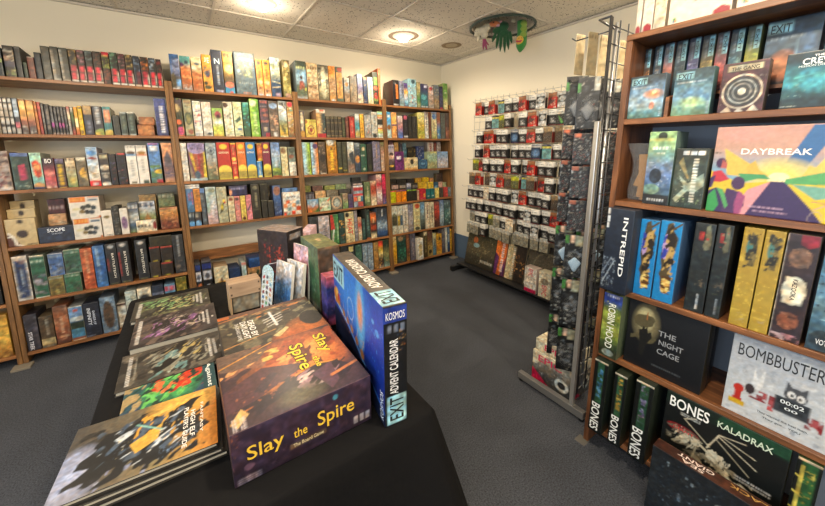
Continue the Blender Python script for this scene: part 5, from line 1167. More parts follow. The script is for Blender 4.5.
SR(3, '''
595.4 625 209 d.2 s-.055|q .6;g 283244 232c3c 202838;r .06 .92 .14 .99 e0e4e8;r .06 .83 .16 .9 e0e4e8;r .06 .76 .14 .82 e0e4e8;m 70 .008 4c586c 8898a8 a8b8c8 34405c @ .05 .05 .5 .42;l .1 .1 .45 .38 .01 a0b0c0;l .05 .2 .35 .42 .01 8090a4;r 0 0 1 .02 10141c|e4e8ec v .72 .56 .17 .7 INTREPID|midnight blue box with vertical white title
627 650 219.5|BL||bright blue box with gold compass-like frame
651 671.6 221.5|BL||bright blue box with gold compass-like frame
682.6 702.2 223.5|GR||black-green box with red and bronze crest
703 718.6 225|GR||black-green box with red and bronze crest
727.3 746.6 228|YL||mustard box with bronze and teal figure
747.3 766.6 231|YL||mustard box with bronze and teal figure
767.6 799 235 g|b 33262b;r 0 0 .06 1 d8d0c4;e .5 .78 .32 .09 6c5448;m 10 .01 8c6c58 @ .25 .7 .75 .86;e .5 .48 .34 .13 e8e0c8;m 24 .012 e8e0c8 @ .22 .36 .78 .6;e .5 .2 .3 .08 84503c;m 14 .01 a86c50 5c3428 @ .25 .14 .75 .27;m 16 .012 c8a8a8 a87880 @ .05 .0 .95 .08;p .45 .99 .45 .9 .68 .87 .92 .9 .92 .99 8c2434|2c2024 v .5 .49 .16 .2 KAZOOKA|dark plum box with a cream splat title
803.5 842 245 d.15|g 48647c 5c88a4 6c94ac 48687c 34444e;m 34 .016 7ca4b8 3c5468 8cb4c4 28384a @ .05 .3 .95 .95;e .45 .12 .35 .09 2c3a44|d8dce0 h .45 .09 .4 .05 VOTE|misty blue box with dark oval badge
'''.replace('BL', BL).replace('GR', GR).replace('YL', YL), cell=.0035, s0=.012, depth=.26)
NC = 'q .4;g 1a1d22 15171c 111317 0e0f13;s .26 .68 .2 .3 8c8464;s .25 .74 .13 .18 d8d0a0;f 30 .08 1.5 .3 5c563f @ .1 .4 .42 .95;p .22 .2 .27 .2 .3 .4 .36 .5 .34 .58 .3 .55 .29 .64 .26 .6 .24 .64 .22 .58 .18 .56 .2 .45 1c1c1a;l .27 .74 .27 .84 .012 a86838;w .4 .12 .75 .15 50565c 1'
SR(4, '''
598 615.6 289 d.2 g s-.02|g 3c50a0 3c50a0 4c5c3c 98a848 5c6c34 a8b458 788c3c 38482c 2c3424 38402c;m 30 .008 d0cc60 3c4c28 8ca040 @ .05 .25 .95 .88;e .5 .08 .3 .05 8c9c98;w .2 .93 .8 .98 d8dcf0 1|dfe4da v .5 .5 .4 .7 ROBIN HOOD|green forest box with blue top label
'''.replace('ROBIN HOOD', 'ROBIN HOOD'), cell=.003)
SR(4, '622.4 699.4 307.5 d.07|'+NC+'|8c9096 h .54 .62 .22 .075 THE;;8c9096 h .6 .49 .3 .075 NIGHT;;8c9096 h .58 .36 .28 .075 CAGE|black box with a glowing moon and hand', cell=.003, s0=.02)
SR(4, '625 706 303 d.05|b 17191e;r 0 .97 1 1 2c3038||plain black box directly behind the moon-and-hand box', s0=.1)
SR(4, '627 706 301 d.05|b 1a1c24;r 0 .97 1 1 34304c||plain near-black box at the very back', s0=.16)
BBU = ('q .35;g b0b8c4 c0c8d4 ccd4dc d4dae0;m 60 .03 a8b0bc c8d0d8 dce2e8 b8c0cc;'
       'e .27 .47 .045 .07 e8ecf0;p .23 .5 .235 .66 .26 .52 e8ecf0;p .28 .52 .31 .66 .32 .5 e8ecf0;m 9 .02 a82c30 8c2024 @ .22 .28 .36 .4;e .22 .38 .04 .06 3c3034;'
       'e .56 .5 .085 .085 50545c;p .48 .52 .485 .64 .54 .56 50545c;p .58 .56 .64 .63 .64 .52 50545c;e .53 .5 .03 .04 f0f2f4;e .6 .49 .03 .04 f0f2f4;e .535 .495 .012 .018 202428;e .595 .485 .012 .018 202428;'
       'e .88 .44 .07 .07 e8ecf0;p .82 .46 .8 .56 .86 .5 e8ecf0;p .9 .5 .96 .58 .95 .46 e8ecf0;e .9 .43 .02 .025 303030;'
       'm 26 .026 a82c30 c84848 8c2024 @ .38 .22 .5 .4;m 16 .024 b03438 8c2024 @ .66 .2 .78 .34;m 10 .02 a83034 @ .84 .24 .98 .36;r .42 .26 .68 .44 3a4048;r .44 .36 .66 .42 22282e;r .46 .3 .64 .34 22282e;'
       'r .1 .2 .16 .3 b83028;e .13 .34 .045 .05 c8382c;r .06 .13 .2 .19 d8b030;r .09 .19 .17 .22 b83028;p .9 0 .9 .12 .95 .14 1 .14 1 0 9c2c38;e .93 .63 .08 .055 202428')
SR(4, '720.8 850 352 d.07|'+BBU+'|23272c h .42 .82 .72 .15 BOMBBUSTERS;;dfe6ea h .55 .39 .18 .045 00:02;;dfe6ea h .55 .32 .1 .03 00;;303438 h .5 .15 .4 .03 They wanted the bear bomb...;;303438 h .5 .1 .3 .03 they got...;;e8eef0 h .93 .63 .1 .045 BB|pale grey box with cartoon bomb squad in red'.replace('They wanted the bear bomb...', 'They wanted the best team.').replace('they got...', 'They got... YOU'), cell=.0035, s0=.02)
# slabs on the lowest board
def BO(lo, col): return 'b 0f1311;r .3 .42 .72 1 2c5038;m 26 .012 %s @ .35 .5 .66 .96;r .0 .97 1 1 cfc4b0' % col
SR(5, '''
587.5 600.4 357 s-.035 d.2|BA|e8ecea v .42 .22 .62 .38 BONES|black miniatures box with blue script
606.6 618.8 375 s-.035 d.2|BB|e8ecea v .42 .22 .62 .38 BONES|black miniatures box with gold script
626.4 643.4 379 s-.035 d.2|BC|e8ecea v .42 .22 .62 .38 BONES|black miniatures box with grey-violet script
'''.replace('BA', BO(0, '5a8cb8 3c6c98')).replace('BB', BO(0, 'b89848 8c7030')).replace('BC', BO(0, '8c84a0 5c5474')), cell=.003)
KD = ('q .8;b 0d1110;r 0 .86 1 1 14241c;p .5 1 1 1 1 .88 .45 .9 1f4630;e .2 .62 .15 .05 7c1c20;'
      'f 20 .035 3 .4 6c6658 @ .08 .4 .45 .64;f 70 .02 4 .3 c8c0a8 @ .1 .45 .42 .62;f 80 .02 5 .4 d8d0b8 @ .38 .42 .62 .6;f -40 .03 3 .4 8c8470 @ .35 .25 .65 .5;f -45 .02 3 .35 d8d0b8 @ .55 .15 .8 .45;l .12 .45 .3 .6 .016 b0a890;l .3 .6 .5 .5 .022 c8c0a8;l .5 .5 .64 .3 .022 b8b098;l .64 .3 .8 .18 .016 c8c0a8;l .8 .18 .88 .16 .02 d8d0b8;'
      'l .42 .58 .5 .78 .012 d8d0b8;l .5 .78 .7 .82 .008 d8d0b8;l .5 .78 .78 .72 .008 c8c0a8;l .5 .76 .8 .62 .008 d8d0b8;l .48 .72 .76 .52 .008 b8b098;l .44 .6 .2 .76 .01 c8c0a8;l .2 .76 .3 .82 .008 c8c0a8;l .34 .56 .3 .3 .012 a8a088;l .3 .3 .24 .26 .01 a8a088;l .54 .44 .5 .24 .012 a8a088;'
      'm 22 .005 d8d0b8 @ .12 .5 .3 .66;w .16 .78 .34 .82 c8ccc8 2;w .66 .42 .92 .48 c8ccd0 2')
SR(5, '655.5 771 412 d.07 s.0|'+KD+'|eef0ee h .22 .9 .36 .12 BONES;;c8d8c4 h .68 .9 .42 .065 KALADRAX;;c83838 h .2 .62 .2 .03 GIANT|large black box with a skeletal dragon', cell=.003)
SR(5, '776 800 462 d.2 s-.005|b 0e1411;r .25 .0 .8 .97 2c5a34;r 0 .97 1 1 cfb898;m 26 .008 b8a850 8c8438 @ .3 .35 .75 .9;l .3 .3 .3 .92 .02 c8b858;l .1 .82 .35 .8 .015 c8b858;l .1 .66 .35 .64 .015 c8b858;l .1 .5 .35 .48 .015 c8b858||black and green box with gold gothic lettering', cell=.003)
# box standing on the floor in front of the lowest board
zt = on(664, 445, 0, 1.40)[2]
x0 = FR.x_at(659, -.07, zt); x1 = x0+.42
M = FR.M @ T((x0+x1)/2, -.122, 0.0008)
game_box(M, x1-x0, .055, .292, 'g 1c2024 262c32 20262c;m 50 .02 3c464e 586470 2c343c 788894 @ .1 .3 .9 .9;e .5 .7 .05 .06 b8c4cc;r .03 .02 .97 .04 3c3430', '@top e8d8d0 d .27 .28 .15 .3 SEA;;@top e8d8d0 d .28 .66 .24 .32 GIANT;;@top b89050 d .62 .66 .26 .3 BLACK',
         'black figure box with grey cloud art on the floor before the skeletal dragon', arts={'top': 'h 3c2018 4c2c20 38201a;r 0 .92 1 1 8c6c50'}, cell=.004, group=None)
# ---------------------------------------------------------------- wire grid of carded packs near the right wall
GX = 2.72
M_WIRE = plain('b9bcc0', .3, .85); M_STEEL = plain('85868a', .32, .9); M_BLK = plain('17181b', .45)
FG = Frame(T(GX, 0, 0) @ RZ(-math.pi/2)); FG.flip = True
gy0, gy1 = 2.66, .98
e = empty('wire_grid', T(GX, 0, 0), 'tall wire grid of carded packs standing before the right wall', 'display grid')
bm = bmesh.new()
y = gy0
while y > gy1: tube_bm(bm, [(0, y, .08), (0, y, 1.93)], .0019, 5); y -= .0762/1.0
z = .08
while z < 1.96: tube_bm(bm, [(-.004, gy0, z), (-.004, gy1, z)], .0019, 5); z += .0762
bm_obj('wire_mesh', bm, M_WIRE, e, smooth=True)
for yy in (2.70, 1.2):
    bm = bmesh.new(); box_bm(bm, -.27, .10, yy-.02, yy+.02, .012, .06); box_bm(bm, -.26, -.22, yy-.015, yy+.015, 0, .012); box_bm(bm, .07, .11, yy-.015, yy+.015, 0, .012)
    bm_obj('foot', bm, plain('3c3d40', .35, .7), e, bevel=.002)
boxes('base_shelf', [(-.225, -.008, 1.22, 2.655, .098, .108), (-.23, -.225, 1.22, 2.655, .098, .113)], plain('1c1c1e', .5), e, bevel=.001)
ROWS = [  # header-top height, first column y, pitch, codes
 (1.868, 2.475, .088, 'RKRTKKRKWRWNC'),
 (1.726, 2.455, .088, '.KTYK.KRW KGRNC'.replace(' ', '')),
 (1.584, 2.475, .088, 'KRRKKNKRKBBCK'),
 (1.440, 2.475, .088, 'KRKKKKKKNTKKK'),
 (1.297, 2.53, .090, 'YRKKKRKKRKKKRK'),
 (1.155, 2.53, .090, 'BRBWRBYTBRKKCK'),
 (1.010, 2.60, .086, 'KKKCKKKWRKKKBKK'),
 (.866, 2.60, .086, 'KKKKKKKKKWKKRRK'),
 (.730, 2.56, .090, 'ZKKYZKCKKWKKZK'),
 (.610, 2.56, .100, 'ZZKZZZZZZZ'),
]
PK = {
 'K': ('black', 'q .5;b fffcf2;r 0 0 1 .64 141314;f 20 .12 1.4 .3 8c8c88 @ .2 .15 .8 .55;f 20 .08 1.2 .15 e0e0dc @ .25 .2 .75 .5;r 0 0 1 .07 b02c28;w .15 .72 .7 .8 504c48 1'),
 'R': ('red', 'q .5;b 8c5c3c;r 0 0 1 .7 c42820;f 20 .14 1.4 .35 5c2420 @ .1 .15 .9 .75;f 50 .1 1.2 .15 e8a088 @ .2 .2 .8 .7;w .1 .78 .85 .9 c88c60 1;r .65 .05 .9 .14 e8c8b8'),
 'T': ('teal', 'b 2c3450;r 0 .72 1 .84 d8c860;r 0 .08 1 .7 6c9c9c;m 12 .008 c8dcd8 3c6468 @ .15 .15 .85 .65;r 0 0 1 .08 b83830'),
 'Y': ('yellow-green', 'b 5c5c30;r 0 .6 1 .9 b8b83c;m 10 .008 3c3c28 d8d860 @ .2 .1 .8 .55;r 0 0 1 .06 a83028'),
 'B': ('brown', 'b 584838;r 0 .7 1 1 a8906c;m 14 .008 2c2620 8c7c64 @ .15 .1 .85 .65;r 0 0 1 .05 8c3028'),
 'W': ('white', 'b e8e4dc;r .12 .35 .88 .75 1c1c1c;e .5 .55 .28 .15 d8d8d4;m 5 .006 505050 @ .3 .45 .7 .65;w .2 .1 .8 .2 8c8880 1'),
 'N': ('navy', 'b d8dce0;r 0 0 1 .75 24344c;s .5 .4 .4 .25 6c90b8;r 0 0 1 .07 983030;w .1 .8 .9 .92 3c4450 1'),
 'C': ('cream', 'b e4d8c0;w .15 .78 .85 .9 8c7c64 1;m 10 .008 a88c68 6c5c48 @ .2 .2 .8 .6;r 0 0 1 .05 b89c78'),
 'G': ('black and green', 'b e4e0d4;r 0 0 1 .66 2c2e2c;p .3 .6 .5 .45 .8 .2 .6 .15 .4 .35 6cb858;r 0 0 1 .08 a82c28;w .15 .72 .7 .8 504c48 1'),
 'Z': ('clear', 'b c8c4b8;r 0 0 1 .7 8c8878;m 20 .008 c8b890 6c6454 e0dcd0 484438 @ .1 .05 .9 .65'),
}
bl_bm = bmesh.new()
def blister_mesh(w, h, dp):
    bm = bmesh.new(); r = [(0, 1.0), (.4*dp, .97), (.85*dp, .9), (dp, .72)]; prev = None; n = 16
    for yy, k in r:
        ring = [bm.verts.new((w/2*k*math.copysign(abs(math.cos(a))**.45, math.cos(a)), -yy, h/2+h/2*k*math.copysign(abs(math.sin(a))**.45, math.sin(a)))) for a in (2*math.pi*i/n for i in range(n))]
        if prev:
            for i in range(n): bm.faces.new((prev[i], prev[(i+1) % n], ring[(i+1) % n], ring[i]))
        prev = ring
    bm.faces.new(prev)
    bmesh.ops.recalc_face_normals(bm, faces=bm.faces[:])
    me = bpy.data.meshes.new('blister'); bm.to_mesh(me); bm.free(); me.materials.append(M_BLIS); me.polygons.foreach_set('use_smooth', [True]*len(me.polygons)); return me
M_BLIS = M_CLEAR.copy(); M_BLIS.name = 'clear_blister_plastic'; M_BLIS.node_tree.nodes['Principled BSDF'].inputs['Alpha'].default_value = .07
bl_bm.free()
BLM = blister_mesh(.056, .062, .014)
def hang_card(w, h, art, seed):
    body = art.split('r 0 0 1 ')[1].split(';')[0].split()[-1] if 'r 0 0 1 ' in art else '2a2626'
    sd = 'q .2;b d8d4ca;r 0 0 1 .66 %s;r .3 0 .5 .66 141313;r .7 0 .8 .66 141313' % body
    return art_box_mesh('card', w, .042, h, {'front': art, 'left': sd, 'right': sd}, 'd8d4ca', .006, .0004, seed)
PROTO = {}
for i, (k, (nm, art)) in enumerate(PK.items()): PROTO[k] = hang_card(.083, .128, art, 300+i)
rowname = ['top', 'second', 'third', 'fourth', 'fifth', 'sixth', 'seventh', 'eighth', 'ninth', 'tenth']
CN = ORD+['fourteenth from left', 'fifteenth from left']
rng = random.Random(3); hk = None; nh = 0
grid_e = e
for r, (zt, ys, pt, codes) in enumerate(ROWS):
    for c, k in enumerate(codes):
        yy = ys-c*pt
        if nh < 99:
            if hk is None:
                bm = bmesh.new(); tube_bm(bm, [(-.004, 0, .012), (-.02, 0, 0), (-.20, 0, -.004), (-.225, 0, .012)], .0022, 5)
                hk = bm_obj('peg_hook', bm, M_WIRE, grid_e, T(0, yy, zt-.012-.0), smooth=True)
            else:
                h2 = hk.copy(); COL.objects.link(h2); h2.parent = grid_e; h2.matrix_local = T(0, yy, zt-.012)
            nh += 1
        if k == '.': continue
        nm = PK[k][0]
        lab = '%s %s, %s in %s row of the wire grid' % (nm, 'bag of trinkets' if k == 'Z' else 'blister pack', CN[c] if c < len(codes)-1 else 'last', rowname[r])
        M = T(2.60+rng.uniform(-.035, .03), yy, zt-.134) @ RZ(-math.pi/2+rng.uniform(-.12, .12)) @ RX(rng.uniform(-.03, .03)) @ T(0, 0, rng.uniform(-.003, .003))
        o = empty('blister_pack', M, lab, 'carded pack', 'packs hanging in the %s row of the wire grid' % rowname[r])
        link('card', PROTO[k], None, o)
        link('blister', BLM, T(0, -.0006, .012), o)
# boxes leaning on the base shelf of the grid
def lean(u0, u1, vt, art, txt, look, s=-.135, d=.02, tilt=-.2, z=.1095, cell=.006, name='game_box'):
    xa, xb = FG.x_at(u0, s, z), FG.x_at(u1, s, z); xm = (xa+xb)/2; w = xb-xa-.004
    h = (FG.z_at(vt, xm, s+.06)-z)/math.cos(tilt)
    M = FG.M @ T(xm, s, z-d*math.sin(tilt)) @ RX(tilt)
    return game_box(M, w, d, h, art, txt, look, group='boxes leaning on the base of the wire grid', cell=cell, name=name)
lean(464, 492, 225.5, 'g 2c3c44 3c4030 4c4834 5c5440 38342c 2c2820;r .05 .82 .4 .97 34506c;w .08 .84 .36 .95 8cb0c8 2;m 60 .022 7c7050 3c3c2c 5c6450 988c6c 28261f @ .05 .1 .95 .75;e .3 .6 .08 .07 b8683c;e .35 .48 .1 .05 8cb0b8;w .55 .12 .95 .2 c8c4b8 1', '', 'green-brown box with armed figures leaning at the far end of the wire grid')
lean(492.5, 503, 231, 'g 583868 e0783c e07038 5c3060 48284c;p 0 1 .5 1 .9 .5 .6 0 0 0 e07838;p 0 .5 .4 .4 .3 0 0 0 5c3064;W .5 .1 .8 .75 e8dce0 1', '', 'orange and purple box leaning on the base of the wire grid', tilt=-.17)
lean(503.5, 522, 236.5, 'h d8ccac c8b890 241f1c 2c241e 1f1b19;m 26 .02 b87840 8c5830 583828 e0a860 @ .35 .15 .95 .6;r .3 .75 1 1 181617;W .3 .05 .45 .7 ece4d4 1', '', 'cream-edged black box with glowing copper figures leaning on the grid', tilt=-.17)
lean(522.5, 566, 249, 'g 34302a 4a453a 504a3c 3c382f;m 70 .03 5c5646 38342b 6c6552 2c2924;o .45 .5 .3 .35 6c6654 .8;w .02 .05 .4 .14 d8d4c8 1;r 0 .9 1 1 2a2622', '', 'wide grey-brown box with rune-like art leaning on the grid', tilt=-.22)
EPW = 'g ece4cc e8dfc6 e4dac0;e .5 .62 .3 .12 8c8474;m 10 .01 3c3834 6c6458 @ .3 .5 .7 .75'
lean(523.5, 535.5, 266.5, 'g e8e0d4 e4dcd0 e0d8cc;m 22 .014 2c2c30 6c6c70 4c4c50 @ .2 .3 .85 .6;r 0 0 1 .17 d02858', 'c82850 v .5 .8 .35 .3 EPIC', 'white box with pink base at the foot of the grid', s=-.215, d=.08, tilt=0)
lean(537.5, 549.5, 271, EPW, 'c82850 v .5 .28 .4 .4 EPIC', 'cream box with pink title at the foot of the grid', s=-.215, d=.08, tilt=0)

# ---------------------------------------------------------------- second rack, edge-on beside the near bookcase
RY_ = .79
e = empty('grid_rack', T(1.6, RY_, 0), 'steel grid rack on a T-shaped base seen edge-on beside the right-hand bookcase', 'display rack')
bm = bmesh.new(); box_bm(bm, -.014, .010, -.011, .011, .055, 1.53); bm_obj('post', bm, plain('c9c7c2', .3, .75), e, bevel=.003)
bm = bmesh.new(); box_bm(bm, -.018, .014, -.07, .33, .018, .058); bm_obj('base_foot', bm, plain('8a8a8a', .35, .6), e, bevel=.003)
bm = bmesh.new(); box_bm(bm, .58, .62, -.1, .31, .018, .062); bm_obj('base_foot', bm, plain('67686a', .3, .85), e, bevel=.003)
for (xx, yy) in ((0, -.055), (0, .315), (.6, -.07), (.6, .28)):
    bm = bmesh.new(); tube_bm(bm, [(xx, yy, 0), (xx, yy, .018)], .014, 12); bm_obj('glide', bm, M_BLK, e)
bm = bmesh.new()
for xx in (.03, .045, .12, .2, .28, .36, .44, .52, .585):
    tube_bm(bm, [(xx, 0, .1), (xx, 0, 1.98)], .0035 if xx > .04 else .006, 6)
for k in range(25): tube_bm(bm, [(.03, .004, .12+k*.0762), (.585, .004, .12+k*.0762)], .0028, 5)
tube_bm(bm, [(.03, 0, 1.98), (.05, .06, 1.985), (.12, .06, 1.98), (.13, 0, 1.93)], .005, 6)
bm_obj('wire_panel', bm, plain('6c6e72', .3, .85), e, smooth=True)
bm = bmesh.new(); tube_bm(bm, [(.105, .01, 1.97), (.1, .01, .12)], .007, 8); bm_obj('upright_rod', bm, M_WIRE, e, smooth=True)
BK1 = 'b 0e0f10;f 30 .05 1.6 .2 303336;f 60 .03 1.4 .05 c0c0bc;r .0 .9 1 1 1c1d20;r .04 .7 .2 .86 488c44;r .7 .72 .9 .98 c8c4b4;f 0 .04 1.5 .2 5c6064 @ .15 .15 .85 .7;m 3 .008 b04030 @ .1 .3 .9 .5'
BK2 = 'b 0e0f10;f 30 .05 1.6 .2 303336;f 60 .035 1.4 .05 a8acac;f 10 .03 1.5 .03 d8d4cc;f 10 .03 1.5 .03 a84838;r .1 .85 .35 .95 c87050'
BK3 = 'b 0e0f10;f 30 .05 1.6 .2 303336;f 60 .03 1.4 .05 b8bab4;r .05 .78 .22 .95 488c44;r .3 .8 .45 .96 d8b8a0;r .5 .74 .8 .95 a8a890;f 0 .04 1.5 .2 6c7074 @ .1 .08 .9 .7'
BG1 = 'q .6;b a89878;w .15 .8 .85 .92 6c5c44 1;m 16 .01 a89470 c8b48c @ .15 .2 .85 .7;r 0 0 1 .04 8c7c5c'
kinds = {}
def rack_pack(x, y, z, w, h, art, look, yaw=0, blob=None, clear=True):
    key = (art, w, h)
    if key not in kinds: kinds[key] = art_box_mesh('card', w, .0018, h, {'front': art}, '1c1c1e' if art != BG1 else 'd8c8a4', .006, .0004, 500+len(kinds))
    if ('b', w, h) not in kinds: kinds[('b', w, h)] = blister_mesh(w*.7, h*.5, .022)
    o = empty('blister_pack', T(x, y, z) @ RZ(math.radians(-58+yaw)), look, 'carded pack', 'packs hanging on the edge-on steel rack')
    link('card', kinds[key], None, o)
    if clear: link('blister', kinds[('b', w, h)], T(0, -.0008, h*.12), o)
    if blob:
        if blob not in kinds:
            bm = bmesh.new()
            bmesh.ops.create_icosphere(bm, subdivisions=3, radius=1)
            for v in bm.verts:
                v.co = Vector((v.co.x*.026*(1+.25*math.sin(v.co.z*3)), v.co.y*.008, v.co.z*.034*(1+.15*math.cos(v.co.x*4))))
            me = bpy.data.meshes.new('cast_figure'); bm.to_mesh(me); bm.free(); me.materials.append(plain(blob, .5)); me.polygons.foreach_set('use_smooth', [True]*len(me.polygons)); kinds[blob] = me
        link('cast_figure', kinds[blob], T(0, -.011, h*.33), o)
    return o
cnt = {}
tiers = [  # z of the card foot, height, art, word, y positions, xs
 (1.745, .19, BG1, 'beige carded pack', None), (1.50, .24, BK1, 'black carded pack with a grey figure', '707478'),
 (1.33, .15, BK2, 'black carded pack with clear bubble', None), (1.16, .16, BK2, 'black carded pack', None), (.99, .16, BK2, 'black carded pack with clear bubble', None),
 (.74, .23, BK3, 'black carded pack with a pale blue shape', '9cb8d0'), (.46, .27, BK3, 'black carded pack with green and tan corner', None), (.20, .25, BK3, 'black carded pack at the foot', None)]
for ti, (zf, hh, art, look, blob) in enumerate(tiers):
    for ci, (x, y) in enumerate(((1.635, .862), (1.735, .862), (1.835, .862), (1.935, .862), (2.035, .862), (2.135, .862), (1.69, .953), (1.81, .953), (1.93, .953))):
        if ti == 0 and ci in (2, 4, 5, 7, 8): continue
        lab = '%s, %s of %s tier, edge-on rack' % (look, ['first', 'second', 'third', 'fourth', 'fifth', 'sixth', 'seventh', 'eighth', 'ninth'][ci], rowname[ti])
        rack_pack(x, y, zf+.004*ci, .098 if ti else .06, hh, art, lab, yaw=[0, 4, -3, 5, -4, 3, 6, -6, 0][ci]+(42 if ti == 0 else 0), blob=blob, clear=(ti != 0))
bm = bmesh.new()
hkp = None
for ti, (zf, hh, *_r) in enumerate(tiers):
    for x in (.06, .18, .30)[:1 if ti == 0 else 3]:
        if hkp is None:
            bm = bmesh.new(); tube_bm(bm, [(0, .006, 0), (0, .17, -.004), (0, .19, .012)], .003, 6); hkp = bm_obj('peg_hook', bm, plain('4a4c52', .35, .8), e, T(x, 0, zf+hh-.006), smooth=True)
        else:
            h2 = hkp.copy(); COL.objects.link(h2); h2.parent = e; h2.matrix_local = T(x, 0, zf+hh-.006)
# stack of cream and pink boxes on the carpet behind the rack's foot
F2 = T(1.665, 0, 0) @ RZ(-math.pi/2)
EA = 'g ece4cc 8c8880 4c4c4c 3c3c3e;m 50 .016 2c2c30 a8a8a4 6c6c6c dcdcd8 @ .1 .05 .95 .7;p 0 1 .3 1 .15 .6 0 .55 ece4cc;p 0 .28 .5 .02 0 0 d02858;p 0 .45 .2 .3 .45 .08 .35 0 0 .12 c82850;e .75 .35 .16 .18 d8dcd8;e .75 .35 .09 .1 2c2c30'
EAT = 'g ece4cc e8dfc4;e .2 .8 .05 .05 2c2824;e .3 .78 .06 .05 2c2824'
game_box(F2 @ T(-.955, 0, .0006), .25, .2, .2, EA, 'd02858 h .45 .82 .6 .2 EPIC;;@top d02858 h .62 .62 .5 .22 EPIC;;@top d02858 h .65 .25 .5 .2 EPIC', 'lower cream box with pink title and engine art, standing on the carpet', arts={'top': EAT, 'right': EA}, cell=.005, group='cream and pink boxes stacked by the steel post', side='e6dcc2')
game_box(F2 @ T(-.955, .205, .0006), .25, .16, .31, 'g d02858 d83060 c82850;r .1 .6 .6 .8 f0e8e0;l .2 .3 .8 .5 .04 f0e8e0', 'f4ece4 h .5 .68 .6 .2 EPIC', 'taller pink-faced box behind the cream one on the carpet', arts={'top': 'g ece4cc e8dfc4'}, cell=.005, group='cream and pink boxes stacked by the steel post', side='e6dcc2')
game_box(F2 @ T(-.955, .012, .2012), .236, .17, .075, 'g ece4cc e8dfc4;r 0 0 1 .2 d8ccb0', 'd02858 h .5 .5 .5 .5 EPIC;;@top d02858 h .5 .5 .6 .35 EPIC', 'flat cream box resting on the lower cream box', arts={'top': EAT}, cell=.005, group='cream and pink boxes stacked by the steel post', side='e6dcc2')
# ---------------------------------------------------------------- the table under a black cloth
TZ = .735
e = empty('display_table', T(.1, 1.24, 0), 'folding table hidden under the black cloth in the foreground', 'table')
boxes('tabletop', [(-.35, .37, -.62, .62, TZ-.035, TZ-.006)], plain('8c8478', .6), e, bevel=.003)
for x in (-.33, .33):
    for y in (-.56, .56):
        bm = bmesh.new(); tube_bm(bm, [(x, y, 0), (x, y, TZ-.036)], .014, 10); bm_obj('leg', bm, plain('55565a', .4, .7), e, smooth=True)
# cloth: flat on top, falling in folds all round
def cloth():
    P = []; nu = 220; prof = [(0, 0), (.5, 0), (.9, 0), (1.0, 0), (1.0, -.012), (1.0, -.06), (1.0, -.14), (1.0, -.24), (1.0, -.36), (1.0, -.48), (1.0, -.6), (1.0, -.70)]
    x0, x1, y0, y1 = -.258, .486, .598, 1.87
    cx, cy = (x0+x1)/2, (y0+y1)/2; a, b = (x1-x0)/2, (y1-y0)/2
    ring = []
    per = [((x0, y0), (x1, y0)), ((x1, y0), (x1, y1)), ((x1, y1), (x0, y1)), ((x0, y1), (x0, y0))]
    Ls = [math.hypot(q[1][0]-q[0][0], q[1][1]-q[0][1]) for q in per]; tot = sum(Ls)
    for i in range(nu):
        s = i/nu*tot; k = 0
        while s > Ls[k]: s -= Ls[k]; k += 1
        t = s/Ls[k]; p = (per[k][0][0]+(per[k][1][0]-per[k][0][0])*t, per[k][0][1]+(per[k][1][1]-per[k][0][1])*t)
        nrm = [(0, -1), (1, 0), (0, 1), (-1, 0)][k]
        dc = min(s, Ls[k]-s)
        near = math.exp(-(dc/.07)**2)
        if near > .01:
            cdir = Vector((1 if p[0] > cx else -1, 1 if p[1] > cy else -1)).normalized(); nv = (Vector(nrm)*(1-near*.6)+cdir*near*.6).normalized()
        else: nv = Vector(nrm)
        fold = .5+.5*math.sin(i*.42+1.3*math.sin(i*.11))
        ring.append((p, nv, near, fold))
    bm = bmesh.new(); rows = []
    for (k, dz) in prof:
        row = []
        for (p, nv, near, fold) in ring:
            if dz == 0: q = (cx+(p[0]-cx)*k, cy+(p[1]-cy)*k, TZ)
            else:
                dd = -dz; out = .006+.03*fold*min(1, dd/.3)+near*.11*min(1, dd/.42)**1.0+.02*dd
                q = (p[0]+nv[0]*out, p[1]+nv[1]*out, TZ+dz)
            row.append(bm.verts.new(q))
        rows.append(row)
    n = nu; rows0 = rows[0][0]
    for a_, b_ in zip(rows[1:], rows[2:]):
        for i in range(n): bm.faces.new((a_[i], a_[(i+1) % n], b_[(i+1) % n], b_[i]))
    c = bm.verts.new((cx, cy, TZ))
    for v in rows[0]: bm.verts.remove(v)
    for i in range(n): bm.faces.new((c, rows[1][i], rows[1][(i+1) % n]))
    m, nt, b = new_mat('black_tablecloth'); b.inputs['Base Color'].default_value = (.0045, .0043, .005, 1); b.inputs['Roughness'].default_value = .85; b.inputs['Specular IOR Level'].default_value = .18
    b.inputs['Sheen Weight'].default_value = .0; b.inputs['Sheen Roughness'].default_value = .4
    nz = nt.nodes.new('ShaderNodeTexNoise'); nz.inputs['Scale'].default_value = 9; nz.inputs['Detail'].default_value = 4
    bp = nt.nodes.new('ShaderNodeBump'); bp.inputs['Strength'].default_value = .5; bp.inputs['Distance'].default_value = .012
    nt.links.new(nz.outputs['Fac'], bp.inputs['Height']); nt.links.new(bp.outputs['Normal'], b.inputs['Normal'])
    o = bm_obj('tablecloth', bm, m, smooth=True)
    md = o.modifiers.new('thickness', 'SOLIDIFY'); md.thickness = .0015; md.offset = -1
    tag(o, 'black cloth draped over the display table in the foreground', 'tablecloth')
cloth()
Z0 = TZ+.0008
def tb(x0, x1, y0, y1, z0, z1, label, top=None, front=None, left=None, right=None, txt='', cell=.003, side=None, mat=None, yaw=0, group=None, name='game_box'):
    arts = {k: v for k, v in (('top', top), ('left', left), ('right', right)) if v}
    M = T((x0+x1)/2, (y0+y1)/2, z0) @ RZ(math.radians(yaw)) @ T(0, -(y1-y0)/2, 0)
    return game_box(M, x1-x0, y1-y0, z1-z0, front, txt, label, arts=arts, cell=cell, side=side, mat=mat or M_WRAP, group=group, name=name, b=.0015)
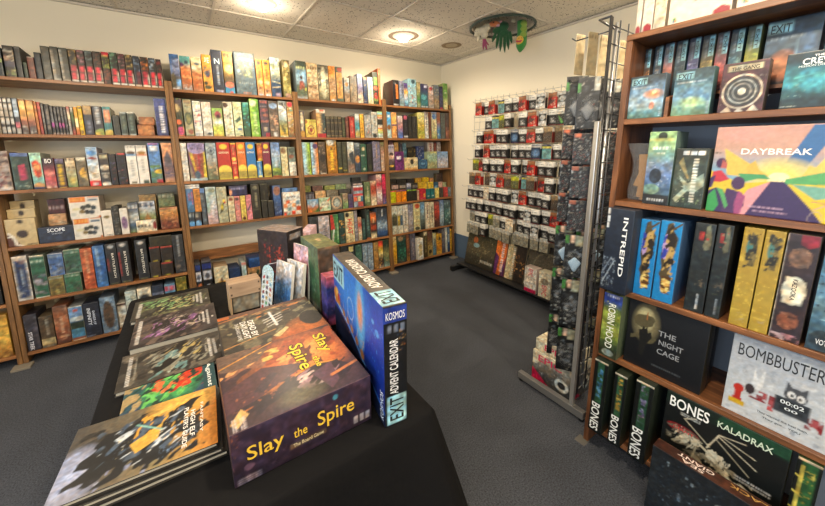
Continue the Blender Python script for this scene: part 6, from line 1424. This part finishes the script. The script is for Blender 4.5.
STT = ('g 5a4238 6c4430 7a4630 6c4030 4c3034 3a2834;q .9;f 0 .3 1.5 .4 3c2830;s .66 .62 .42 .42 d87038;s .68 .62 .26 .24 f09850;f 60 .09 3 .35 a04828 @ .35 .35 1 .95;f 20 .06 3 .22 f0a058 @ .35 .4 .95 .9;f 80 .05 3 .16 6c3024 @ .4 .35 1 .95;f 30 .08 2 .3 8c5c48 @ 0 .6 .35 1;f 50 .05 2.5 .2 e0a068 @ .02 .6 .35 1;f 30 .1 2.5 .35 2c202c @ 0 0 .5 .5;f 20 .05 4 .15 b06838 @ .02 .1 .5 .5;'
       'p 0 .45 .3 .62 .6 .5 .55 .42 .2 .25 0 .2 503038;p 0 1 .2 1 .4 .9 .3 .75 .1 .7 0 .75 6c5448;f 10 .05 2 .25 e8b860 @ .3 .68 .5 .88;l 0 .78 .45 .98 .012 e8a040;'
       'p .4 .28 .62 .42 .85 .36 .95 .22 .8 .1 .5 .02 .35 .05 32242c;l .5 .36 .68 .42 .02 e8903c;l .68 .42 .86 .36 .018 e8a048;f 30 .05 3 .3 a88088 @ .48 .1 .82 .38;f 10 .04 3 .2 d8b8b0 @ .5 .12 .8 .36;f 40 .06 3 .3 2c1c24 @ .45 .05 .9 .35;p .62 .3 .8 .38 .78 .12 .7 .05 5c3c4c;'
       'l .75 .2 .98 .26 .03 c87848;p .3 0 .5 0 .6 .1 .45 .2 40303c;m 20 .014 9c5c40 6c4038 @ .05 .2 .4 .5;p .02 .1 .1 .22 .14 .14 .06 .04 d8b070;p .2 .35 .35 .52 .4 .48 .26 .3 3c2c38;r 0 0 1 .012 6c5058;W .03 .02 .06 .14 d8ccd0 2;W .08 .02 .115 .14 d8ccd0 3')
STT2 = STT+';s .5 .12 .2 .12 5c5440'
tb(.021, .335, .658, .952, Z0, .86, 'large fantasy adventure box with yellow title, closest on the black cloth',
   top=STT2, front='g 44344a 3c2c40 342638 2c2030;m 40 .02 4c3a50 2c2030 5c4458 @ 0 .05 1 .95;e .1 .3 .03 .06 6c5064;e .7 .85 .02 .05 58a0b8;r .84 .1 .875 .25 a8a4b0;r .89 .1 .925 .25 a8a4b0;r .94 .1 .975 .25 a8a4b0;w .03 .03 .17 .15 a89cb0 3;r .36 .22 .62 .32 5c4a3c;m 10 .01 a8683c @ .0 .5 .05 1',
   left='g 6c3c28 5c3430 3c2830 2c2028;m 20 .02 a85c34 3c2428', txt='0a0608 h .205 .49 .24 .36 Slay;;0a0608 h .435 .49 .1 .2 the;;0a0608 h .705 .51 .3 .4 Spire', cell=.0025)
_b = [o for o in COL.objects if o.get('label', '').startswith('large fantasy')][0]
_d = (.314, .294, .86-Z0)
for s_, cx_, cy_, fw_, fh_ in (('Slay', .205, .5, .235, .34), ('the', .435, .5, .095, .18), ('Spire', .705, .52, .29, .38)):
    lettering(_b, 'front', _d, s_, 'e8c040', 'h', cx_, cy_, fw_, fh_, bold=.008, lift=.0009)
lettering(_b, 'front', _d, 'The Board Game', 'd8c8a0', 'h', .49, .27, .22, .07, lift=.0009)
for s_, cx_, cy_, fw_, fh_ in (('Slay', .83, .70, .13, .34), ('the', .715, .44, .055, .16), ('Spire', .60, .60, .15, .42)):
    lettering(_b, 'top', _d, s_, '302010', 'v', cx_, cy_, fw_+.008, fh_+.012, bold=.05, lift=.0005)
    lettering(_b, 'top', _d, s_, 'e8c83c', 'v', cx_, cy_, fw_, fh_, bold=.008, lift=.0009)
DT = ('q .9;g 584438 4c4438 4c4234 5c4c3c;f 80 .14 1.2 .3 6c6450;f 0 .1 1.5 .3 2f2c28;f 45 .06 1.2 .12 8c8468;f 10 .05 5 .08 d88848 @ .3 .7 1 1;p 0 .98 .3 .86 .6 .93 .95 .9 1 1 0 1 6c4c40;l 0 .84 .3 .9 .015 d88848;l .35 .86 .7 .93 .012 e0a060;l .55 .9 .9 .88 .01 e8a868;s .8 .2 .25 .3 c87038;s .6 .1 .2 .2 c86838;e .88 .4 .12 .18 2f2a28;r .0 .9 .12 .97 c86c34;'
      'l .42 .62 .62 .72 .014 f0ece8;l .42 .56 .62 .66 .012 f0ece8;l .44 .5 .62 .6 .012 f0ece8;l .44 .44 .6 .53 .01 f0ece8;l .53 .44 .515 .8 .03 f4f0ec;l 0 .22 .5 .35 .01 e8a860;p .45 .22 .6 .34 .62 .3 .5 .16 e0c890')
tb(.045, .362, .985, 1.272, Z0, .822, 'dark survival game box behind the fantasy adventure box, with white slash marks', top=DT, front='g 3c3028 2c2420',
   txt='@top f0ece8 v .3 .52 .06 .4 DEAD BY;;@top f0ece8 v .225 .52 .06 .42 DAYLIGHT;;@top d8d4d0 v .16 .52 .035 .4 THE BOARD GAME', cell=.003, side='3a302a')
# hardback rulebooks laid flat
def flat_book(x0, x1, y0, y1, z0, t, art, txt, label, yaw=0, side='2a2724'):
    e = empty('rulebook', T((x0+x1)/2, (y0+y1)/2, z0) @ RZ(math.radians(yaw)), label, 'book', 'hardback rulebooks laid out on the black cloth')
    w, d = x1-x0, y1-y0
    boxes('pages', [(-w/2+.003, w/2-.004, -d/2+.004, d/2-.004, .0022, t-.0026)], plain('b9b2a2', .8), e)
    _seed[0] += 1
    me = art_box_mesh('cover', w, d, .0024, {'top': art}, side, .0025, .0006, _seed[0], M_WRAP); c = link('cover', me, T(0, -d/2, t-.0024), e)
    me2 = art_box_mesh('back_cover', w, d, .002, {}, side, .01, .0005, 1, M_WRAP); link('back_cover', me2, T(0, -d/2, 0), e)
    boxes('spine', [(-w/2, w/2, d/2-.0028, d/2, .0021, t-.0025)], plain(side, .5), e)
    for s in txt.split(';;'):
        if s:
            p = s.split(' ', 6); lettering(c, 'top', (w, d, .0024), p[6], p[0], p[1], *map(float, p[2:6]), lift=.0006)
    return e
flat_book(-.235, .04, 1.585, 1.79, Z0, .014, 'g 4c4a3c 48463a 44423a;q .8;f 30 .14 2 .4 2c2b24;f 60 .1 2 .25 6c6c4c;f 25 .07 3 .24 6c9460 @ .12 .2 .8 .9;f 40 .04 3 .12 a0c888 @ .15 .25 .75 .85;f 10 .04 3 .12 c0b880 @ .2 .05 .9 .9;f 60 .05 3 .2 24231e @ .1 .1 .9 .9;r .0 0 .06 1 3c3a34;m 10 .008 d8a860 @ .5 .3 .8 .6;W .85 .2 .89 .8 e8e4e0 1;W .8 .3 .84 .75 e8e4e0 1;W .76 .4 .79 .65 d8d4d0 1;W .06 .15 .12 .85 e0dcd8 1;e .94 .4 .012 .03 e0e0dc',
          '', 'olive rulebook with acid green battle art, furthest of the flat books')
flat_book(-.214, .05, 1.342, 1.578, Z0, .022, 'g 4c4440 484040 443c3c;q .8;f 30 .14 2 .4 2c2626;f 60 .1 2 .25 6c5c54;f 60 .06 3 .22 845c88 @ .12 .2 .85 .75;f 70 .04 3 .1 b888b8 @ .15 .2 .8 .7;f 20 .04 3 .12 b8a898 @ .2 .2 .9 .9;f 50 .05 3 .2 241f20 @ .1 .1 .9 .9;m 14 .008 e0d0c0 @ .2 .4 .8 .7;W .86 .2 .9 .75 e8e4e0 1;W .81 .3 .85 .7 e8e4e0 1;W .77 .4 .79 .6 d8d4d0 1;W .05 .12 .11 .9 e0dcd8 1;e .94 .45 .012 .03 e0e0dc',
          '', 'brown rulebook with mauve battle art, second from the bookcases')
flat_book(-.225, .056, 1.125, 1.325, Z0, .014, 'g 4c4640 44403a 403c36;q .8;f 30 .14 2 .4 2a2724;f 60 .1 2 .25 6c6458;f 45 .08 3 .25 6c9090 @ .25 .1 .65 .75;f 60 .05 3 .14 a8b4a8 @ .3 .1 .65 .7;f 50 .05 4 .12 b8a468 @ .4 .3 .85 .95;f 40 .04 3 .15 8c8878 @ .15 .1 .95 .95;f 40 .08 3 .2 14130f @ .3 .2 .8 .9;W .87 .25 .91 .75 e8e4e0 1;W .82 .2 .86 .8 e8e4e0 1;W .79 .4 .81 .6 d8d4d0 1;W .07 .1 .12 .9 d8d4d0 1;W .14 .2 .155 .8 a8a498 1;e .95 .45 .012 .03 e0e0dc',
          '', 'dark taupe rulebook with pale teal spectre, middle of the flat books', yaw=1)
flat_book(-.20, .018, .99, 1.155, Z0-.0, .012, 'g 2c5c60 28505c 2c4868;q .8;s .5 .45 .35 .45 48a858;f 30 .14 2 .3 2c7048;f 60 .1 2 .3 70c868 @ .15 .1 .8 .9;f 20 .12 2 .3 d04028 @ .2 .3 .85 1;f 60 .08 2 .2 e87848 @ .3 .4 .7 1;f 40 .06 2 .2 183c30;f 60 .08 2 .5 b0986c @ -.02 .1 .22 1;m 12 .012 3c3c8c 5ca8a0 @ .1 .0 .4 .4;r .84 0 1 1 1f4a50',
          'e8ece8 v .92 .5 .07 .75 Against', 'green and scarlet monster-art rulebook peeking out between two others', side='1f3c40')
flat_book(-.255, .024, .757, .985, Z0, .013, 'g 2c2a28 242220', '', 'lowest rulebook in the nearest stack', yaw=-2)
flat_book(-.266, .016, .758, .980, Z0+.0133, .012, 'g 2c2a28 242220', '', 'middle rulebook in the nearest stack', yaw=-3)
flat_book(-.272, .008, .765, .975, Z0+.0256, .012,
          'h 4c4844 5c5448 706450 8c7c58 c09048 d88838;q .8;f 20 .15 2 .3 35322f @ 0 0 .7 1;f 50 .08 3 .15 8890b0 @ 0 .05 .5 .6;s .75 .9 .3 .3 f0b858;l .45 .75 .95 .98 .05 f0c068;s .1 .3 .2 .4 a8b0d0;m 20 .014 8890b8 b8c0d8 @ .0 .05 .35 .4;'
          'p .2 .3 .3 .55 .42 .62 .5 .5 .62 .6 .72 .82 .8 .8 .75 .55 .9 .4 .82 .3 .7 .4 .62 .2 .5 .1 .42 .25 .3 .2 1c1e22;f 30 .08 2.5 .62 14161a @ .12 .1 .88 .82;f 50 .05 3 .2 4c5c70 @ .2 .15 .85 .8;f 30 .03 4 .07 c8d0d8 @ .2 .15 .85 .8;f 70 .04 3 .07 e0a848 @ .3 .3 .8 .9;p .4 .45 .6 .62 .58 .4 .45 .3 e0b050;l .42 .72 .6 .52 .02 88c0b8;m 20 .008 e8d8a8 5c6c84 @ .3 .3 .8 .6;l .65 .2 .9 .42 .03 30343c;m 14 .008 88a8d0 @ .6 .1 .85 .35',
          'e8e0d8 v .885 .5 .022 .5 FANTASY;;f0ece8 v .82 .45 .035 .42 HIGH ELF;;f0ece8 v .77 .42 .035 .62 PLAYER\'S GUIDE', 'gold and grey armoured-rider rulebook on top of the nearest stack', yaw=-3)
# upright advent calendar box
AL = ('q .4;g 2450b0 2458c8 1838a0 142c80 10205c;s .45 .75 .4 .35 3c8ce8;s .62 .7 .1 .4 70c0f0;e .62 .72 .015 .05 ffd0a0;s .62 .72 .06 .2 f0a070;o .42 .62 .07 .11 a8c8f0 .8;m 40 .003 c0d8ff f0f4ff @ .05 .4 .98 .98;'
      'p 0 .42 .3 .4 .55 .3 .8 .2 1 .1 1 0 0 0 0c1838;l 0 .5 .35 .42 .03 88c0f0;l .35 .42 .7 .26 .03 5898e8;l .7 .26 1 .12 .02 3c78d8;m 30 .008 e09850 c87840 8c5038 e8b878 @ .02 .5 .2 .64;m 40 .008 c88858 8c5848 e0a868 b87050 @ .2 .34 .68 .48;m 12 .01 5ca8f0 @ .75 .4 .98 .8;e .9 .72 .03 .03 58a8f8;e .84 .78 .02 .02 70b8f8;'
      'p .0 .58 .06 .66 .1 .6 .16 .58 .17 .48 .04 .47 c88030;e .09 .6 .035 .05 e8b860;e .13 .56 .03 .04 b03830;l .16 .5 .3 .46 .006 e0c080;e .26 .47 .03 .035 b07840;e .35 .45 .03 .035 a87048;e .44 .42 .03 .035 b88050;e .54 .38 .032 .04 a06840;e .64 .33 .034 .045 b07848;l .26 .5 .25 .58 .006 d8b080;l .35 .48 .36 .56 .006 d8b080;l .44 .45 .46 .54 .006 d8b080;l .54 .42 .57 .52 .006 d8b080;l .64 .37 .68 .48 .006 d8b080;r .0 .73 .29 .97 a8dcec')
tb(.376, .438, .608, 1.054, Z0, 1.055, 'tall blue sleigh-art advent calendar box standing on edge on the cloth', top='h 3c3430 4c4238 4c4238 3c3430;r 0 .02 1 .2 a8dcec', front='h 14161c 101218 0c0e12;r 0 .86 1 .98 28409c;r .15 .02 .9 .26 a8dcec;m 16 .006 a8683c 5c7090 c8a878 @ .5 .62 .9 .8;r .2 .78 .35 .84 7c8498;r .45 .78 .6 .84 7c8498;r .7 .78 .85 .84 7c8498',
   left=AL, right='g 182858 101c40', side='14161c', cell=.003, yaw=-7,
   txt='14181f u .52 .14 .6 .2 EXIT;;e8eaee u .42 .5 .36 .46 ADVENT CALENDAR;;f0f2f8 h .5 .92 .8 .06 KOSMOS;;@left 182838 h .145 .85 .24 .17 EXIT;;@left e8f0fc u .96 .16 .045 .24 KOSMOS;;@top 14181f u .5 .11 .7 .15 EXIT;;@top e8e4dc u .5 .52 .5 .56 ADVENT CALENDAR')
# far end of the table
tb(.405, .497, 1.222, 1.445, Z0, 1.03, 'tall moss green box with brown side standing at the far end of the cloth', top='g 6c7048 74784c;r .42 .45 .58 .62 c8a880', left='g 687868 5c7c58 3c6444 34583c 687868;m 26 .02 4c7850 2c4c34 7c9080 @ .05 .3 .95 .9;e .5 .6 .3 .12 2f5a3c;r .0 0 1 .15 7c7c70',
   front='b 54453c;r .0 0 .06 1 7c6450;r .94 0 1 1 7c6450;r 0 .95 1 1 7c6450;e .6 .62 .22 .07 7c5c48', side='54453c', cell=.004, mat=M_CARD)
tb(.405, .453, 1.14, 1.20, Z0, .935, 'small pink and navy patterned box squeezed beside the moss green one', top='b c87080;m 20 .004 f0c0c8 a04058', front='g d06878 283c80 5c50a0 283878 d05878;m 50 .004 f080a8 58a8e8 e8d8f0 30306c f0b050', left='g d06878 283c80 5c50a0 283878 d05878;m 50 .004 f080a8 58a8e8 e8d8f0 30306c', cell=.003)
tb(.292, .406, 1.487, 1.657, Z0, 1.05, 'dark box with red blossom art at the far end of the cloth', top='b 8c7c78;m 60 .01 c8a8a0 5c4c4c a85050 7c9080', left='g 2c2428 34262a 2c2226;m 40 .018 a83830 c85040 7c2824 @ .2 .2 .85 .8;m 10 .01 5c6c50', front='g 2a2428 2c262a;m 10 .012 6c6064;r .2 .86 .8 .94 a8a0a0;r .35 .7 .65 .74 b04040', side='2a2428', cell=.004, yaw=35, mat=M_CARD)
tb(.50, .55, 1.62, 1.80, Z0, .995, 'pale pink box showing its top behind the moss green box', top='b e4c0cc;m 50 .006 f0e0e8 c87890 a85070', front='g e4c0cc d8b0c0;m 20 .008 a85c70', left='g e4c8d0 d8b0c0', side='d8b4c0', cell=.004, mat=M_CARD, yaw=-30)
# wire stand with magazines
e = empty('magazine_stand', T(.35, 1.42, Z0), 'clear wire easel holding magazines behind the survival game box', 'stand')
bm = bmesh.new()
for x in (-.075, 0, .07):
    tube_bm(bm, [(x, -.05, .03), (x, -.04, .002), (x, .06, .002), (x, .09, .17)], .0016, 6)
for z, y in ((.004, -.04), (.03, -.05), (.17, .09), (.09, .075)): tube_bm(bm, [(-.08, y, z), (.075, y, z)], .0016, 6)
bm_obj('wire_frame', bm, M_WIRE, e, smooth=True)
def leaf(x, y, z, w, h, t, art, label, yaw, tilt, name='magazine', cat='magazine', round_=False):
    M = T(x, y, z) @ RZ(math.radians(yaw)) @ RX(math.radians(tilt))
    o = empty(name, M, label, cat, None)
    _seed[0] += 1
    link('cover', art_box_mesh('cover', w, .0012, h, {'front': art}, 'd8d4cc', .003, .0003, _seed[0]), None, o)
    boxes('pages', [(-w/2+.001, w/2-.001, .0013, t, .001, h-.002)], plain('dedbd4', .8), o)
    return o
leaf(.292, 1.40, Z0+.006, .12, .195, .014, 'g e8e4e4 d8d4d8 6c98c8 5080b8 8c98a8;m 40 .012 e8e8ec 4878b0 3c5068 c8d4e0 @ .1 .2 .9 .8;m 8 .01 c03838 @ .1 .5 .3 .9', 'white comic with blue-haired figure leaning in the wire easel', -72, -9)
leaf(.332, 1.372, Z0+.006, .12, .20, .016, 'g e4e0e0 b8b4b0 8c8880;m 30 .012 c8c4c0 5c5854', 'thick grey-edged comic behind the blue-haired one', -72, -8)
leaf(.372, 1.388, Z0+.004, .11, .265, .010, 'g e8c8d0 d8a8b8 8c5460 3c2c34 2c2428;m 40 .014 f0e0e4 a86878 5c3840 281c24 @ .1 .1 .9 .95', 'pink and black comic standing upright beside the moss green box', -74, -4)
# rounded sticker sheet
e = empty('sticker_sheet', T(.228, 1.40, Z0+.002) @ RZ(math.radians(-72)) @ RX(math.radians(-8)), 'white sticker sheet with rows of coloured squares, rounded at the top', 'sticker sheet')
n = 28; m = 60; w, h = .085, .2; P = np.zeros((m, n, 3))
for j in range(m):
    v = j/(m-1)
    top = h-.0
    for i in range(n):
        u = i/(n-1)*2-1; hmax = h-.03*(1-math.sqrt(max(0, 1-u*u)))
        P[j, i] = (u*w/2, 0, v*hmax)
im = paint('g b8dce8 e8eef0 e8ecec;'+';'.join('r %g %g %g %g %s' % (.1+.3*(i % 3), .05+.11*(i//3), .28+.3*(i % 3), .12+.11*(i//3), c) for i, c in enumerate(['b83838', '38503c', '3c5c98', '8c6c50', '50a068', '28242c', '3c78b0', 'c8a850', '6c8ca8', '8c3c3c', '504840', 'd8a888', 'b8c8b0', '5c3c58', '9c2c34', '484c44', 'c87858', '78a8c0', 'a82c34', '384858', 'd8d0b0'])), n, m, 3)
o = link('sheet', grid_sheet('sheet', P, im), None, e); md = o.modifiers.new('t', 'SOLIDIFY'); md.thickness = .002
# small wooden rack
e = empty('wooden_box', T(.165, 1.47, Z0) @ RZ(math.radians(2)), 'small pale wooden box with a dark picture panel below its lid', 'wooden box')
bm = bmesh.new(); box_bm(bm, -.062, .062, -.02, .055, .075, .135)
bm_obj('upper_panel', bm, mix_wood('pale_box_wood', '8c735c', 'a58a70', 'b89c82', .6)[0], e, bevel=.002)
me = art_box_mesh('picture_panel', .105, .06, .07, {'front': 'b 4c4a48;r .06 .06 .94 .94 8c8474;m 26 .01 5c5a50 a8a090 3c3c38 8c4838 @ .1 .1 .9 .9;r 0 .9 1 1 5c5850'}, '3c3834', .004, .001, 77); link('picture_panel', me, T(0, -.012, .004), e)
boxes('side_slat', [(-.062, -.055, -.02, .05, 0, .075), (.055, .062, -.02, .05, 0, .075)], plain('a88c6a', .6), e)
boxes('corner_nail', [(-.056, -.05, -.0208, -.0198, .118, .126), (-.056, -.05, -.0208, -.0198, .084, .092), (.05, .056, -.0208, -.0198, .118, .126), (.05, .056, -.0208, -.0198, .084, .092)], plain('4c3c30', .5), e)
# ---------------------------------------------------------------- plush toys hanging out of the hole in the ceiling
hx, hy = HOLE
def blob_mesh(name, parts, mat, M=None, parent=None, fuzz=0.0, sub=3):
    """one skin: overlapping ellipsoids fused by a voxel remesh"""
    bm = bmesh.new()
    for (c, r, rot) in parts:
        b2 = bmesh.ops.create_icosphere(bm, subdivisions=sub, radius=1)
        MM = T(*c) @ Matrix.Rotation(rot[0], 4, 'X') @ Matrix.Rotation(rot[1], 4, 'Y') @ Matrix.Diagonal((*r, 1))
        bmesh.ops.transform(bm, matrix=MM, verts=b2['verts'])
    o = bm_obj(name, bm, mat, parent, M, smooth=True)
    rm = o.modifiers.new('fuse', 'REMESH'); rm.mode = 'VOXEL'; rm.voxel_size = .005; rm.use_smooth_shade = True
    sm = o.modifiers.new('soft', 'SMOOTH'); sm.iterations = 4
    if fuzz:
        tx = bpy.data.textures.new('fleece', 'CLOUDS'); tx.noise_scale = .018
        d = o.modifiers.new('fleece', 'DISPLACE'); d.texture = tx; d.strength = fuzz; d.texture_coords = 'LOCAL'
    return o
def plush_mat(name, c1, c2):
    m, nt, b = new_mat(name); n = nt.nodes.new('ShaderNodeTexNoise'); n.inputs['Scale'].default_value = 60; cr = nt.nodes.new('ShaderNodeValToRGB')
    cr.color_ramp.elements[0].position = .35; cr.color_ramp.elements[0].color = (*lin(c1), 1); cr.color_ramp.elements[1].position = .65; cr.color_ramp.elements[1].color = (*lin(c2), 1)
    nt.links.new(n.outputs['Fac'], cr.inputs['Fac']); nt.links.new(cr.outputs['Color'], b.inputs['Base Color']); b.inputs['Roughness'].default_value = .9; b.inputs['Sheen Weight'].default_value = .3
    bp = nt.nodes.new('ShaderNodeBump'); bp.inputs['Strength'].default_value = .4; bp.inputs['Distance'].default_value = .004; nt.links.new(n.outputs['Fac'], bp.inputs['Height']); nt.links.new(bp.outputs['Normal'], b.inputs['Normal'])
    return m
G1 = plush_mat('pod_green', '2f7a34', '3f8f40'); G2 = plush_mat('leaf_green', '1c4a2c', '2a6038'); G3 = plush_mat('pea_green', '7d9a3c', '92ae4c')
WHT = plush_mat('cream_fleece', 'cfc4a8', 'e0d8c0'); ORG = plush_mat('coral_orange', 'd8784c', 'e8905c'); PNK = plush_mat('soft_pink', 'd8a0b0', 'e4b8c4'); MAG = plush_mat('dusty_magenta', '8c3c5c', 'a85074'); YEL = plush_mat('warm_yellow', 'd8a840', 'e8bc50'); RED = plush_mat('plush_red', 'b83848', 'd05060')
# ragged dark green garland round the hole
rng = random.Random(9); bm = bmesh.new()
tube_bm(bm, [(hx+.272*math.cos(a), hy+.272*math.sin(a), HC-.014) for a in (2*math.pi*k/48 for k in range(49))], .010, 6)
for k in range(900):
    a = rng.uniform(0, 2*math.pi); r0 = .272; c = Vector((hx+r0*math.cos(a), hy+r0*math.sin(a), HC-.014))
    d = Vector((rng.uniform(-1, 1), rng.uniform(-1, 1), rng.uniform(-1, .2))).normalized()*rng.uniform(.012, .03)
    s = d.cross(Vector((rng.uniform(-1, 1), rng.uniform(-1, 1), 1))).normalized()*.003
    q = c+d
    if q.z > HC-.001: q.z = HC-.001
    v = [bm.verts.new(c+s), bm.verts.new(c-s), bm.verts.new(q)]; bm.faces.new(v)
o = bm_obj('garland', bm, plant if False else plush_mat('garland_green', '1a2b20', '32483a')); tag(o, 'ragged dark green garland ringing the hole in the ceiling', 'garland')
def at(u, v, x=None, y=None, zz=None):
    if zz is not None: return Vector(on(u, v, 2, zz))
    # point over plan position nearest the hole's middle plane facing the camera
    n = Vector((hx, hy, 0)).normalized(); d = Vector(ray(u, v)); k = (hx*n.x+hy*n.y+(x or 0))/(d.x*n.x+d.y*n.y)
    return Vector(CAM)+d*k
# pea pod
p0 = at(520, 52, -.0); pt = at(524, 21, -.0)
e = empty('pea_pod_plush', T(*p0), 'green pea pod plush toy with a yellow face hanging lowest from the ceiling', 'plush toy')
ax = pt-p0; L = ax.length
side = Vector((hx, hy, 0)).normalized(); rt = Vector((side.y, -side.x, 0))
MM = Matrix((( rt.x, side.x, 0, 0), (rt.y, side.y, 0, 0), (0, 0, 1, 0), (0, 0, 0, 1)))
bm = bmesh.new(); n = 16; rings = []
for i in range(15):
    t = i/14; zz = t*L; r = .047*math.sin(min(1, (t+.04)*3.2)*math.pi/2)*(1-.12*t)
    rings.append([bm.verts.new((r*math.cos(a)*.95+.01*math.sin(t*3), r*math.sin(a), zz)) for a in (2*math.pi*k/n for k in range(n))])
for a, b in zip(rings, rings[1:]):
    for k in range(n): bm.faces.new((a[k], a[(k+1) % n], b[(k+1) % n], b[k]))
bm.faces.new(rings[0][::-1]); bm.faces.new(rings[-1])
bm_obj('pod', bm, G1, e, MM, smooth=True)
blob_mesh('peas', [((.016, -.022, .13+.045*k), (.031, .032, .03), (0, 0)) for k in range(3)], G3, MM, e)
blob_mesh('face', [((-.006, -.026, .088), (.034, .031, .04), (0, 0))], YEL, MM, e)
blob_mesh('bow', [((-.028, -.05, .075), (.016, .012, .009), (0, .3)), ((-.004, -.056, .074), (.016, .01, .009), (0, -.3))], RED, MM, e)
bm = bmesh.new()
for xx in (-.018, .006): bmesh.ops.create_icosphere(bm, subdivisions=2, radius=.0035, matrix=T(xx, -.056, .098))
bm_obj('eyes', bm, plain('141414', .2), e, MM, smooth=True)
# leafy plush: long drooping dark leaves
b0 = at(503, 30, .02)
e = empty('leaf_plush', T(*b0), 'dark green plush with long drooping leaves in the middle of the hole', 'plush toy')
blob_mesh('body', [((0, 0, .03), (.05, .045, .04), (0, 0)), ((-.05, 0, .0), (.04, .03, .03), (0, 0)), ((.01, 0, -.03), (.045, .035, .035), (0, 0))], G2, MM, e)
for k, (xx, ln, tl) in enumerate(((-.035, .13, .12), (-.012, .16, .03), (.014, .17, -.05), (.036, .15, -.12), (.058, .1, -.2), (-.06, .08, .35))):
    bm = bmesh.new(); rings = []
    for i in range(9):
        t = i/8; w = .014*math.sin(math.pi*min(1, t*.85+.12))**.7; 
        rings.append([bm.verts.new((w*math.cos(a), .006*math.sin(a)*(1-t*.5), -t*ln)) for a in (2*math.pi*q/8 for q in range(8))])
    for a, b in zip(rings, rings[1:]):
        for q in range(8): bm.faces.new((a[q], a[(q+1) % 8], b[(q+1) % 8], b[q]))
    bm.faces.new(rings[0]); bm.faces.new(rings[-1][::-1])
    bm_obj('leaf', bm, G2, e, MM @ T(xx, -.01, -.02) @ RY(tl), smooth=True)
# white fleecy animal
w0 = at(481, 31, .0)
e = empty('fleecy_plush', T(*w0), 'cream fleecy plush animal hanging at the far rim of the ceiling hole', 'plush toy')
blob_mesh('fleece_body', [((.02, 0, .0), (.045, .04, .042), (0, 0)), ((.05, 0, .025), (.035, .035, .03), (0, 0)), ((-.025, -.01, -.005), (.03, .03, .03), (0, 0)), ((-.035, -.015, -.03), (.022, .022, .022), (0, 0)), ((-.02, -.01, -.065), (.012, .012, .03), (0, .2)), ((.03, 0, -.04), (.03, .028, .03), (0, 0))], WHT, MM, e, fuzz=.012)
bm = bmesh.new()
for xx in (-.044, -.03): bmesh.ops.create_icosphere(bm, subdivisions=2, radius=.003, matrix=T(xx, -.04, -.012))
bm_obj('eyes', bm, plain('141414', .2), e, MM, smooth=True)
# magenta tentacled toy
m0 = at(484, 40, .02)
e = empty('tentacle_plush', T(*m0), 'dusty magenta plush with pointed arms below the cream fleecy one', 'plush toy')
for k, (x1, z1, rr) in enumerate(((-.005, -.085, .011), (.03, -.09, .011), (.045, -.05, .009))):
    bm = bmesh.new(); tube_bm(bm, [(0, 0, .03), (x1*.3, -.004, z1*.3), (x1*.7, -.004, z1*.7), (x1, 0, z1)], [rr, rr*1.1, rr*.8, .002], 8); bm_obj('arm', bm, MAG, e, MM, smooth=True)
blob_mesh('head', [((0, 0, .03), (.024, .022, .022), (0, 0))], MAG, MM, e)
# coral fish-like toy
f0 = at(495, 24, -.01)
e = empty('fish_plush', T(*f0), 'coral and pink plush fish lying at the upper rim of the ceiling hole', 'plush toy')
blob_mesh('body', [((0, 0, 0), (.045, .028, .024), (0, .15)), ((-.03, 0, .0), (.022, .02, .02), (0, 0))], ORG, MM, e)
blob_mesh('fin', [((.022, -.01, -.014), (.022, .012, .014), (0, .4)), ((.045, 0, .012), (.018, .01, .012), (0, -.5))], PNK, MM, e)
bm = bmesh.new(); bmesh.ops.create_icosphere(bm, subdivisions=2, radius=.006, matrix=T(-.012, -.028, .006)); bm_obj('eye', bm, plain('141414', .2), e, MM, smooth=True)
# small white toy
s0 = at(513, 20, .05)
e = empty('small_white_plush', T(*s0), 'small white plush tucked inside the ceiling hole beside the pod', 'plush toy')
blob_mesh('body', [((0, 0, 0), (.022, .02, .02), (0, 0)), ((.014, -.004, -.012), (.012, .012, .012), (0, 0))], WHT, MM, e)
bm = bmesh.new(); bmesh.ops.create_icosphere(bm, subdivisions=1, radius=.003, matrix=T(0, -.021, .004)); bm_obj('nose', bm, plain('2c2020', .4), e, MM)
